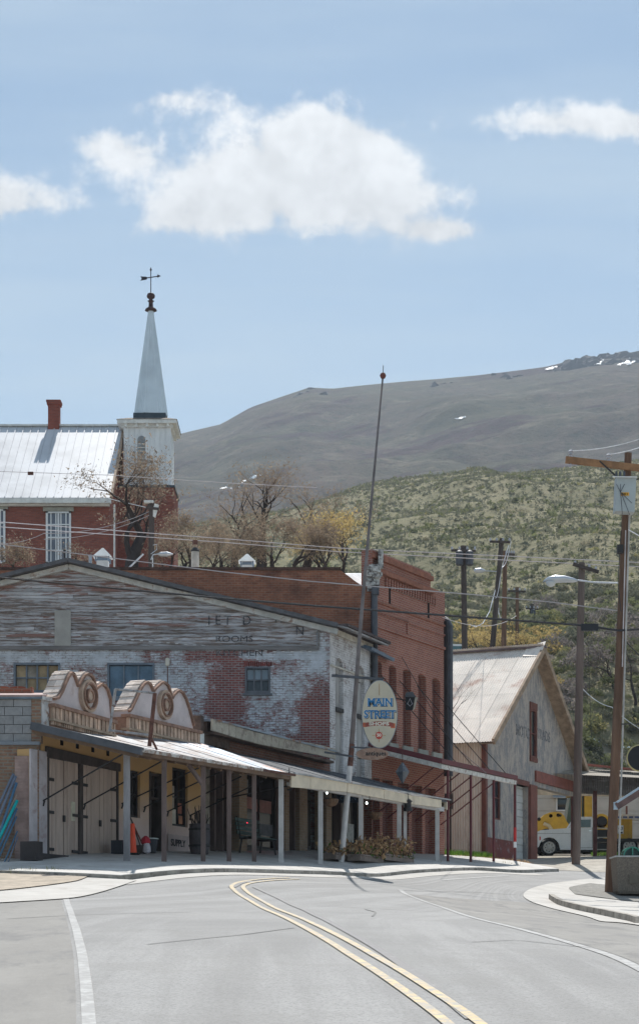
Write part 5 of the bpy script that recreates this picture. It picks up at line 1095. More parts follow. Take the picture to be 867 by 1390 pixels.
# ================================================================ FLAGPOLE AND SIGNS
PY_ = 53.6; fp = thing('leaning_flagpole', P(462, 1156, PY_), 'very tall leaning pole with red-brown ball rising through the shop awning', 'pole')
pb = P(462.5, 1158, PY_); pm = P(475, 1040, PY_); ptp = P(519.5, 510, PY_)
q = MB(); q.tube([(pb.x, pb.y, G(pb.x, pb.y)+.1), pm], [.09, .08], 10); q.build('painted_base', postw, fp)
q = MB(); q.tube([pm, P(489, 850, PY_), P(503, 690, PY_), ptp], [.075, .055, .04, .025], 10); q.build('shaft', mat('tarnished_pole', (.16,.14,.14), .6, .3, 2, .1), fp, smooth=True)
q = MB(); q.tube([pm, P(477.5, 1010, PY_)], [.082, .078], 10); q.build('rusty_section', rust, fp)
q = MB(); q.lathe(ptp, [(.01,-.09),(.06,-.07),(.09,0),(.06,.07),(.01,.09)], 12); q.build('ball', mat('rust_red_ball', (.16,.05,.04), .6), fp, smooth=True)
q = MB(); q.tube([ptp, P(520, 496, PY_)], .01, 5); q.build('lightning_tip', dark_iron, fp)
q = MB()
for (x0, y0, x1, y1, r_) in ((450,917,520,922,.035),(476,1014,506,1016,.022),(440,1021,479,1027,.026)): q.bar(P(x0, y0, PY_-.06), P(x1, y1, PY_-.06), r_*2, r_*2)
q.build('sign_arm', steel_dk, fp)
SY = PY_-.12; sf = Fr(cx(515, SY), SY, 1, 0); X_ = lambda px: cx(px, SY)-sf.ox; Z_ = lambda py: cz(py, SY)
sgn = thing('oval_sign', (sf.ox, SY, Z_(970)), 'tall cream oval hanging sign with blue lettering and red ribbon', 'sign')
def oval(mb, fr, cs, czz, a, b_, t0, t1, n=40): mb.prism(fr, [(cs+a*math.cos(2*math.pi*k/n), czz+b_*math.sin(2*math.pi*k/n)) for k in range(n)], t0, t1)
oc, oz = X_(515), Z_(969.5); oa, ob = (X_(539.5)-X_(490.5))/2, (Z_(923)-Z_(1016))/2
q = MB(); oval(q, sf, oc, oz, oa, ob, -.06, .02); q.build('rim', mat('grey_sign_edge', (.22,.24,.28), .6), sgn)
q = MB(); oval(q, sf, oc, oz, oa-.02, ob-.02, .0205, .03); q.build('face', mat('cream_sign_face', (.55,.49,.38), .6, .06, 3, .02), sgn)
blu = mat('sign_blue', (.02,.16,.36), .5, .1); navy = mat('sign_navy', (.02,.03,.06), .5); redm = mat('sign_red', (.42,.06,.04), .5); ivory = mat('sign_ivory', (.7,.64,.55), .5); gold = mat('sign_ochre', (.42,.22,.08), .5)
def lettering(s, cs, zc_, size, wide, t=.031):
    text('letter_shadow', s, navy, sgn, sf, cs+.012, zc_-.014, t, size, .001, wide, .024)
    text('letter_outline', s, ivory, sgn, sf, cs, zc_, t+.0025, size, .001, wide, .021)
    text('lettering', s, blu, sgn, sf, cs, zc_, t+.005, size, .001, wide, .010)
def serif(cs, zc_, w_, h_, xs_):
    q = MB()
    for x in xs_:
        for zz in (-h_/2, h_/2): q.box(sf, cs+x*w_/2-.032, cs+x*w_/2+.032, .034, .0375, zc_+zz-.010, zc_+zz+.010)
    q.build('letter_serifs', blu, sgn)
lettering('MAIN', X_(515.5), Z_(953.5), .285, 1.0); serif(X_(515.5), Z_(953.7), .66, .2, (-.93,-.5,-.28,.08,.29,.55,.95))
lettering('STREET', X_(515), Z_(970), .29, .93); serif(X_(515), Z_(970.2), .86, .2, (-.5,-.28,.0,.0,.36,.74,.86))
q = MB(); n = 20
for k in range(n):
    u0, u1 = -1+2*k/n, -1+2*(k+1)/n; hw_ = (X_(534)-X_(496))/2; cc = X_(514.5); bow = lambda u: Z_(982.5)-.035*u*u*1.2+.01
    q.prism(sf, [(cc+u0*hw_, bow(u0)-.065), (cc+u1*hw_, bow(u1)-.065), (cc+u1*hw_, bow(u1)+.055), (cc+u0*hw_, bow(u0)+.055)], .0305, .034)
q.build('ribbon', mat('ribbon_maroon', (.30,.07,.05), .5), sgn)
q = MB(); q.box(sf, X_(492.3), X_(497), .0302, .033, Z_(987), Z_(981)); q.box(sf, X_(530), X_(536), .0302, .033, Z_(988.5), Z_(982)); q.build('ribbon_tails', mat('ribbon_orange', (.50,.12,.05), .5), sgn)
text('lettering', 'SHOPS', ivory, sgn, sf, X_(514), Z_(982.8), .0355, .125, .001, 1.5, .006)
q = MB(); oval(q, sf, X_(514), Z_(998.5), .095, .105, .031, .035, 24); q.build('emblem_disc', redm, sgn)
q = MB()
for k in range(8):
    a = k*math.pi/4; r_ = .19 if k % 2 == 0 else .14
    q.bar(sf.pt(X_(514)+.11*math.cos(a), .033, Z_(998.5)+.11*math.sin(a)), sf.pt(X_(514)+r_*math.cos(a), .033, Z_(998.5)+r_*math.sin(a)), .012, .012)
q.bar(sf.pt(X_(514.5), .033, Z_(928)), sf.pt(X_(514.5), .033, Z_(944)), .012, .008); q.build('compass_points', gold, sgn)
text('lettering', '50', ivory, sgn, sf, X_(514), Z_(998.3), .037, .12, .001, 1.0, .004)
sg2 = thing('small_oval_sign', (sf.ox, SY, Z_(1023)), 'small brown horizontal oval sign hanging just below the big oval', 'sign')
q = MB(); oval(q, sf, X_(505), Z_(1023.5), (X_(527)-X_(483.5))/2, (Z_(1015.5)-Z_(1032))/2, -.02, .01, 30); q.build('board', mat('tan_brown_board', (.30,.19,.14), .7, .25, 5, c2=(.5,.44,.38), thr=.62, c2s=6), sg2)
text('lettering', 'antiques', mat('sign_black', (.03,.025,.025), .6), sg2, sf, X_(510), Z_(1023), .016, .17, .002, 1.0, .004)
q = MB(); 
for x in (497, 516): q.tube([sf.pt(X_(x), -.0, Z_(1016.5)), sf.pt(X_(x), -.0, Z_(1013))], .008, 4)
q.build('hook', dark_iron, sg2)
# lantern sign with square and compass on the hall
s, z = S3.pix(551, 955, 1.0); lc = S3.pt(s, 1.0, z); lf_ = Fr(lc.x, lc.y, 1, 0); u_ = lc.y/F
lg = thing('lodge_sign', lc, 'black box sign with pale square and compasses emblem bracketed to the brick hall', 'sign')
q = MB(); q.prism(lf_, [(-1*u_, -9*u_+z-9*u_*0), (9*u_, z-9*u_), (12*u_, z+9*u_), (-1*u_, z+9.5*u_)], 0, .05); q.build('face', blk, lg)
q = MB(); q.prism(lf_, [(9.05*u_, z-9*u_), (12.2*u_, z-5*u_), (15.5*u_, z+8.5*u_), (12.05*u_, z+9*u_)], -.3, .03); q.build('side_panel', mat('cream_sign_side', (.45,.40,.33), .7), lg)
q = MB(); q.slab([lf_.pt(-2*u_, .08, z+9.7*u_), lf_.pt(12.5*u_, .08, z+9.4*u_), lf_.pt(17*u_, -.3, z+8*u_), lf_.pt(10*u_, -.5, z+17*u_)], .03); q.prism(lf_, [(-2*u_, z+9.7*u_), (12.5*u_, z+9.4*u_), (9*u_, z+16*u_), (0, z+15*u_)], -.3, .0); q.build('hood', steel_dk, lg)
q = MB(); cc_ = 5*u_; zc_ = z+.5*u_
for a, b_ in (((0, 6), (-3.5, -2)), ((0, 6), (3.5, -2)), ((-4, 0), (0, -4.5)), ((4, 0), (0, -4.5))): q.bar(lf_.pt(cc_+a[0]*u_, .056, zc_+a[1]*u_), lf_.pt(cc_+b_[0]*u_, .056, zc_+b_[1]*u_), .02, .012)
q.build('emblem', mat('emblem_grey', (.36,.34,.38), .6), lg)
q = MB(); q.tube([(lc.x, lc.y, z+.1), S3.pt(s-.1, .0, z+.35)], .02, 5); q.build('bracket', dark_iron, lg)
# metal frame standing on the awning
ff = thing('empty_sign_frame', S1.pt(0, TA, 6.3), 'empty grey metal sign frame standing on the awning between the curved gables', 'sign frame')
gm_ = mat('grey_pipe_frame', (.34,.33,.33), .6, .3, 5, .1, c2=(.15,.09,.07), thr=.58, c2s=7)
fa, fb_ = (P(149, 993, 43.6), P(157, 935.5, 43.6)), (P(203, 1013, 42.55), P(210.5, 941, 42.55))
q = MB(); q.tube([fa[0], fa[1]], .035, 6); q.tube([fa[1], fb_[1]], .03, 6); q.tube([P(149.5, 991.5, 43.6), P(203.5, 998, 42.55)], .03, 6); q.build('frame', gm_, ff)
q = MB(); q.tube([fb_[0], fb_[1]], .05, 6); q.tube([P(206, 1003, 42.6), P(213, 1017, 42.9)], .03, 6); q.build('upright', rust, ff)

# ================================================================ THINGS ON THE SIDEWALK
def onwalk(px, py, T_):
    s, _ = S1.pix(px, py, T_); p = S1.pt(s, T_, 0); p.z = G(p.x, p.y)+.125; return p
c = onwalk(180, 1165, .75); t_ = thing('traffic_cone', c, 'slim bright orange cone standing beside the grey post', 'cone')
q = MB(); q.lathe(c, [(.11,.03),(.10,.1),(.055,.72),(.045,.74)], 12); q.build('body', mat('orange_plastic', (.85,.09,.03), .5, .1), t_); q = MB(); q.box(Fr(c.x, c.y, 1, 0), -.16, .16, -.16, .16, c.z, c.z+.035); q.build('base', mat('black_rubber', (.02,.02,.02), .8), t_)
c = onwalk(188, 1166, .5)
for k, (x0, y0, x1, y1, lb, mm) in enumerate(((195,1158,178,1112,'red-brown broom handle leaning left of the dark doorway', mat('red_handle', (.25,.06,.04), .5)), (191,1158,176,1106,'dark broom handle crossing behind the red one', dkb))):
    Yb = c.y-.05*k; a, b_ = P(x0, y0, Yb), P(x1, y1, Yb+.1); a.z = G(a.x, a.y)+.3; q = MB(); q.tube([a, b_], .018, 6); t2 = thing('broom', a, lb, 'broom', 'brooms leaning by the doorway'); q.build('handle', mm, t2)
    q = MB(); q.box(Fr(a.x, a.y, 1, 0), -.12, .14, -.05, .05, G(a.x, a.y)+.12, a.z+.03); q.build('brush_head', mm, t2)
c = onwalk(204, 1168, .45); t_ = thing('dark_tub', c, 'dark plastic tub with pale rim on the sidewalk at the door', 'tub')
q = MB(); q.lathe(c, [(.15,0),(.19,.3),(.2,.33)], 12); q.build('tub', mat('dark_tub_plastic', (.03,.035,.045), .5), t_); q = MB(); q.lathe((c.x, c.y, c.z+.33), [(.2,0),(.22,.01),(.2,.035)], 12); q.build('rim', mat('pale_rim', (.45,.5,.48), .5), t_)
c = onwalk(199, 1168, .7); t_ = thing('cloth_bag', c, 'crumpled red and white bag slumped against the dark tub', 'bag')
q = MB(); q.lathe(c, [(.05,0),(.11,.05),(.1,.18),(.05,.3),(.02,.36)], 9); q.build('white_part', mat('white_cloth', (.6,.56,.6), .9, .2, 8), t_); q = MB(); q.lathe((c.x-.02, c.y+.02, c.z+.22), [(.05,0),(.12,.06),(.1,.16),(.03,.22)], 8); q.build('red_part', mat('red_cloth', (.5,.04,.06), .9), t_)
c = onwalk(165, 1167, .5); q = MB(); q.box(S1, *(lambda s: (s-.15, s+.35))(S1.pix(165, 1167, .5)[0]), .3, .6, c.z, c.z+.32); tag(q.build('dark_crate', MATS['dark_tub_plastic'], org=c), 'small dark crate low against the wall left of the grey post', 'crate')
c = onwalk(58, 1168, .55); q = MB(); ss_ = S1.pix(58, 1168, .55)[0]; q.box(S1, ss_-.2, ss_+.1, .1, .5, c.z, c.z+.42); q.box(S1, ss_+.11, ss_+1.4, .15, .4, c.z, c.z+.18); tag(q.build('timber_step', mat('dark_timber_step', (.06,.05,.05), .9, .3), org=c), 'dark timber block and low step before the garage doors', 'step')
c = onwalk(271, 1172, .95); t_ = thing('barrel_planter', c, 'big dark barrel planter with dead plant beside the last timber post', 'planter')
q = MB(); q.lathe(c, [(.22,0),(.255,.15),(.27,.45),(.255,.72),(.265,.76),(.23,.77)], 18); q.build('barrel', mat('dark_grey_barrel', (.085,.075,.08), .8, .25, 4), t_, smooth=False)
for zz in (.18, .6): q = MB(); q.lathe((c.x, c.y, c.z+zz), [(.265,0),(.278,.01),(.278,.05),(.265,.06)], 18); q.build('hoop', dark_iron, t_)
q = MB(); rr = random.Random(5)
for k in range(26): a = rr.uniform(0, 6.28); r_ = rr.uniform(0, .2); q.tube([(c.x+r_*math.cos(a), c.y+r_*math.sin(a), c.z+.7), (c.x+r_*1.5*math.cos(a)+rr.uniform(-.1,.1), c.y+r_*math.sin(a), c.z+.8+rr.uniform(.1,.45))], [.02,.006], 4)
q.build('dead_plant', mat('dead_stems', (.06,.045,.04), .9), t_)
# bench
c = onwalk(347, 1168, .7); t_ = thing('park_bench', c, 'dark green slatted bench with iron legs under the shop window', 'bench'); grn = mat('dark_green_slat', (.05,.085,.08), .6, .2, 3, rnd=.2)
sb0 = S1.pix(332, 1160, .7)[0]; sb1 = sb0+1.55
for k in range(4): piece('seat_slat', grn, t_, S1, sb0, sb1, .55+k*.11, .64+k*.11, c.z+.42, c.z+.45)
for k in range(4): piece('back_slat', grn, t_, S1, sb0, sb1-.0, .46-.02*k, .49-.02*k, c.z+.52+k*.12, c.z+.61+k*.12)
for s_ in (sb0+.12, sb1-.12):
    q = MB(); q.bar(S1.pt(s_, .5, c.z), S1.pt(s_, .56, c.z+.43), .05, .05); q.bar(S1.pt(s_, .98, c.z), S1.pt(s_, .9, c.z+.43), .05, .05); q.bar(S1.pt(s_, .5, c.z+.4), S1.pt(s_, .98, c.z+.4), .05, .05); q.bar(S1.pt(s_, .52, c.z+.4), S1.pt(s_, .4, c.z+1.), .05, .04); q.build('leg', dark_iron, t_)
# planters with dried plants in front of the white posts
rr = random.Random(12)
plw = mat('weathered_planter', (.19,.155,.135), .9, .25, 3, .4); dry = leafm('dried_leaves', (.52,.34,.19), (.34,.21,.11), (.66,.5,.32), 9); gl = leafm('low_green_leaves', (.07,.13,.03), (.10,.18,.04), None, 6)
for n_, (x0, x1, Tp, hh, lb) in enumerate(((447,476,2.3,.5,'short planter box with sparse dried plants beside the second white post'),(480,512,2.75,.75,'long planter box crowded with tan dried flower stalks, left one'),(514,553,2.8,.85,'long planter box of dried stalks and low green leaves, right one'))):
    s0_, _ = S1.pix(x0, 1168, Tp); s1_, _ = S1.pix(x1, 1168, Tp); c = S1.pt((s0_+s1_)/2, Tp, 0); c.z = G(c.x, c.y)+.12
    t_ = thing('planter_box', c, lb, 'planter', 'planter boxes along the kerb'); q = MB(); q.box(S1, s0_, s1_, Tp-.2, Tp+.2, c.z, c.z+.14); q.box(S1, s0_-.03, s1_+.03, Tp-.23, Tp+.23, c.z+.14, c.z+.18); q.build('box', plw, t_)
    st = MB(); lv_ = MB(); gr_ = MB()
    for k in range(95 if n_ else 45):
        s_ = rr.uniform(s0_, s1_); tt_ = Tp+rr.uniform(-.2, .25); h = rr.uniform(.3, 1)*hh*.75; a = S1.pt(s_, tt_, c.z+.12); b_ = a+Vector((rr.uniform(-.2,.2), rr.uniform(-.15,.1), h)); st.tube([a, a.lerp(b_, .5)+Vector((rr.uniform(-.04,.04),0,0)), b_], .006, 3, False)
        for j in range(rr.randint(3, 9)):
            p = a.lerp(b_, rr.uniform(.3, 1.05)); e = Vector([rr.gauss(0, .05) for _ in range(3)]); g_ = Vector([rr.gauss(0, .05) for _ in range(3)]); lv_.poly([p, p+e, p+e+g_, p+g_*.8])
    for k in range(110 if n_ else 60):
        p = S1.pt(rr.uniform(s0_, s1_), Tp+rr.uniform(-.25, .3), c.z+.14+rr.uniform(0, .26)); e = Vector([rr.gauss(0, .045) for _ in range(3)]); g_ = Vector([rr.gauss(0, .045) for _ in range(3)]); gr_.poly([p, p+e, p+e+g_, p+g_])
    st.build('stems', MATS['dead_stems'], t_); tag(lv_.build('dried_leaves', dry, t_), kind='stuff'); tag(gr_.build('green_leaves', gl, t_), kind='stuff')
# grass tuft between hall and barn
def tuft(name, x0, x1, y0, y1, n, h, m):
    q = MB()
    for k in range(n):
        x = rr.uniform(x0, x1); y = rr.uniform(y0, y1); z = G(x, y); a = rr.uniform(0, 3.14); hh_ = h*rr.uniform(.4, 1)
        q.add([(x-.02*math.cos(a), y-.02*math.sin(a), z), (x+.02*math.cos(a), y+.02*math.sin(a), z), (x+rr.uniform(-.1,.1), y+rr.uniform(-.1,.1), z+hh_)], [(0,1,2)])
    return tag(q.build(name, m), kind='stuff')
gr_m = leafm('spring_grass', (.10,.22,.03), (.16,.28,.05), (.25,.27,.08), 3)
tuft('grass', 4.2, 6.2, 67.8, 71.2, 3500, .38, gr_m); tuft('grass', 12.2, 14.0, 84, 86.5, 600, .22, gr_m); tuft('dry_grass', 4.6, 7.4, 66.2, 69.8, 900, .2, dry)
# ================================================================ BARN
barn = thing('barn_garage', SB.pt(0, 0, G(6.2, 72.)), 'steep gabled garage with rusty corrugated roof and peeling stucco front', 'garage')
BW = 11.5; zE = 9.95; zP = 14.0; zB = 4.2; DEP = 17
m, t, b, pos = base('peeling_stucco')
mp = N(t, 'ShaderNodeMapping'); mp.inputs['Scale'].default_value = (1, 1, .45); L(t, pos, mp.inputs[0])
c = mixc(t, mapr(t, noise(t, mp.outputs[0], 2.6, 10, .85), .44, .56), (.24,.235,.24), (.44,.38,.33))
c = mixc(t, mapr(t, noise(t, mp.outputs[0], 6, 7, .75), .55, .68, 0, .7), c, (.52,.46,.39))
c = mixc(t, mapr(t, noise(t, pos, .5, 5, .6), .54, .66, 0, .55), c, (.17,.18,.2))
L(t, c, b.inputs['Base Color']); b.inputs['Roughness'].default_value = .95
bp = N(t, 'ShaderNodeBump'); bp.inputs['Strength'].default_value = .8; bp.inputs['Distance'].default_value = .03; L(t, noise(t, mp.outputs[0], 7, 6, .7), bp.inputs['Height']); L(t, bp.outputs[0], b.inputs['Normal']); stucco = m
q = MB(); gd = pr_(SB, 698, 715.5, 1040, 1165); gw_ = pr_(SB, 670, 679, 1052, 1112); guw = pr_(SB, 719, 726.5, 962, 1027)
zlow = 8.55
def sB(px, y=1050): return SB.pix(px, y)[0]
gdz = SB.pix(706, 1040)[1]; zbm = SB.pix(725, 1060)[1]; sO = sB(725.5)
ops = [(gw_[0], gw_[1], gw_[2], gw_[3]), (gd[0], gd[1], zB, min(gdz, zlow-.1)), (sO, BW, zB, zbm)]
holes_wall(q, SB, 0, BW, zB, zlow, ops, -.3, 0)
uw = (guw[0], guw[1], guw[2], guw[3])
# gable piece split about the tall slit window
half = BW/2; ztop_at = lambda s: zE+(zP-zE)*(1-abs(s-half)/half)
q.prism(SB, [(0, zlow), (uw[0], zlow), (uw[0], ztop_at(uw[0])-.05), (0, zE-.05)] if uw[0] < half else [(0, zlow), (uw[0], zlow), (uw[0], ztop_at(uw[0])), (half, zP), (0, zE)], -.3, 0)
q.box(SB, uw[0], uw[1], -.3, 0, zlow, uw[2]) if uw[2] > zlow else None
q.prism(SB, [(uw[0], uw[3]), (uw[1], uw[3]), (uw[1], ztop_at(uw[1])-.05), (uw[0], ztop_at(uw[0])-.05)], -.3, 0)
q.prism(SB, ([(uw[1], zlow), (BW, zlow), (BW, zE-.05), (half, zP-.05), (uw[1], ztop_at(uw[1])-.05)] if uw[1] < half else [(uw[1], zlow), (BW, zlow), (BW, zE), (uw[1], ztop_at(uw[1]))]), -.3, 0)
q.build('gable_wall', stucco, barn)
brn = mat('red_brown_trim', (.16,.06,.045), .8, .3, 4, .3); redb = mat('dull_red_base', (.20,.06,.05), .85, .25, 2, .2, c2=(.3,.26,.26), thr=.62)
q = MB(); q.box(SB, 0.01, gd[0]-.1, .0, .03, zB+1.0, zB+1.95); q.build('red_base_band', redb, barn)
q = MB(); q.box(SB, -.02, gd[0]-.1, .0, .05, zB, zB+1.0); q.build('white_foundation', mat('pale_foundation', (.48,.47,.48), .9, .2, 2, .2), barn)
q = MB(); q.box(SB, -.08, .16, -.1, .06, zB+1.4, zE-.1); q.build('corner_board', brn, barn)
shopwin(barn, SB, ops[0][0], ops[0][1], ops[0][2], ops[0][3], 1, 2, brn, glassd, -.08)
shopwin(barn, SB, uw[0]+.02, uw[1]-.02, uw[2], uw[3], 1, 2, brn, glassd, -.02)
q = MB(); q.box(SB, uw[0]-.1, uw[1]+.1, .0, .05, uw[3], uw[3]+.28); q.box(SB, uw[0]-.1, uw[1]+.1, .0, .06, uw[2]-.18, uw[2]); q.box(SB, uw[0]-.09, uw[0], 0, .04, uw[2], uw[3]); q.box(SB, uw[1], uw[1]+.09, 0, .04, uw[2], uw[3]); q.build('window_trim', brn, barn)
q = MB(); d0, d1 = ops[1][0], ops[1][1]; dz = ops[1][3]; q.box(SB, d0, d1, -.28, -.24, zB, dz); do = q.build('roller_door', mat('roller_white', (.50,.50,.48), .6, .1), barn)
k = 0; z = zB+.5
while z < dz-.05:
    piece('slat', MATS['roller_white'], do, SB, d0+.02, d1-.02, -.24, -.20+.01*(k % 2), z+.008, min(z+.27, dz-.02)); z += .28; k += 1
q = MB(); q.box(SB, d0-.12, d0, -.25, .05, zB+.4, dz); q.box(SB, d0-.12, d1+.05, -.25, .07, dz, dz+.2); q.build('door_frame', brn, barn)
q = MB(); a, b_ = sB(716.2), sB(725); q.box(SB, a, b_, -.02, .12, zB+.4, dz+.1); q.build('red_pilaster', mat('red_brown_pilaster', (.20,.075,.055), .8, .2, 3, .2), barn)
ghost2 = mat('faded_barn_lettering', (.09,.095,.11), .9, .3, 8, .0, c2=(.30,.28,.27), thr=.50, c2s=9, soft=.06)
s_, z_ = SB.pix(709, 994); text('lettering', 'MOTO', ghost2, barn, SB, s_, z_, .006, .62, .003, .95, .012)
s_, z_ = SB.pix(737, 999); text('lettering', 'TRADS', ghost2, barn, SB, s_, z_, .006, .58, .003, 1.0, .012)
# corrugated siding on the left wall
side_m = mat('buff_corrugated', (.66,.60,.52), .6, .10, 1.2, .05, c2=(.50,.42,.35), thr=.6, stretch=(1,1,.3), rnd=.06)
crg = corr('siding_sheet', .9, zE-.25-(zB+1.2), 9, .018, side_m)
bn = Vector((SB.nx, SB.ny, 0)); bu = Vector((SB.ux, SB.uy, 0)); up_ = Vector((0, 0, 1))
for k in range(int(DEP/.9)):
    place('siding_sheet', crg, barn, basis(SB.pt(-.02-.004*(k % 2), -.1-(k+1)*.9, zB+1.2), bn*1.0, bu, up_))
q = MB(); q.box(SB, .02, .2, -DEP, -.3, zB-.5, zE-.2); q.box(SB, sO-.25, sO, -DEP, -.3, zB, zbm+.4); q.box(SB, 0.2, sO-.25, -DEP, -DEP+.2, zB, zE); q.build('rear_wall', mat('dark_foundation', (.14,.12,.10), .9, .3), barn)
q = MB(); q.box(SB, -.06, .02, -DEP, -.0, zB+.2, zB+1.2); q.build('side_footing', MATS['dark_foundation'], barn)
a, b_ = None, None
sfr = Fr(SB.ox, SB.oy, -SB.nx, -SB.ny)   # along the side wall
wq = MB(); 
def on_side(px, py):   # distance back along the side wall
    k_ = (px-433.5)/F; d = (SB.ox-k_*SB.oy)/(SB.nx-k_*SB.ny); Yq = SB.oy-SB.ny*d; return d, 1.6+(1300-py)/F*Yq
d0_, z1_ = on_side(614, 1077); d1_, z0_ = on_side(598, 1099)
lo_d, hi_d = min(d0_, d1_), max(d0_, d1_); wq.box(SB, -.09, .0, -hi_d, -lo_d, z0_, z1_); wq.build('side_window', mat('dark_vent_window', (.04,.035,.035), .6), barn)
# roof sheets
rust_roof = mat('rusted_tin_roof', (.74,.67,.60), .6, .10, .8, .1, metal=.1, c2=(.46,.30,.24), thr=.60, c2s=.55, rnd=.07, soft=.1)
sl_len = math.hypot(half+.45, (zP-zE)*(half+.45)/half); rows_ = 4; ncol = 20; shw = (DEP+1.1)/ncol
rsm = corr('roof_panel', shw+.03, sl_len/rows_+.08, 9, .016, rust_roof)
for side in (0, 1):
    s_e = -.45 if side == 0 else BW+.45; ez = zE-(zP-zE)*.45/half; e0 = SB.pt(s_e, 0, ez); e1 = SB.pt(half, 0, zP); sd_ = (e1-e0).normalized(); nn_ = bn.cross(sd_); nn_ = nn_ if nn_.z > 0 else -nn_
    for c_ in range(ncol):
        for r_ in range(rows_ if side == 0 else 1):
            o = e0+bn*(.5-(c_+1)*shw)+sd_*(r_*sl_len/rows_-.02)+nn_*(.05+.003*r_+.002*(c_ % 2)); ey = -nn_
            place('roof_panel', rsm, barn, basis(o, bn, ey, sd_*(1 if side == 0 else rows_)))
    q = MB(); A_, B_ = SB.pt(s_e, .5, ez+.02), SB.pt(half, .5, zP+.02); q.bar(A_, B_, .1, .24); q.build('barge_board', mat('weathered_barge_board', (.34,.25,.18), .9, .3, 3, .3), barn)
    q = MB(); q.slab([SB.pt(s_e, .44, ez-.02), SB.pt(half, .44, zP-.02), SB.pt(half, .0, zP-.02), SB.pt(s_e, .0, ez-.02)], .04); q.build('eave_soffit', MATS['weathered_barge_board'], barn)
# upturned flashing at the ridge end
q = MB(); pk_ = SB.pt(half, .86, zP); q.slab([SB.pt(half-.6, .53, zP-.34), SB.pt(half+.05, .56, zP+.34), SB.pt(half-.0, -.2, zP+.14), SB.pt(half-.6, -.2, zP-.30)], .03); q.build('lifted_roof_sheet', rust_roof, barn)
q = MB(); q.bar(SB.pt(half, .6, zP+.1), SB.pt(half, -DEP-.2, zP+.1), .3, .06); q.build('ridge_cap', mat('dark_ridge_cap', (.16,.12,.12), .7, .3), barn)
# ---------------------------------------------------------------- carport
cpt = thing('carport', P(806, 1163, 84), 'low carport with dull red edge and dark corrugated fascia beside the garage', 'carport')
C0 = SB.pt(sB(726), .05, 0)
q = MB(); q.box(SB, sO-.05, BW+.05, -.25, .08, zbm-.02, zbm+.42); q.build('red_beam', mat('dull_red_beam', (.24,.085,.065), .8, .25, 3, .2), cpt)
cr_m = mat('grey_corrugated_fascia', (.17,.165,.17), .8, .3, 1.5, .2, c2=(.38,.38,.38), thr=.60, c2s=1.4, stretch=(.6,1,2), soft=.05)
Yc = 83.4; fc = front(781, Yc); csm = corr('fascia_sheet', .8, 33/F*Yc, 8, .02, cr_m)
for k in range(9): place('fascia_sheet', csm, cpt, basis(Vector((fc.ox+k*.79, Yc+.004*(k % 2), cz(1077, Yc)-k*.045)), Vector((1,0,-.055)), Vector((0,1,0)), Vector((0,0,1))))
q = MB(); q.bar(P(779, 1036.5, Yc), P(1010, 1060, Yc), .3, .08); q.build('red_edge', MATS['dull_red_beam'], cpt)
q = MB(); q.slab([P(722, 1046, Yc-4), P(790, 1044, Yc), P(1010, 1060, Yc), P(1010, 1052, Yc+9)], .08); q.slab([P(727, 1066, 82), P(790, 1076, Yc), P(1010, 1083, Yc), P(900, 1070, Yc+9)], .05); q.build('roof', mat('weathered_roof_boards', (.28,.25,.21), .9, .25, 3, .3), cpt)
q = MB(); q.bar(P(722, 1074.5, 90.5), P(1010, 1082, 90.5), .1, .28); q.build('tan_beam', mat('tan_timber_beam', (.42,.34,.24), .85), cpt)
rp = mat('rusty_post', (.12,.05,.045), .85, .3, 4, .3)
for px, y0, y1, w_ in ((776.5, 1066, 1158, .16), (806.5, 1074, 1163, .16)):
    p = P(px, y1, Yc-.2); q = MB(); q.box(Fr(p.x, p.y, 1, 0), -w_/2, w_/2, 0, w_, G(p.x, p.y), cz(y0, p.y)); q.build('post', rp, cpt)
# ---------------------------------------------------------------- long white building behind
lb0 = thing('white_sided_building', P(760, 1150, 97), 'long low building with pale siding and small shaded window behind the carport', 'building'); YL = 97.
sid = mat('pale_siding', (.50,.47,.43), .8, .08, 2, .1); fl = front(700, YL); lx = lambda px: cx(px, YL)-fl.ox
q = MB(); q.box(fl, lx(700), lx(1010), -5, 0, G(12, 97)-1, cz(1068, YL)); q.build('wall', sid, lb0)
for k in range(5): piece('siding_panel', sid, lb0, fl, lx(715), lx(1010), .0, .03+.01*(k % 2), cz(1152-k*17, YL)+.02, cz(1152-(k+1)*17, YL)-.02)
wx0, wx1 = lx(754), lx(770); shopwin(lb0, fl, wx0, wx1, cz(1101, YL), cz(1082, YL), 1, 1, white_p, glassd, .06); q = MB(); q.slab([fl.pt(lx(749), .5, cz(1083, YL)), fl.pt(lx(771), .5, cz(1083, YL)), fl.pt(lx(771), .05, cz(1079, YL)), fl.pt(lx(749), .05, cz(1079, YL))], .05); q.build('window_awning', mat('grey_blue_awning', (.3,.34,.38), .6), lb0)
q = MB(); q.slab([fl.pt(lx(698), .3, cz(1068, YL)), fl.pt(lx(1010), .3, cz(1068, YL)), fl.pt(lx(1010), -5.2, cz(1058, YL)), fl.pt(lx(698), -5.2, cz(1058, YL))], .1); q.build('roof', mat('grey_flat_roof', (.25,.24,.23), .9), lb0)
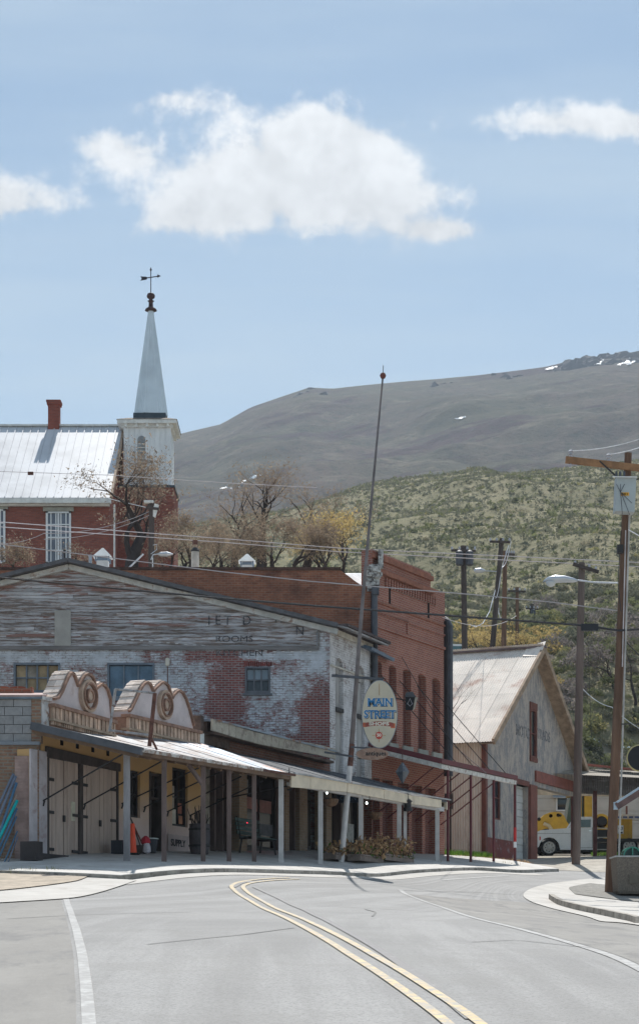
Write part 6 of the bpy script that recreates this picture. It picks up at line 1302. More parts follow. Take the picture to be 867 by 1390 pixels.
# ---------------------------------------------------------------- pickup truck (faces left)
YT = 88.; ft = front(724, YT); TX = lambda px: cx(px, YT)-ft.ox; TZ = lambda py: cz(py, YT)
tr_ = thing('pickup_truck', P(775, 1161, YT), 'white older flatbed pickup facing left beyond the wooden pole', 'truck')
wpt = mat('white_truck_paint', (.66,.68,.70), .28, .04, 1, .01, spec=.6); blkp = mat('black_plastic', (.02,.02,.022), .6, .2); chrome = mat('dull_chrome', (.6,.6,.6), .25, .1, 3, 0, metal=.9)
yel_m = mat('machine_yellow', (.55,.32,.03), .5, .15, 2, .05, c2=(.3,.17,.05), thr=.64, c2s=3)
WD = 1.9
fcx, fcz, fr_ = TX(745), TZ(1150.5), .40
ar = [(fcx+.47*math.cos(q_), fcz+.47*math.sin(q_)) for q_ in np.linspace(math.pi-.15, .15, 10)]
prof = [(TX(726.5), TZ(1152)), (TX(726), TZ(1137)), (TX(728), TZ(1128.5)), (TX(733), TZ(1127)), (TX(768), TZ(1124.2)), (TX(775), TZ(1123.5)), (TX(782.5), TZ(1123)), (TX(782.5), TZ(1152))]
hoodp = prof[:-1]+[prof[-1]]+ar[::-1]
hoodp = [(TX(726.5), TZ(1150)), (TX(726), TZ(1137)), (TX(727.5), TZ(1129.5)), (TX(733), TZ(1127)), (TX(768), TZ(1124.2)), (TX(774), TZ(1123.5)), (TX(774), TZ(1153.5)), (fcx+.5, TZ(1153.5))]+ar[::-1]+[(fcx-.5, TZ(1150))]
q = MB(); q.prism(ft, hoodp, -WD, 0); bd = q.build('front_body', wpt, tr_)
q = MB(); q.prism(ft, [(TX(774.2), TZ(1153.5)), (TX(774.2), TZ(1123.5)), (TX(804.8), TZ(1123)), (TX(804.8), TZ(1153.5))], -WD, 0); cab = q.build('cab', wpt, tr_)
# cab upper: pillars, roof, glass
q = MB(); rz, bz_ = TZ(1108.5), TZ(1123); 
q.prism(ft, [(TX(781), rz-.14), (TX(786.), rz), (TX(803.5), rz), (TX(804.8), rz-.12)], -WD+.08, -.08); q.build('cab_roof', wpt, tr_)
for s0_, s1_, s2_, s3_ in ((773.5, 776, 783.8, 781.2), (785, 786.6, 788.2, 787.2), (801.2, 804.8, 804.6, 801.5)):
    for t0_, t1_ in ((-.12, -.06), (-WD+.06, -WD+.12)):
        q = MB(); q.prism(ft, [(TX(s0_), bz_), (TX(s1_), bz_), (TX(s2_), rz-.1), (TX(s3_), rz-.1)], t0_, t1_); q.build('pillar', wpt, tr_)
tg = gloss('truck_glass', (.04,.07,.07), .05, .7)
q = MB(); q.prism(ft, [(TX(788), bz_+.01), (TX(802), bz_+.01), (TX(801.5), rz-.12), (TX(788.), rz-.12)], -.12, -.1); q.build('side_window', tg, tr_)
q = MB(); q.prism(ft, [(TX(776), bz_), (TX(778), bz_), (TX(784.6), rz-.1), (TX(783.2), rz-.1)], -WD+.12, -.12); q.build('windscreen', tg, tr_)
q = MB(); q.prism(ft, [(TX(802.5), bz_), (TX(803.8), bz_), (TX(803.8), rz-.12), (TX(802.5), rz-.12)], -WD+.12, -.12); q.build('rear_window', tg, tr_)
q = MB(); 
for px in (786.2, 803.4): q.box(ft, TX(px)-.008, TX(px)+.008, .001, .006, TZ(1151), bz_)
q.box(ft, TX(786.2), TX(803.4), .001, .006, TZ(1151), TZ(1151)+.015); q.box(ft, TX(729), TX(785), .001, .006, TZ(1131.5), TZ(1131.5)+.012); q.build('panel_gap', blkp, tr_)
q = MB(); q.box(ft, TX(798.5), TX(802), .0, .03, TZ(1128.5), TZ(1127.3)); q.build('door_handle', chrome, tr_)
q = MB(); q.box(ft, TX(784), TX(786.8), .02, .2, TZ(1124), TZ(1117.5)); q.build('mirror', blkp, tr_)
q = MB(); q.box(ft, TX(731.5), TX(733.2), .0, .015, TZ(1140.5), TZ(1135.5)); q.build('side_marker', mat('red_marker', (.5,.05,.04), .4), tr_)
q = MB(); q.box(ft, TX(724), TX(727.5), -WD-.02, .02, TZ(1151), TZ(1146)); q.build('bumper', chrome, tr_)
q = MB(); q.box(ft, TX(725.3), TX(726.4), -WD+.1, -.1, TZ(1143), TZ(1131)); q.build('grille', blkp, tr_)
for t_ in (-.45, -WD+.15): q = MB(); q.box(ft, TX(724.9), TX(725.6), t_, t_+.3, TZ(1141), TZ(1134)); q.build('headlight', mat('lamp_glass', (.5,.5,.48), .1) if 'lamp_glass' not in MATS else MATS['lamp_glass'], tr_)
q = MB(); q.box(ft, TX(729), TX(860), -WD+.3, -.25, TZ(1156), TZ(1151)); q.build('chassis', blkp, tr_)
def wheel(par, fr, s, z, r, w_, t_out, rimr=.5, tn='wheel'):
    c_ = fr.pt(s, t_out, z); o = MB(); o.lathe(c_, [(r*.72, 0), (r*.95, 0.0), (r, -.04), (r, -w_+.04), (r*.95, -w_), (r*.72, -w_)], 22, 'y'); wo = o.build(tn, mat('tyre_rubber', (.018,.018,.02), .85) if 'tyre_rubber' not in MATS else MATS['tyre_rubber'], par, smooth=False)
    o = MB(); o.lathe(c_, [(r*.73, .005), (r*.66, .03), (r*.6, .01), (r*.3, .015), (r*.22, .05), (.01, .06)], 18, 'y'); o.build('rim', mat('pale_wheel_rim', (.45,.44,.42), .5, .2, 6) if 'pale_wheel_rim' not in MATS else MATS['pale_wheel_rim'], wo)
    o = MB()
    for k in range(8): a = k*.785; p_ = fr.pt(s+r*.45*math.cos(a), t_out-.03, z+r*.45*math.sin(a)); o.lathe(p_, [(r*.07, .0), (r*.07, .048)], 8, 'y')
    o.build('lug_holes', blkp, wo)
gT = G(ft.ox+1.5, YT); fcz = TZ(1150.5)
wheel(tr_, ft, fcx, fcz, .385, .24, -.03); wheel(tr_, ft, fcx, fcz, .385, .24, -WD+.27)
for t_ in (.02, -WD+.32): wheel(tr_, ft, TX(853.5), TZ(1149.5), .40, .3, t_)
q = MB(); q.box(ft, TX(807), TX(905), -WD-.1, .1, TZ(1143), TZ(1138.5)); q.build('flat_bed', blkp, tr_)
q = MB()
for s_ in (808, 824): q.box(ft, TX(s_), TX(s_)+.06, -.02, .04, TZ(1155), TZ(1124))
for y_ in (1125, 1137.5, 1143.5, 1154): q.box(ft, TX(808)+.06, TX(826), -.02, .03, TZ(y_), TZ(y_)+.05)
q.build('side_rack', mat('pale_rack_frame', (.45,.43,.38), .6), tr_)
q = MB(); q.box(ft, TX(808.5), TX(825), -.5, -.03, TZ(1136.5), TZ(1126)); q.box(ft, TX(808.5), TX(825), -.4, -.03, TZ(1153), TZ(1144.5)); q.build('tool_box', blkp, tr_)
q = MB(); q.prism(ft, [(TX(838), TZ(1103)), (TX(905), TZ(1109)), (TX(905), TZ(1114)), (TX(838), TZ(1111))], -.9, -.5); bo = q.build('boom', mat('white_boom', (.66,.64,.64), .5, .15, 4), tr_)
q = MB(); 
for k in range(4): q.box(ft, TX(839+k*8), TX(845+k*8), -.499, -.49, TZ(1109.5), TZ(1107))
q.build('blue_stripe', mat('blue_stripe_paint', (.1,.15,.35), .5), bo)
q = MB(); q.box(ft, TX(838.5), TX(858.5), -1.1, -.2, TZ(1138), TZ(1111.5)); bx_ = q.build('yellow_box', yel_m, tr_)
for k in range(3): piece('box_rib', yel_m, bx_, ft, TX(842+k*6), TX(842+k*6)+.08, -.2, -.15, TZ(1137), TZ(1112))
q = MB(); q.box(ft, TX(838.3), TX(846), -.14, -.13, TZ(1131.5), TZ(1120)); dc = q.build('placard', mat('white_placard', (.62,.64,.66), .5), tr_); text('lettering', 'C3', mat('placard_ink', (.04,.05,.07), .5), tr_, ft, TX(842.2), TZ(1124.5), -.125, .2, .001, .9, .004)
q = MB(); q.box(ft, TX(839.3), TX(845), -.128, -.124, TZ(1131), TZ(1129)); q.build('placard_bar', MATS['placard_ink'], tr_)
# ---------------------------------------------------------------- yellow loader behind the truck
ld = thing('wheel_loader', P(770, 1150, 92.5), 'yellow loader with round-backed lift arm and glazed cab behind the white pickup', 'loader'); Yd = 92.5; fd = front(727, Yd); DX = lambda px: cx(px, Yd)-fd.ox; DZ = lambda py: cz(py, Yd)
arm = [(727,1125),(727.5,1112),(732,1112),(738,1106),(745,1103),(752,1102),(760,1103),(765,1107),(768,1114),(772,1120),(778,1121),(778,1132),(730,1132)]
q = MB(); q.prism(fd, [(DX(a), DZ(b_)) for a, b_ in arm], -.5, 0); ao = q.build('lift_arm', yel_m, ld)
q = MB(); 
for px, py, r_ in ((731,1112,.09),(747,1107.5,.09),(757,1106.5,.09),(760,1107,.06),(739,1117,.07)): q.lathe(fd.pt(DX(px), .0, DZ(py)), [(r_, 0), (r_, -.02)], 10, 'y')
q.build('pin', blkp, ao)
q = MB(); q.tube([fd.pt(DX(737), .08, DZ(1118)), fd.pt(DX(744), .08, DZ(1121)), fd.pt(DX(748), .08, DZ(1127))], .09, 8); q.build('ram', mat('pale_ram', (.62,.5,.3), .4), ld)
q = MB(); q.box(fd, DX(775), DX(800), -1.9, -.1, DZ(1150), DZ(1119)); q.box(fd, DX(770), DX(840), -1.8, -.2, DZ(1152), DZ(1135)); q.build('engine_body', yel_m, ld)
q = MB(); 
for s0_ in (775.5, 786.5): q.box(fd, DX(s0_), DX(s0_)+.1, -.3, -.1, DZ(1119), DZ(1079))
q.box(fd, DX(793), DX(803.5), -1.7, -.12, DZ(1119), DZ(1079)); q.box(fd, DX(774), DX(804.5), -1.8, -.05, DZ(1079), DZ(1076)); q.build('cab_frame', yel_m, ld)
q = MB(); q.prism(fd, [(DX(769), DZ(1118)), (DX(774), DZ(1082)), (DX(792.5), DZ(1080)), (DX(792.5), DZ(1119))], -1.6, -.35); q.build('cab_glass', gloss('greenish_glass', (.10,.16,.15), .08, .6), ld)
q = MB(); q.box(fd, DX(804), DX(820), -1.7, -.2, DZ(1140), DZ(1108)); q.lathe(fd.pt(DX(816), -.1, DZ(1116)), [(.42, -.2), (.42, 0), (.30, .02), (.28, -.1)], 18, 'y'); q.build('hose_drum', yel_m, ld)
q = MB(); q.lathe(fd.pt(DX(816.5), -.02, DZ(1115)), [(.26, -.1), (.2, .03), (.05, .05)], 14, 'y'); q.build('drum_core', blkp, ld)
for s_ in (742, 800): wheel(ld, fd, DX(s_), G(fd.ox+2, Yd)+.62, .64, .45, .05)
q = MB(); q.tube([fd.pt(DX(852), -.5, DZ(1110)), fd.pt(DX(852), -.5, DZ(1093))], .05, 6); q.tube([fd.pt(DX(838), -.5, DZ(1112)), fd.pt(DX(853), -.5, DZ(1110))], .05, 6); q.build('exhaust', brn, ld)
# ---------------------------------------------------------------- parked car above the barn, cabin on the hill
cpx = P(619, 885, 112); car = thing('parked_car', (cpx.x, 112, G(cpx.x, 112)), 'white car with dark windows parked on the bench behind the garage roof ridge', 'car'); fk = Fr(cpx.x, 112, 1, 0); u_ = 112/F; zc0 = cpx.z
q = MB(); q.prism(fk, [(-38*u_, zc0-.9), (22*u_, zc0-.9), (21*u_, zc0-.1), (15*u_, zc0+.0), (-38*u_, zc0+.05)], -1.7, 0); q.build('body', wpt, car)
q = MB(); q.prism(fk, [(-30*u_, zc0+.05), (15*u_, zc0), (11*u_, zc0+.36), (-24*u_, zc0+.38)], -1.55, -.12); q.build('window', gloss('teal_glass', (.05,.12,.13), .06, .7), car)
q = MB(); q.prism(fk, [(-24*u_, zc0+.38), (11*u_, zc0+.36), (8*u_, zc0+.47), (-22*u_, zc0+.5)], -1.55, -.1); q.build('roof', wpt, car)
for s_ in (-28, 12): wheel(car, fk, s_*u_, G(cpx.x, 112)+.3, .32, .2, .0)
YH = 380.; hc = P(705, 661, YH); hc.z = G(hc.x, YH); cab_ = thing('hill_cabin', hc, 'tiny dark cabin with pale pink flat roof near the top of the scrub hill', 'cabin'); fh = Fr(hc.x, hc.y, 1, 0); zr_ = cz(657, YH)
q = MB(); q.box(fh, -1., 1., -3, 0, hc.z-2, zr_); q.build('wall', blkp, cab_); q = MB(); q.slab([fh.pt(-2.6, .8, zr_), fh.pt(2.6, .8, zr_), fh.pt(2.6, -3.5, zr_+.6), fh.pt(-2.6, -3.5, zr_+.6)], .2); q.build('roof', mat('pale_pink_roof', (.6,.45,.42), .8), cab_)

# ================================================================ RIGHT FOREGROUND
YR = 56.; wood = mat('creosoted_pole', (.13,.075,.05), .9, .35, 3, .4, stretch=(1,1,.12), c2=(.22,.13,.085), thr=.58, c2s=4)
wood_t = mat('orange_timber', (.30,.16,.08), .85, .3, 3, .3)
wood_d = mat('dark_pole', (.075,.06,.055), .9, .35, 3, .4, stretch=(1,1,.15)); wood_g = mat('grey_brown_pole', (.15,.115,.10), .9, .35, 3, .4, stretch=(1,1,.12))
p0 = P(827, 1214, YR); p0.z = G(p0.x, p0.y)
up1 = thing('utility_pole', p0, 'tall brown utility pole with pale transformer box in the right foreground', 'utility pole', None)
top1 = P(852, 615, YR)
q = MB(); q.tube([p0, p0.lerp(top1, .5), top1], [.155, .13, .105], 12); q.build('pole', wood, up1, smooth=False)
q = MB(); q.bar(P(767, 624, YR-.16), P(935, 643, YR-.16), .1, .19); q.build('crossarm', wood_t, up1)
ins = mat('grey_insulator', (.42,.42,.46), .3)
for px, py in ((774, 612.5), (825.5, 617.5), (900, 626)):
    c = P(px, py+10, YR-.16); q = MB(); q.lathe(c, [(.02, 0), (.05, .04), (.035, .09), (.08, .13), (.05, .17), (.09, .2), (.03, .26)], 8); q.tube([(c.x, c.y, c.z-.25), c], .02, 5); q.build('insulator', ins, up1)
q = MB(); q.bar(P(813, 626, YR-.2), P(836, 647, YR-.2), .04, .04); q.bar(P(890, 641, YR-.2), P(852, 655, YR-.2), .04, .04); q.build('crossarm_brace', dark_iron, up1)
xb0, xb1 = cx(829.5, YR), cx(857.5, YR); fb1 = Fr(xb0, YR-.25, 1, 0); q = MB(); q.prism(fb1, [(0, cz(700.5, YR)), (cx(855.5, YR)-xb0, cz(702, YR)), (cx(858, YR)-xb0, cz(655.5, YR)), (cx(831.5, YR)-xb0, cz(655, YR))], -.0, .42); tb_ = q.build('transformer_box', mat('pale_green_steel', (.42,.46,.47), .5, .06, 2), up1)
q = MB(); q.slab([fb1.pt(-.09, .5, cz(655, YR)), fb1.pt(.62, .5, cz(655.5, YR)), fb1.pt(.5, .0, cz(650.5, YR)), fb1.pt(.3, .0, cz(650.5, YR))], .03); q.build('lid', white_p, tb_)
q = MB(); q.box(fb1, cx(836.5, YR)-xb0, cx(848, YR)-xb0, .425, .43, cz(680.5, YR), cz(676, YR)); q.build('warning_label', mat('orange_label', (.65,.33,.03), .5), tb_); text('lettering', '3411', blk, tb_, fb1, cx(842.3, YR)-xb0, cz(678.3, YR), .435, .085, .001, 1.1, .003)
q = MB()
for a, b_, c_, d_ in ((836,657,841.5,668),(841.5,657,841.5,668),(847,657,841.5,668),(841.5,668,857,683),(841.5,668,844,698),(842.5,669,854,699)): q.tube([P(a, b_, YR-.70), P(c_, d_, YR-.70)], .008, 4)
for a in (836, 841, 846.5): q.tube([P(a, 640, YR-.4), P(a, 652, YR-.4)], .035, 6)
q.build('lead_wire', steel_dk, up1)
q = MB(); q.tube([P(855, 655, YR-.17), P(838, 1205, YR-.17)], .03, 6); q.build('conduit', mat('grey_conduit', (.42,.40,.38), .6), up1)
q = MB(); q.tube([P(848.5, 720, YR-.16), P(844, 905, YR-.16)], .02, 5); q.build('ground_wire', mat('pale_wire', (.55,.5,.5), .5), up1)
q = MB(); q.box(fb1, cx(840, YR)-xb0, cx(853, YR)-xb0, .05, .1, cz(985.5, YR), cz(984, YR)); q.box(fb1, cx(834, YR)-xb0, cx(842, YR)-xb0, .05, .25, cz(755, YR), cz(744, YR)); q.build('pole_band', dark_iron, up1)
q = MB(); arm_ = [P(838.5, 791.5, YR-.1), P(805, 790.5, YR-.15), P(783, 787.5, YR-.15)]; q.tube(arm_, [.026, .024, .024], 8)
alu = mat('cast_aluminium', (.52,.55,.60), .35, .06, 2, 0, metal=.5); lo_ = q.build('lamp_arm', alu, up1)
q = MB(); hx = [(783,787.4,.05),(777,786.3,.1),(765,784.8,.15),(752,784.8,.17),(743,786.,.13),(736.5,788,.02)]; vs = []; nn = 12
for px, py, r_ in hx:
    c = P(px, py, YR-.15)
    for k in range(nn): a = 2*math.pi*k/nn; vs.append((c.x, c.y+r_*1.1*math.cos(a), c.z+r_*(.62 if math.sin(a) > 0 else .75)*math.sin(a)-.02))
q.add(vs, [(i*nn+k, i*nn+(k+1) % nn, (i+1)*nn+(k+1) % nn, (i+1)*nn+k) for i in range(len(hx)-1) for k in range(nn)]+[tuple(range(nn)), tuple((len(hx)-1)*nn+k for k in range(nn))]); hd = q.build('lamp_head', alu, up1, smooth=True)
q = MB(); c = P(747, 790.5, YR-.15); q.lathe((c.x, c.y, c.z-.14), [(.02, 0), (.1, .04), (.15, .12), (.16, .16)], 14); q.build('glass_bowl', mat('clear_lamp_bowl', (.55,.58,.6), .1, .05), hd, smooth=True)
q = MB(); c = P(767.5, 783, YR-.15); q.lathe(c, [(.045, -.05), (.045, .03), (.03, .045)], 8); q.build('photocell', blkp, hd)
# second wooden pole
Y2 = 72.; p2 = P(781, 1174, Y2); p2.z = G(p2.x, p2.y); t2 = P(789, 764, Y2)
up2 = thing('utility_pole', p2, 'dark slender utility pole with short tilted crossarm rising beside the white pickup', 'utility pole')
q = MB(); q.tube([p2, p2.lerp(t2, .5), t2], [.165, .15, .12], 12); q.build('pole', wood_g, up2)
q = MB(); q.bar(P(777, 765.5, Y2-.2), P(812, 776.5, Y2-.2), .1, .12); q.build('crossarm', wood_d, up2)
q = MB()
for px, py in ((780,766),(799,771),(808,774)): q = MB(); c = P(px, py, Y2-.2); q.lathe(c, [(.03, 0), (.05, .08), (.02, .14)], 6); q.build('insulator', ins, up2)
# hillside poles
for i, (xt, yt, xb, yb, Y, r_, arms, lb) in enumerate((
    (628.5,741,633,890,104,.17,[(747,612,645)],'dark pole with broad crossarm and hanging transformer, left of the leaning pole behind the garage'),
    (680.5,731,665,892,108,.15,[(735,664,692)],'leaning dark pole behind the garage roof carrying slack white cables'),
    (685,748,682.5,892,114,.15,[(752,686,698)],'reddish pole standing just right of the leaning pole'),
    (701.5,797,701,890,140,.14,[(802,689,713)],'medium brown pole with small crossarm halfway down the receding line'),
    (721.5,820,718.5,880,165,.16,[(826,713,730)],'short dark pole with double insulators, fifth along the receding line'),
    (736.5,838,736,880,190,.13,[(838,726,750)],'thin short pole near the garage roof peak'),
    (743.5,859,742,905,200,.15,[(865,740,756)],'stubby pole right of the garage roof peak'),
    (755,864,757,912,215,.15,[(864,750,762)],'farthest faint pole between the roof peak and the tall dark pole'))):
    b0 = P(xb, yb, Y); b0.z = G(b0.x, b0.y)-.1; tp = P(xt, yt, Y); u_ = Y/F
    o = thing('utility_pole', b0, lb, 'utility pole', 'poles receding up the hill'); q = MB(); q.tube([b0, tp], [r_*1.1, r_*.85], 8); q.build('pole', wood if i in (2, 3) else wood_d, o)
    for ya, x0, x1 in arms: q = MB(); q.bar(P(x0, ya, Y-.2), P(x1, ya+1, Y-.2), .1, .12); q.build('crossarm', wood_d, o)
    q = MB()
    for ya, x0, x1 in arms:
        for px in np.linspace(x0+1, x1-1, 4): q = MB(); c = P(px, ya, Y-.2); q.lathe(c, [(.05, 0), (.07, .1), (.03, .2)], 6); q.build('insulator', ins, o)
    if i in (0, 4):
        q = MB(); 
        for px in ((623, 637) if i == 0 else (723,)): c = P(px, 768 if i == 0 else 836, Y-.3); q.lathe(c, [(.12, 0), (.2, .05), (.2, .5 if i else .75), (.08, .6 if i else .85)], 12)
        q.build('transformer', steel_dk, o)
o = thing('street_lamp', P(660, 775, 108), 'small pale street lamp head on an arm beside the leaning hill pole', 'street lamp'); q = MB(); c = P(652, 774.5, 108)
q.lathe((c.x-.1, c.y, c.z), [(.02,-.3),(.12,-.2),(.15,.1),(.05,.35)], 8, 'x'); q.build('lamp_head', alu, o); q = MB(); q.tube([c, P(676, 776, 108)], .03, 5); q.build('lamp_arm', alu, o)
# pole and lamp among the left trees
b0 = P(204, 790, 92); b0.z = G(b0.x, 92)-.2; o = thing('utility_pole', b0, 'dark pole with pale capped top standing in the bare tree before the church', 'utility pole'); q = MB(); q.tube([b0, P(206, 682, 92)], [.16, .13], 8); q.build('pole', wood_d, o)
q = MB(); c = P(206, 682, 92); q.bar((c.x-.35, c.y-.1, c.z), (c.x+.1, c.y-.1, c.z), .25, .12); q.bar((c.x+.08, c.y, c.z-.7), (c.x+.25, c.y, c.z-.1), .2, .2); q.build('pole_cap', white_w, o)
q = MB(); q.bar(P(198, 689, 91.9), P(216, 691, 91.9), .1, .12); q.build('crossarm', wood_d, o)
o = thing('street_lamp', P(209, 760, 90), 'small pale street lamp on a curved arm behind the brick parapet', 'street lamp'); q = MB(); q.tube([P(205, 760, 90), P(208, 753, 90), P(216, 752, 90)], .03, 5); q.tube([P(208, 740, 90), P(213, 739, 90), P(213, 746, 90), P(205, 752, 90)], .02, 5); q.build('lamp_arm', alu, o); q = MB(); c = P(224, 752.2, 90); q.lathe(c, [(.02,-.38),(.1,-.2),(.12,.1),(.03,.38)], 8, 'x'); q.build('lamp_head', alu, o)
q = MB(); q.tube([P(171, 775, 70), P(195, 752, 70)], .035, 5); tag(q.build('roof_pipe', mat('pale_pipe', (.5,.5,.52), .5), org=P(171, 775, 70)), 'slanted pale pipe propped behind the brick parapet', 'pipe')
q = MB(); q.tube([P(207.5, 775, 63.5), P(207.5, 757, 63.5)], .018, 5); tag(q.build('antenna', white_w, org=P(207.5, 775, 63.5)), 'thin white mast standing on the parapet below the street lamp', 'mast')
q = MB(); q.tube([FW.pt(wx(228), .05, wz(945)), FW.pt(wx(228), .1, wz(903))], .015, 5); c = FW.pt(wx(228), .14, wz(901)); q2 = MB(); q2.lathe((c.x, c.y, c.z-.1), [(.03, -.0), (.07, .04), (.07, .22), (.04, .26)], 8); o = thing('wall_lamp', c, 'small cream lamp on a thin stem between the blue window and the blotched wall', 'lamp'); q.build('stem', rust, o); q2.build('shade', mat('cream_shade', (.55,.52,.45), .6), o)
# waste container, green lid bin behind
Yb = 54.6; gb = G(cx(852, Yb), Yb)+.17; fbn = front(835.5, Yb); BX = lambda px: cx(px, Yb)-fbn.ox
o = thing('concrete_bin', (fbn.ox+.5, Yb, gb), 'square speckled concrete litter container beside the foreground pole', 'litter bin'); cm_ = mat('exposed_aggregate', (.20,.17,.14), .95, .3, 22, .8, c2=(.3,.26,.22), thr=.58, c2s=40)
z1_ = cz(1163.5, Yb); zq = cz(1213, Yb)
q = MB(); w1, w0 = 1.05, .93; off = (w1-w0)/2
q.add([fbn.pt(off+.04, 0-.04-off, zq), fbn.pt(off+w0-.04, -.04-off, zq), fbn.pt(off+w0-.04, -w0-off, zq), fbn.pt(off+.04, -w0-off, zq), fbn.pt(off, -off, zq+.08), fbn.pt(off+w0, -off, zq+.08), fbn.pt(off+w0, -w0-off, zq+.08), fbn.pt(off, -w0-off, zq+.08), fbn.pt(0, 0, z1_), fbn.pt(w1, 0, z1_), fbn.pt(w1, -w1, z1_), fbn.pt(0, -w1, z1_)],
      [(3,2,1,0),(0,1,5,4),(1,2,6,5),(2,3,7,6),(3,0,4,7),(4,5,9,8),(5,6,10,9),(6,7,11,10),(7,4,8,11),(8,9,10,11)]); q.build('body', cm_, o)
q = MB(); q.box(fbn, -.03, w1+.03, -w1-.03, .03, z1_+.001, z1_+.045); q.build('rim', mat('grey_bin_rim', (.4,.41,.4), .6), o)
q = MB(); q.box(fbn, .38, .62, .0, .008, z1_-.75, z1_-.5); q.build('moulded_mark', mat('bin_mark', (.16,.14,.11), .9), o)
o = thing('domed_green_lid', fbn.pt(.46, -.5, z1_+.045), 'dark green plastic domed lid on top of the concrete bin', 'bin lid'); cg = fbn.pt(.50, -.5, z1_+.05); gp_ = mat('green_plastic', (.01,.17,.12), .25, .1, 3, 0, spec=.6)
q = MB(); R_ = .27
for k in range(10):
    a0_, a1_ = math.pi*k/10, math.pi*(k+1)/10
    q.prism(Fr(cg.x, cg.y, 1, 0), [(R_*math.cos(a0_), cg.z+R_*math.sin(a0_)), (R_*math.cos(a1_), cg.z+R_*math.sin(a1_)), (R_*.82*math.cos(a1_), cg.z+R_*.82*math.sin(a1_)), (R_*.82*math.cos(a0_), cg.z+R_*.82*math.sin(a0_))], -.3, .3)
q.build('dome', gp_, o); q = MB(); q.prism(Fr(cg.x, cg.y, 1, 0), [(R_*.81*math.cos(a), cg.z+R_*.81*math.sin(a)) for a in np.linspace(0, math.pi, 12)], -.2, .2); q.build('flap', mat('dark_green_flap', (.01,.05,.045), .3, .2), o)
q = MB(); q.box(Fr(cg.x, cg.y, 1, 0), -.02, .02, .2, .31, cg.z, cg.z+.25); q.build('rib', gp_, o)
# back of a round sign and sloping beam at the right edge
Ys = 50.; sc0 = P(868, 1029, Ys); o = thing('round_sign', sc0, 'black back of a round sign with thin yellow rim at the right edge', 'sign')
q = MB(); q.lathe(sc0, [(.345, .02), (.36, 0), (.345, -.02)], 30, 'y'); q.build('rim', mat('yellow_rim', (.50,.42,.20), .6), o); q = MB(); q.lathe(sc0, [(.325, .03), (.325, .022)], 30, 'y'); q.build('plate', mat('black_sign_back', (.008,.008,.012), .5), o)
q = MB(); q.tube([(sc0.x+.42, sc0.y+.08, G(sc0.x+.42, sc0.y)), (sc0.x+.42, sc0.y+.08, sc0.z+.5)], .035, 8); q.bar((sc0.x-.1, sc0.y+.05, sc0.z), (sc0.x+.42, sc0.y+.05, sc0.z), .05, .04); q.build('post', steel_dk, o)
o = thing('sloping_beam', P(835, 1093, 46), 'sloping brown steel beam with bright galvanised top entering at the right edge', 'beam')
q = MB(); a_, b_ = P(836, 1095, 46), P(905, 1051, 46); q.bar(a_, b_, .14, .17); q.build('beam', mat('brown_steel', (.13,.08,.075), .6, .3, 4), o)
q = MB(); up2_ = Vector((0, -.0, .10)); q.bar(a_+up2_, b_+up2_, .17, .05); q.bar(a_+Vector((-.02, 0, .11)), a_+Vector((-.02, 0, -.07)), .1, .05); q.build('galvanised_cap', mat('galvanised_blue', (.38,.45,.52), .4, .1, 3, metal=.5), o)
q = MB(); q.bar((b_.x, b_.y, G(b_.x, b_.y)), b_, .15, .15); q.build('support_post', MATS['brown_steel'], o)

# ================================================================ WIRES
wl_p = mat('pale_cable', (.46,.42,.43), .5, .1); wd_p = mat('black_cable', (.03,.03,.035), .6); ww_p = mat('white_cable', (.75,.75,.78), .5)
def wire(pts_, rpx, mm, label, sag=0, n=24, nm='overhead_wire'):
    v = [P(*p) for p in pts_]; out_ = []
    for i in range(len(v)-1):
        for k in range(n):
            q_ = k/n; out_.append(v[i].lerp(v[i+1], q_)-Vector((0, 0, sag*4*q_*(1-q_))))
    out_.append(v[-1]); q = MB(); q.tube(out_, [rpx*p_.y/F/2 for p_ in out_], 5, False); return tag(q.build(nm, mm, org=out_[0]), label, 'wire')
wire([(-60,704,66),(300,731,72),(460,744,76),(940,767,90)], 1.2, wl_p, 'upper pale wire of the pair crossing before the church window and above the hall')
wire([(-60,711,66),(300,736,72),(460,749,76),(940,773,90)], 1.2, wl_p, 'lower pale wire of the pair crossing before the church window and above the hall')
wire([(-60,731,57),(300,776,57),(420,789,57),(640,807,57),(745,817,56.5),(837,829,56)], 1.4, wl_p, 'single pale wire running over the gable peak down to the foreground pole', .0)
wire([(-60,778,50),(0,784,50.5),(300,812,53),(435,823,54),(640,838,55),(780,848,55.8),(812,852,55.8),(838,856,55.8),(940,850,56.2)], 3.0, wd_p, 'thick black cable sweeping in front of the gabled store to the foreground pole')
c = P(799, 851.5, 55.75); q = MB(); q.box(Fr(c.x, c.y, 1, 0), -11*YR/F, 12*YR/F, -.06, .06, c.z-5*YR/F, c.z+4.5*YR/F); tag(q.build('splice_box', mat('black_splice', (.02,.02,.025), .5), org=c), 'black splice box hanging on the thick cable by the dark pole', 'splice box')
wire([(-60,636,60),(0,640,60),(150,645,62),(300,655,66),(430,662,70)], .8, wl_p, 'faint wire crossing the white church roof'); c = P(42, 642.6, 60.4); q = MB(); q.box(Fr(c.x, c.y, 1, 0), -4*YR/F, 4*YR/F, -.05, .05, c.z-2*YR/F, c.z+2*YR/F); tag(q.build('splice_box', rust, org=c), 'small rusty splice on the faint wire before the church roof', 'splice box')
wire([(-30,733,88),(60,724,89),(204,694,92)], .8, wl_p, 'lower slack wire rising to the pole in the bare tree', .3); wire([(60,732,89),(206,698,92)], .8, wl_p, 'thin wire just beneath the slack one reaching the pole in the bare tree', .3); wire([(148,677,100),(204,690,92)], 1., ww_p, 'short bright wire from the church eave to the capped pole')
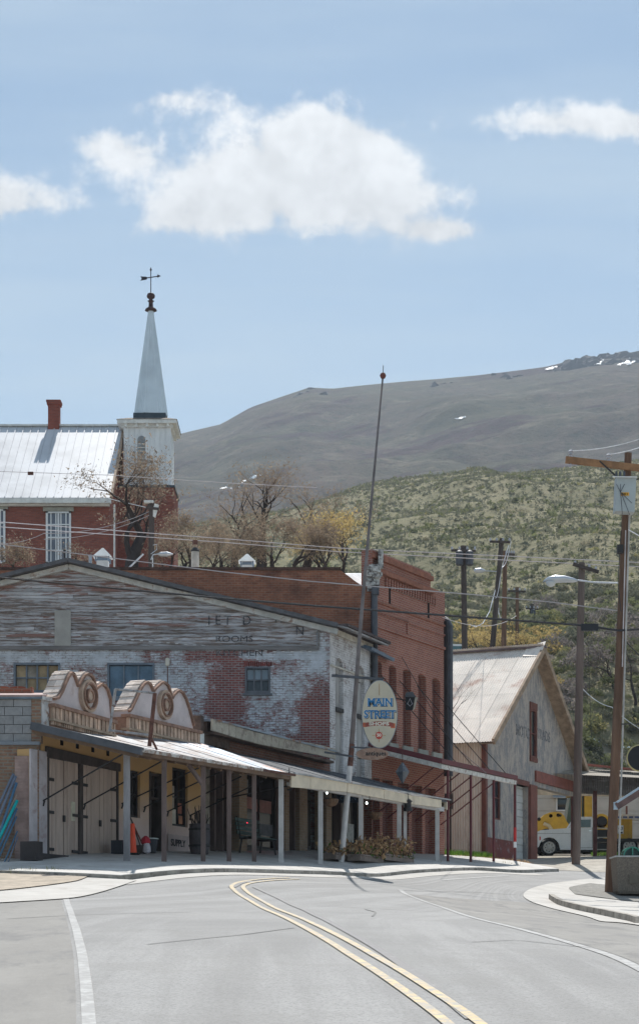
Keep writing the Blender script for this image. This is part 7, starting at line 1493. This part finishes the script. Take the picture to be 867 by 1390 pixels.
wire([(774,612,55.8),(960,549,61)], 1.2, ww_p, 'bright wire leaving the crossarm end insulator towards the upper right', .35); wire([(825.5,617,55.8),(960,556,61)], 1.2, ww_p, 'bright wire leaving the middle insulator towards the upper right', .25)
wire([(852,719,55.8),(880,735,56)], 1.6, ww_p, 'short white cable dropping right from below the transformer box')
wire([(637,848,104),(645,851,105),(655,846,106),(664,830,107),(672,800,108),(690,740,109)], 1.3, ww_p, 'slack white cable looping from the leaning hill pole', 0, 8); wire([(693,735,109),(680,770,108),(672,812,107.5)], .9, ww_p, 'white cable twisted along the leaning hill pole', .4); wire([(680,838,109),(677,832,109),(676,825,109)], 1.2, ww_p, 'small white cable loop between the leaning and the reddish pole', .2, 6)
wire([(842,720,56),(838,790,55.7),(842,830,55.7)], 1., wd_p, 'dark drop cable beside the foreground pole', .05); wire([(600,838,60),(700,836,104)], .8, wl_p, 'thin wire from the hall corner to the hill poles', .4)
wire([(797,867,72),(802,1000,72)], .6, wd_p, 'thin dark ground wire beside the second pole'); wire([(790,935,120),(830,960,118),(890,1000,116)], 1.2, ww_p, 'broken bright cable lying across the green bank', .2, 8)
wire([(846,868,55.9),(900,925,57)], 1.6, wd_p, 'dark guy wire sloping down right from the foreground pole')
wire([(545,892,64),(612,1009,66),(660,1050,62)], .9, wd_p, 'long thin stay running down in front of the garage roof', 0, 6)

# ================================================================ TREES
bark = mat('dark_bark', (.05,.038,.035), .95, .35, 3, .5, stretch=(1,1,.3)); bark2 = mat('brown_twig', (.24,.165,.13), .95, .25, 3, .0)
dryl = leafm('rust_seed_leaves', (.33,.26,.19), (.22,.17,.13), (.42,.34,.25), 1.6); ylf = leafm('golden_buds', (.58,.43,.17), (.42,.32,.15), (.62,.5,.25), 1.4); gryl = leafm('grey_twigs', (.17,.135,.13), (.11,.09,.085), None, 1.)
def tree(px, py_b, py_t, Y, spr, seed, label, name='bare_tree', leaf=dryl, nleaf=4000, lsize=.06, lean=0, twig=True, group=None, trunk_r=.2, maxd=6):
    rn = random.Random(seed); b = P(px, py_b, Y); b.z = min(b.z, G(b.x, Y)); tp = P(px+lean, py_t, Y); H = tp.z-b.z; big = MB(); tw = MB(); tips = []
    cz0 = P(px, py_b, Y).z; tot = cz(py_t, Y)-cz0
    def grow(p, d, ln, r, dep):
        n = 3; pts_ = [p]; rs = [r]
        for k in range(n):
            d = (d+Vector((rn.gauss(0, .16), rn.gauss(0, .16), rn.gauss(0, .10)+.03))).normalized(); p = p+d*ln/n; pts_.append(p); rs.append(r*(1-.35*(k+1)/n))
        (big if dep < 4 else tw).tube(pts_, rs, 7 if dep < 2 else 4 if dep < 4 else 3, False)
        if dep >= 2: tips.extend(pts_[1:])
        if dep >= maxd: return
        for k in range(rn.choice((2, 3, 3)) if dep else rn.choice((3, 4))):
            ax = Vector((rn.gauss(0, 1), rn.gauss(0, 1), rn.gauss(0, .35))); nd = (d+ax.normalized()*rn.uniform(.45, .95)*spr).normalized()
            if nd.z < -.15: nd.z = .05
            st = pts_[-1] if k < 2 else pts_[rn.randint(1, n)]
            grow(st, nd, ln*rn.uniform(.62, .86), rs[-1]*rn.uniform(.55, .75), dep+1)
    base_ = Vector((b.x, b.y, b.z)); fork = Vector((P(px, 0, Y).x, Y, cz0+tot*.05)); big.tube([base_, fork], [trunk_r*1.2, trunk_r], 8, False)
    o = thing(name, base_, label, 'tree', group); d0 = Vector((lean*.01, 0, 1))
    grow(fork, d0, tot*.30, trunk_r, 0)
    zmax = max(t_.z for t_ in tips); f_ = tot/(zmax-fork.z)*1.05
    def rs_(v): return [(fork.x+(x-fork.x)*f_, fork.y+(y-fork.y)*f_, fork.z+(z-fork.z)*f_) if z > fork.z-.001 or True else (x, y, z) for x, y, z in v]
    nb = 16; big.v = big.v[:nb]+rs_(big.v[nb:]); tw.v = rs_(tw.v); tips = rs_(tips)
    big.build('trunk', bark, o); tw.build('crown', bark2 if leaf is not gryl else leaf, o)
    q = np.array(tips); idx = np.random.RandomState(seed).randint(0, len(q), nleaf); rs2 = np.random.RandomState(seed+1)
    nleaf = int(nleaf*.6); idx = idx[:nleaf]; lsize *= .8; c = q[idx]+rs2.randn(nleaf, 3)*.2; a = rs2.randn(nleaf, 3)*lsize; b2_ = rs2.randn(nleaf, 3)*lsize; v = np.stack([c-a, c+a*.4+b2_*.4, c+b2_], 1).reshape(-1, 3)-np.array(base_)
    me = bpy.data.meshes.new('foliage'); me.vertices.add(nleaf*3); me.vertices.foreach_set('co', v.astype(np.float32).ravel()); me.loops.add(nleaf*3); me.loops.foreach_set('vertex_index', np.arange(nleaf*3, dtype=np.int32)); me.polygons.add(nleaf); me.polygons.foreach_set('loop_start', np.arange(0, nleaf*3, 3, dtype=np.int32)); me.update(calc_edges=True); me.materials.append(leaf)
    fo = bpy.data.objects.new('foliage', me); COL.objects.link(fo); fo.parent = o; fo['kind'] = 'stuff'; fo['org'] = o['org']
TG = 'bare trees between the church and the shops'
tree(178, 790, 618, 96, 1.35, 8, 'bare spreading tree with rusty seed clusters standing before the church tower', nleaf=6000, lsize=.08, trunk_r=.3, group=TG)
tree(352, 790, 632, 101, 1.0, 14, 'tallest bare tree with forked dark limbs above the dark parapet', nleaf=3000, lsize=.06, trunk_r=.3, group=TG)
tree(318, 790, 655, 104, .9, 31, 'bare tree leaning left of the tallest forked one', nleaf=4200, lsize=.06, trunk_r=.2, group=TG, lean=-10)
tree(412, 790, 655, 100, .85, 23, 'bare tree with thick dark fork just left of the golden willow', nleaf=3000, lsize=.06, trunk_r=.3, group=TG)
tree(258, 792, 702, 98, 1.0, 41, 'low rusty brown bare tree right of the church tower', nleaf=5200, lsize=.06, trunk_r=.13, group=TG)
tree(300, 792, 712, 97, 1.1, 45, 'low tangled brown tree below the leaning bare one', nleaf=5000, lsize=.06, trunk_r=.12, group=TG)
tree(370, 792, 700, 95, 1.1, 52, 'low twiggy brown tree beneath the tallest forked one', nleaf=5200, lsize=.06, trunk_r=.12, group=TG)
tree(284, 792, 722, 93, 1.2, 43, 'low dense reddish brown tree just left of the white flue pipe', nleaf=5200, lsize=.055, trunk_r=.1, group=TG)
tree(335, 792, 716, 94, 1.2, 47, 'low dense brown tree just above the small pyramid capped vent', nleaf=5600, lsize=.055, trunk_r=.1, group=TG)
tree(395, 792, 716, 94, 1.2, 49, 'low dense brown tree right of the small pyramid capped vent', nleaf=5200, lsize=.055, trunk_r=.1, group=TG)
tree(243, 788, 716, 101, 1.2, 55, 'pale brown low tree touching the right side of the brick tower base', nleaf=4600, lsize=.055, trunk_r=.1, group=TG)
tree(228, 788, 730, 94, 1.1, 57, 'small brown tree under the street lamp behind the parapet', nleaf=3800, lsize=.055, trunk_r=.09, group=TG)
tree(22, 785, 735, 92, 1.2, 61, 'low rusty shrubby tree before the brick wall at the left edge', nleaf=3500, lsize=.06, trunk_r=.09, group=TG)
tree(105, 785, 742, 93, 1.2, 63, 'small sparse brown tree below the tall church window', nleaf=1500, lsize=.05, trunk_r=.08, group=TG)
tree(438, 795, 712, 93, 1.1, 66, 'brown tree merging into the golden willow', nleaf=4000, lsize=.06, trunk_r=.12, group=TG)
tree(462, 800, 700, 97, 1.0, 72, 'golden yellow willow right of the bare trees', 'willow_tree', leaf=ylf, nleaf=5200, lsize=.065, trunk_r=.13)
tree(437, 800, 715, 100, 1.0, 75, 'smaller yellow-brown willow left of the golden one', 'willow_tree', leaf=ylf, nleaf=3800, lsize=.06, trunk_r=.12)
tree(833, 940, 872, 128, 1.2, 81, 'grey leafless thicket tree left of the foreground pole on the bank', 'thicket_tree', leaf=gryl, nleaf=1500, lsize=.05, trunk_r=.1)
tree(862, 955, 862, 126, 1.2, 83, 'grey leafless thicket tree right of the foreground pole on the bank', 'thicket_tree', leaf=gryl, nleaf=2200, lsize=.05, trunk_r=.1)
tree(900, 960, 872, 127, 1.2, 85, 'grey leafless tree at the right frame edge on the bank', 'thicket_tree', leaf=gryl, nleaf=2500, lsize=.06, trunk_r=.1)
for k, (px, py) in enumerate(((648, 853), (668, 848), (688, 856), (708, 862), (636, 862))):
    tree(px, 892, py, 118+k*2, 1.2, 90+k, 'low yellow willow bush behind the garage ridge, ' + ('left of the leaning pole', 'between the two dark poles', 'right of the reddish pole', 'near the roof peak', 'leftmost beside the parked car')[k], 'willow_bush', leaf=ylf, nleaf=1000, lsize=.06, trunk_r=.06, maxd=4, group='yellow willow bushes behind the garage')
tree(611, 1000, 915, 70.3, .8, 103, 'thin bare sapling between the brick hall and the garage roof', 'bare_sapling', nleaf=60, lsize=.02, trunk_r=.03, maxd=4)

rr = random.Random(33); wd_ = leafm('kerb_weeds', (.16,.18,.07), (.3,.26,.14), None, 5); q = MB()
for k in range(260):
    px_, py_ = rr.choice(((700,1178),(690,1176),(40,1189),(20,1189),(70,1188),(602,1176),(640,1175)))
    c = gp(px_+rr.uniform(-9, 9), py_+rr.uniform(-1, 1)); z = G(*c); a = rr.uniform(0, 3.14)
    q.add([(c[0]-.012*math.cos(a), c[1]-.012*math.sin(a), z+.02), (c[0]+.012*math.cos(a), c[1]+.012*math.sin(a), z+.02), (c[0]+rr.uniform(-.06,.06), c[1]+rr.uniform(-.06,.06), z+rr.uniform(.08,.22))], [(0,1,2)])
tag(q.build('kerb_weeds', wd_), kind='stuff')
# ================================================================ HAZE
hm = bpy.data.materials.new('haze'); hm.use_nodes = True; t = hm.node_tree; t.nodes.clear(); o_ = N(t, 'ShaderNodeOutputMaterial'); pv = N(t, 'ShaderNodeVolumePrincipled')
pv.inputs['Color'].default_value = (.72, .85, 1, 1); pv.inputs['Density'].default_value = .00016; pv.inputs['Anisotropy'].default_value = .1; L(t, pv.outputs[0], o_.inputs['Volume'])
zmin = -45; zmax = 760; v = [(x, y, z) for z in (zmin, zmax) for (x, y) in ((-1700, -320), (2400, -320), (2400, 3450), (-1700, 3450))]
me = bpy.data.meshes.new('haze'); me.from_pydata(v, [], [(3,2,1,0),(4,5,6,7),(0,1,5,4),(1,2,6,5),(2,3,7,6),(3,0,4,7)]); me.materials.append(hm); ho = bpy.data.objects.new('haze', me); COL.objects.link(ho); ho['kind'] = 'stuff'
for o in bpy.data.objects:
    if 'org' in o: del o['org']
sc.cycles.max_bounces = 6; sc.cycles.volume_bounces = 0
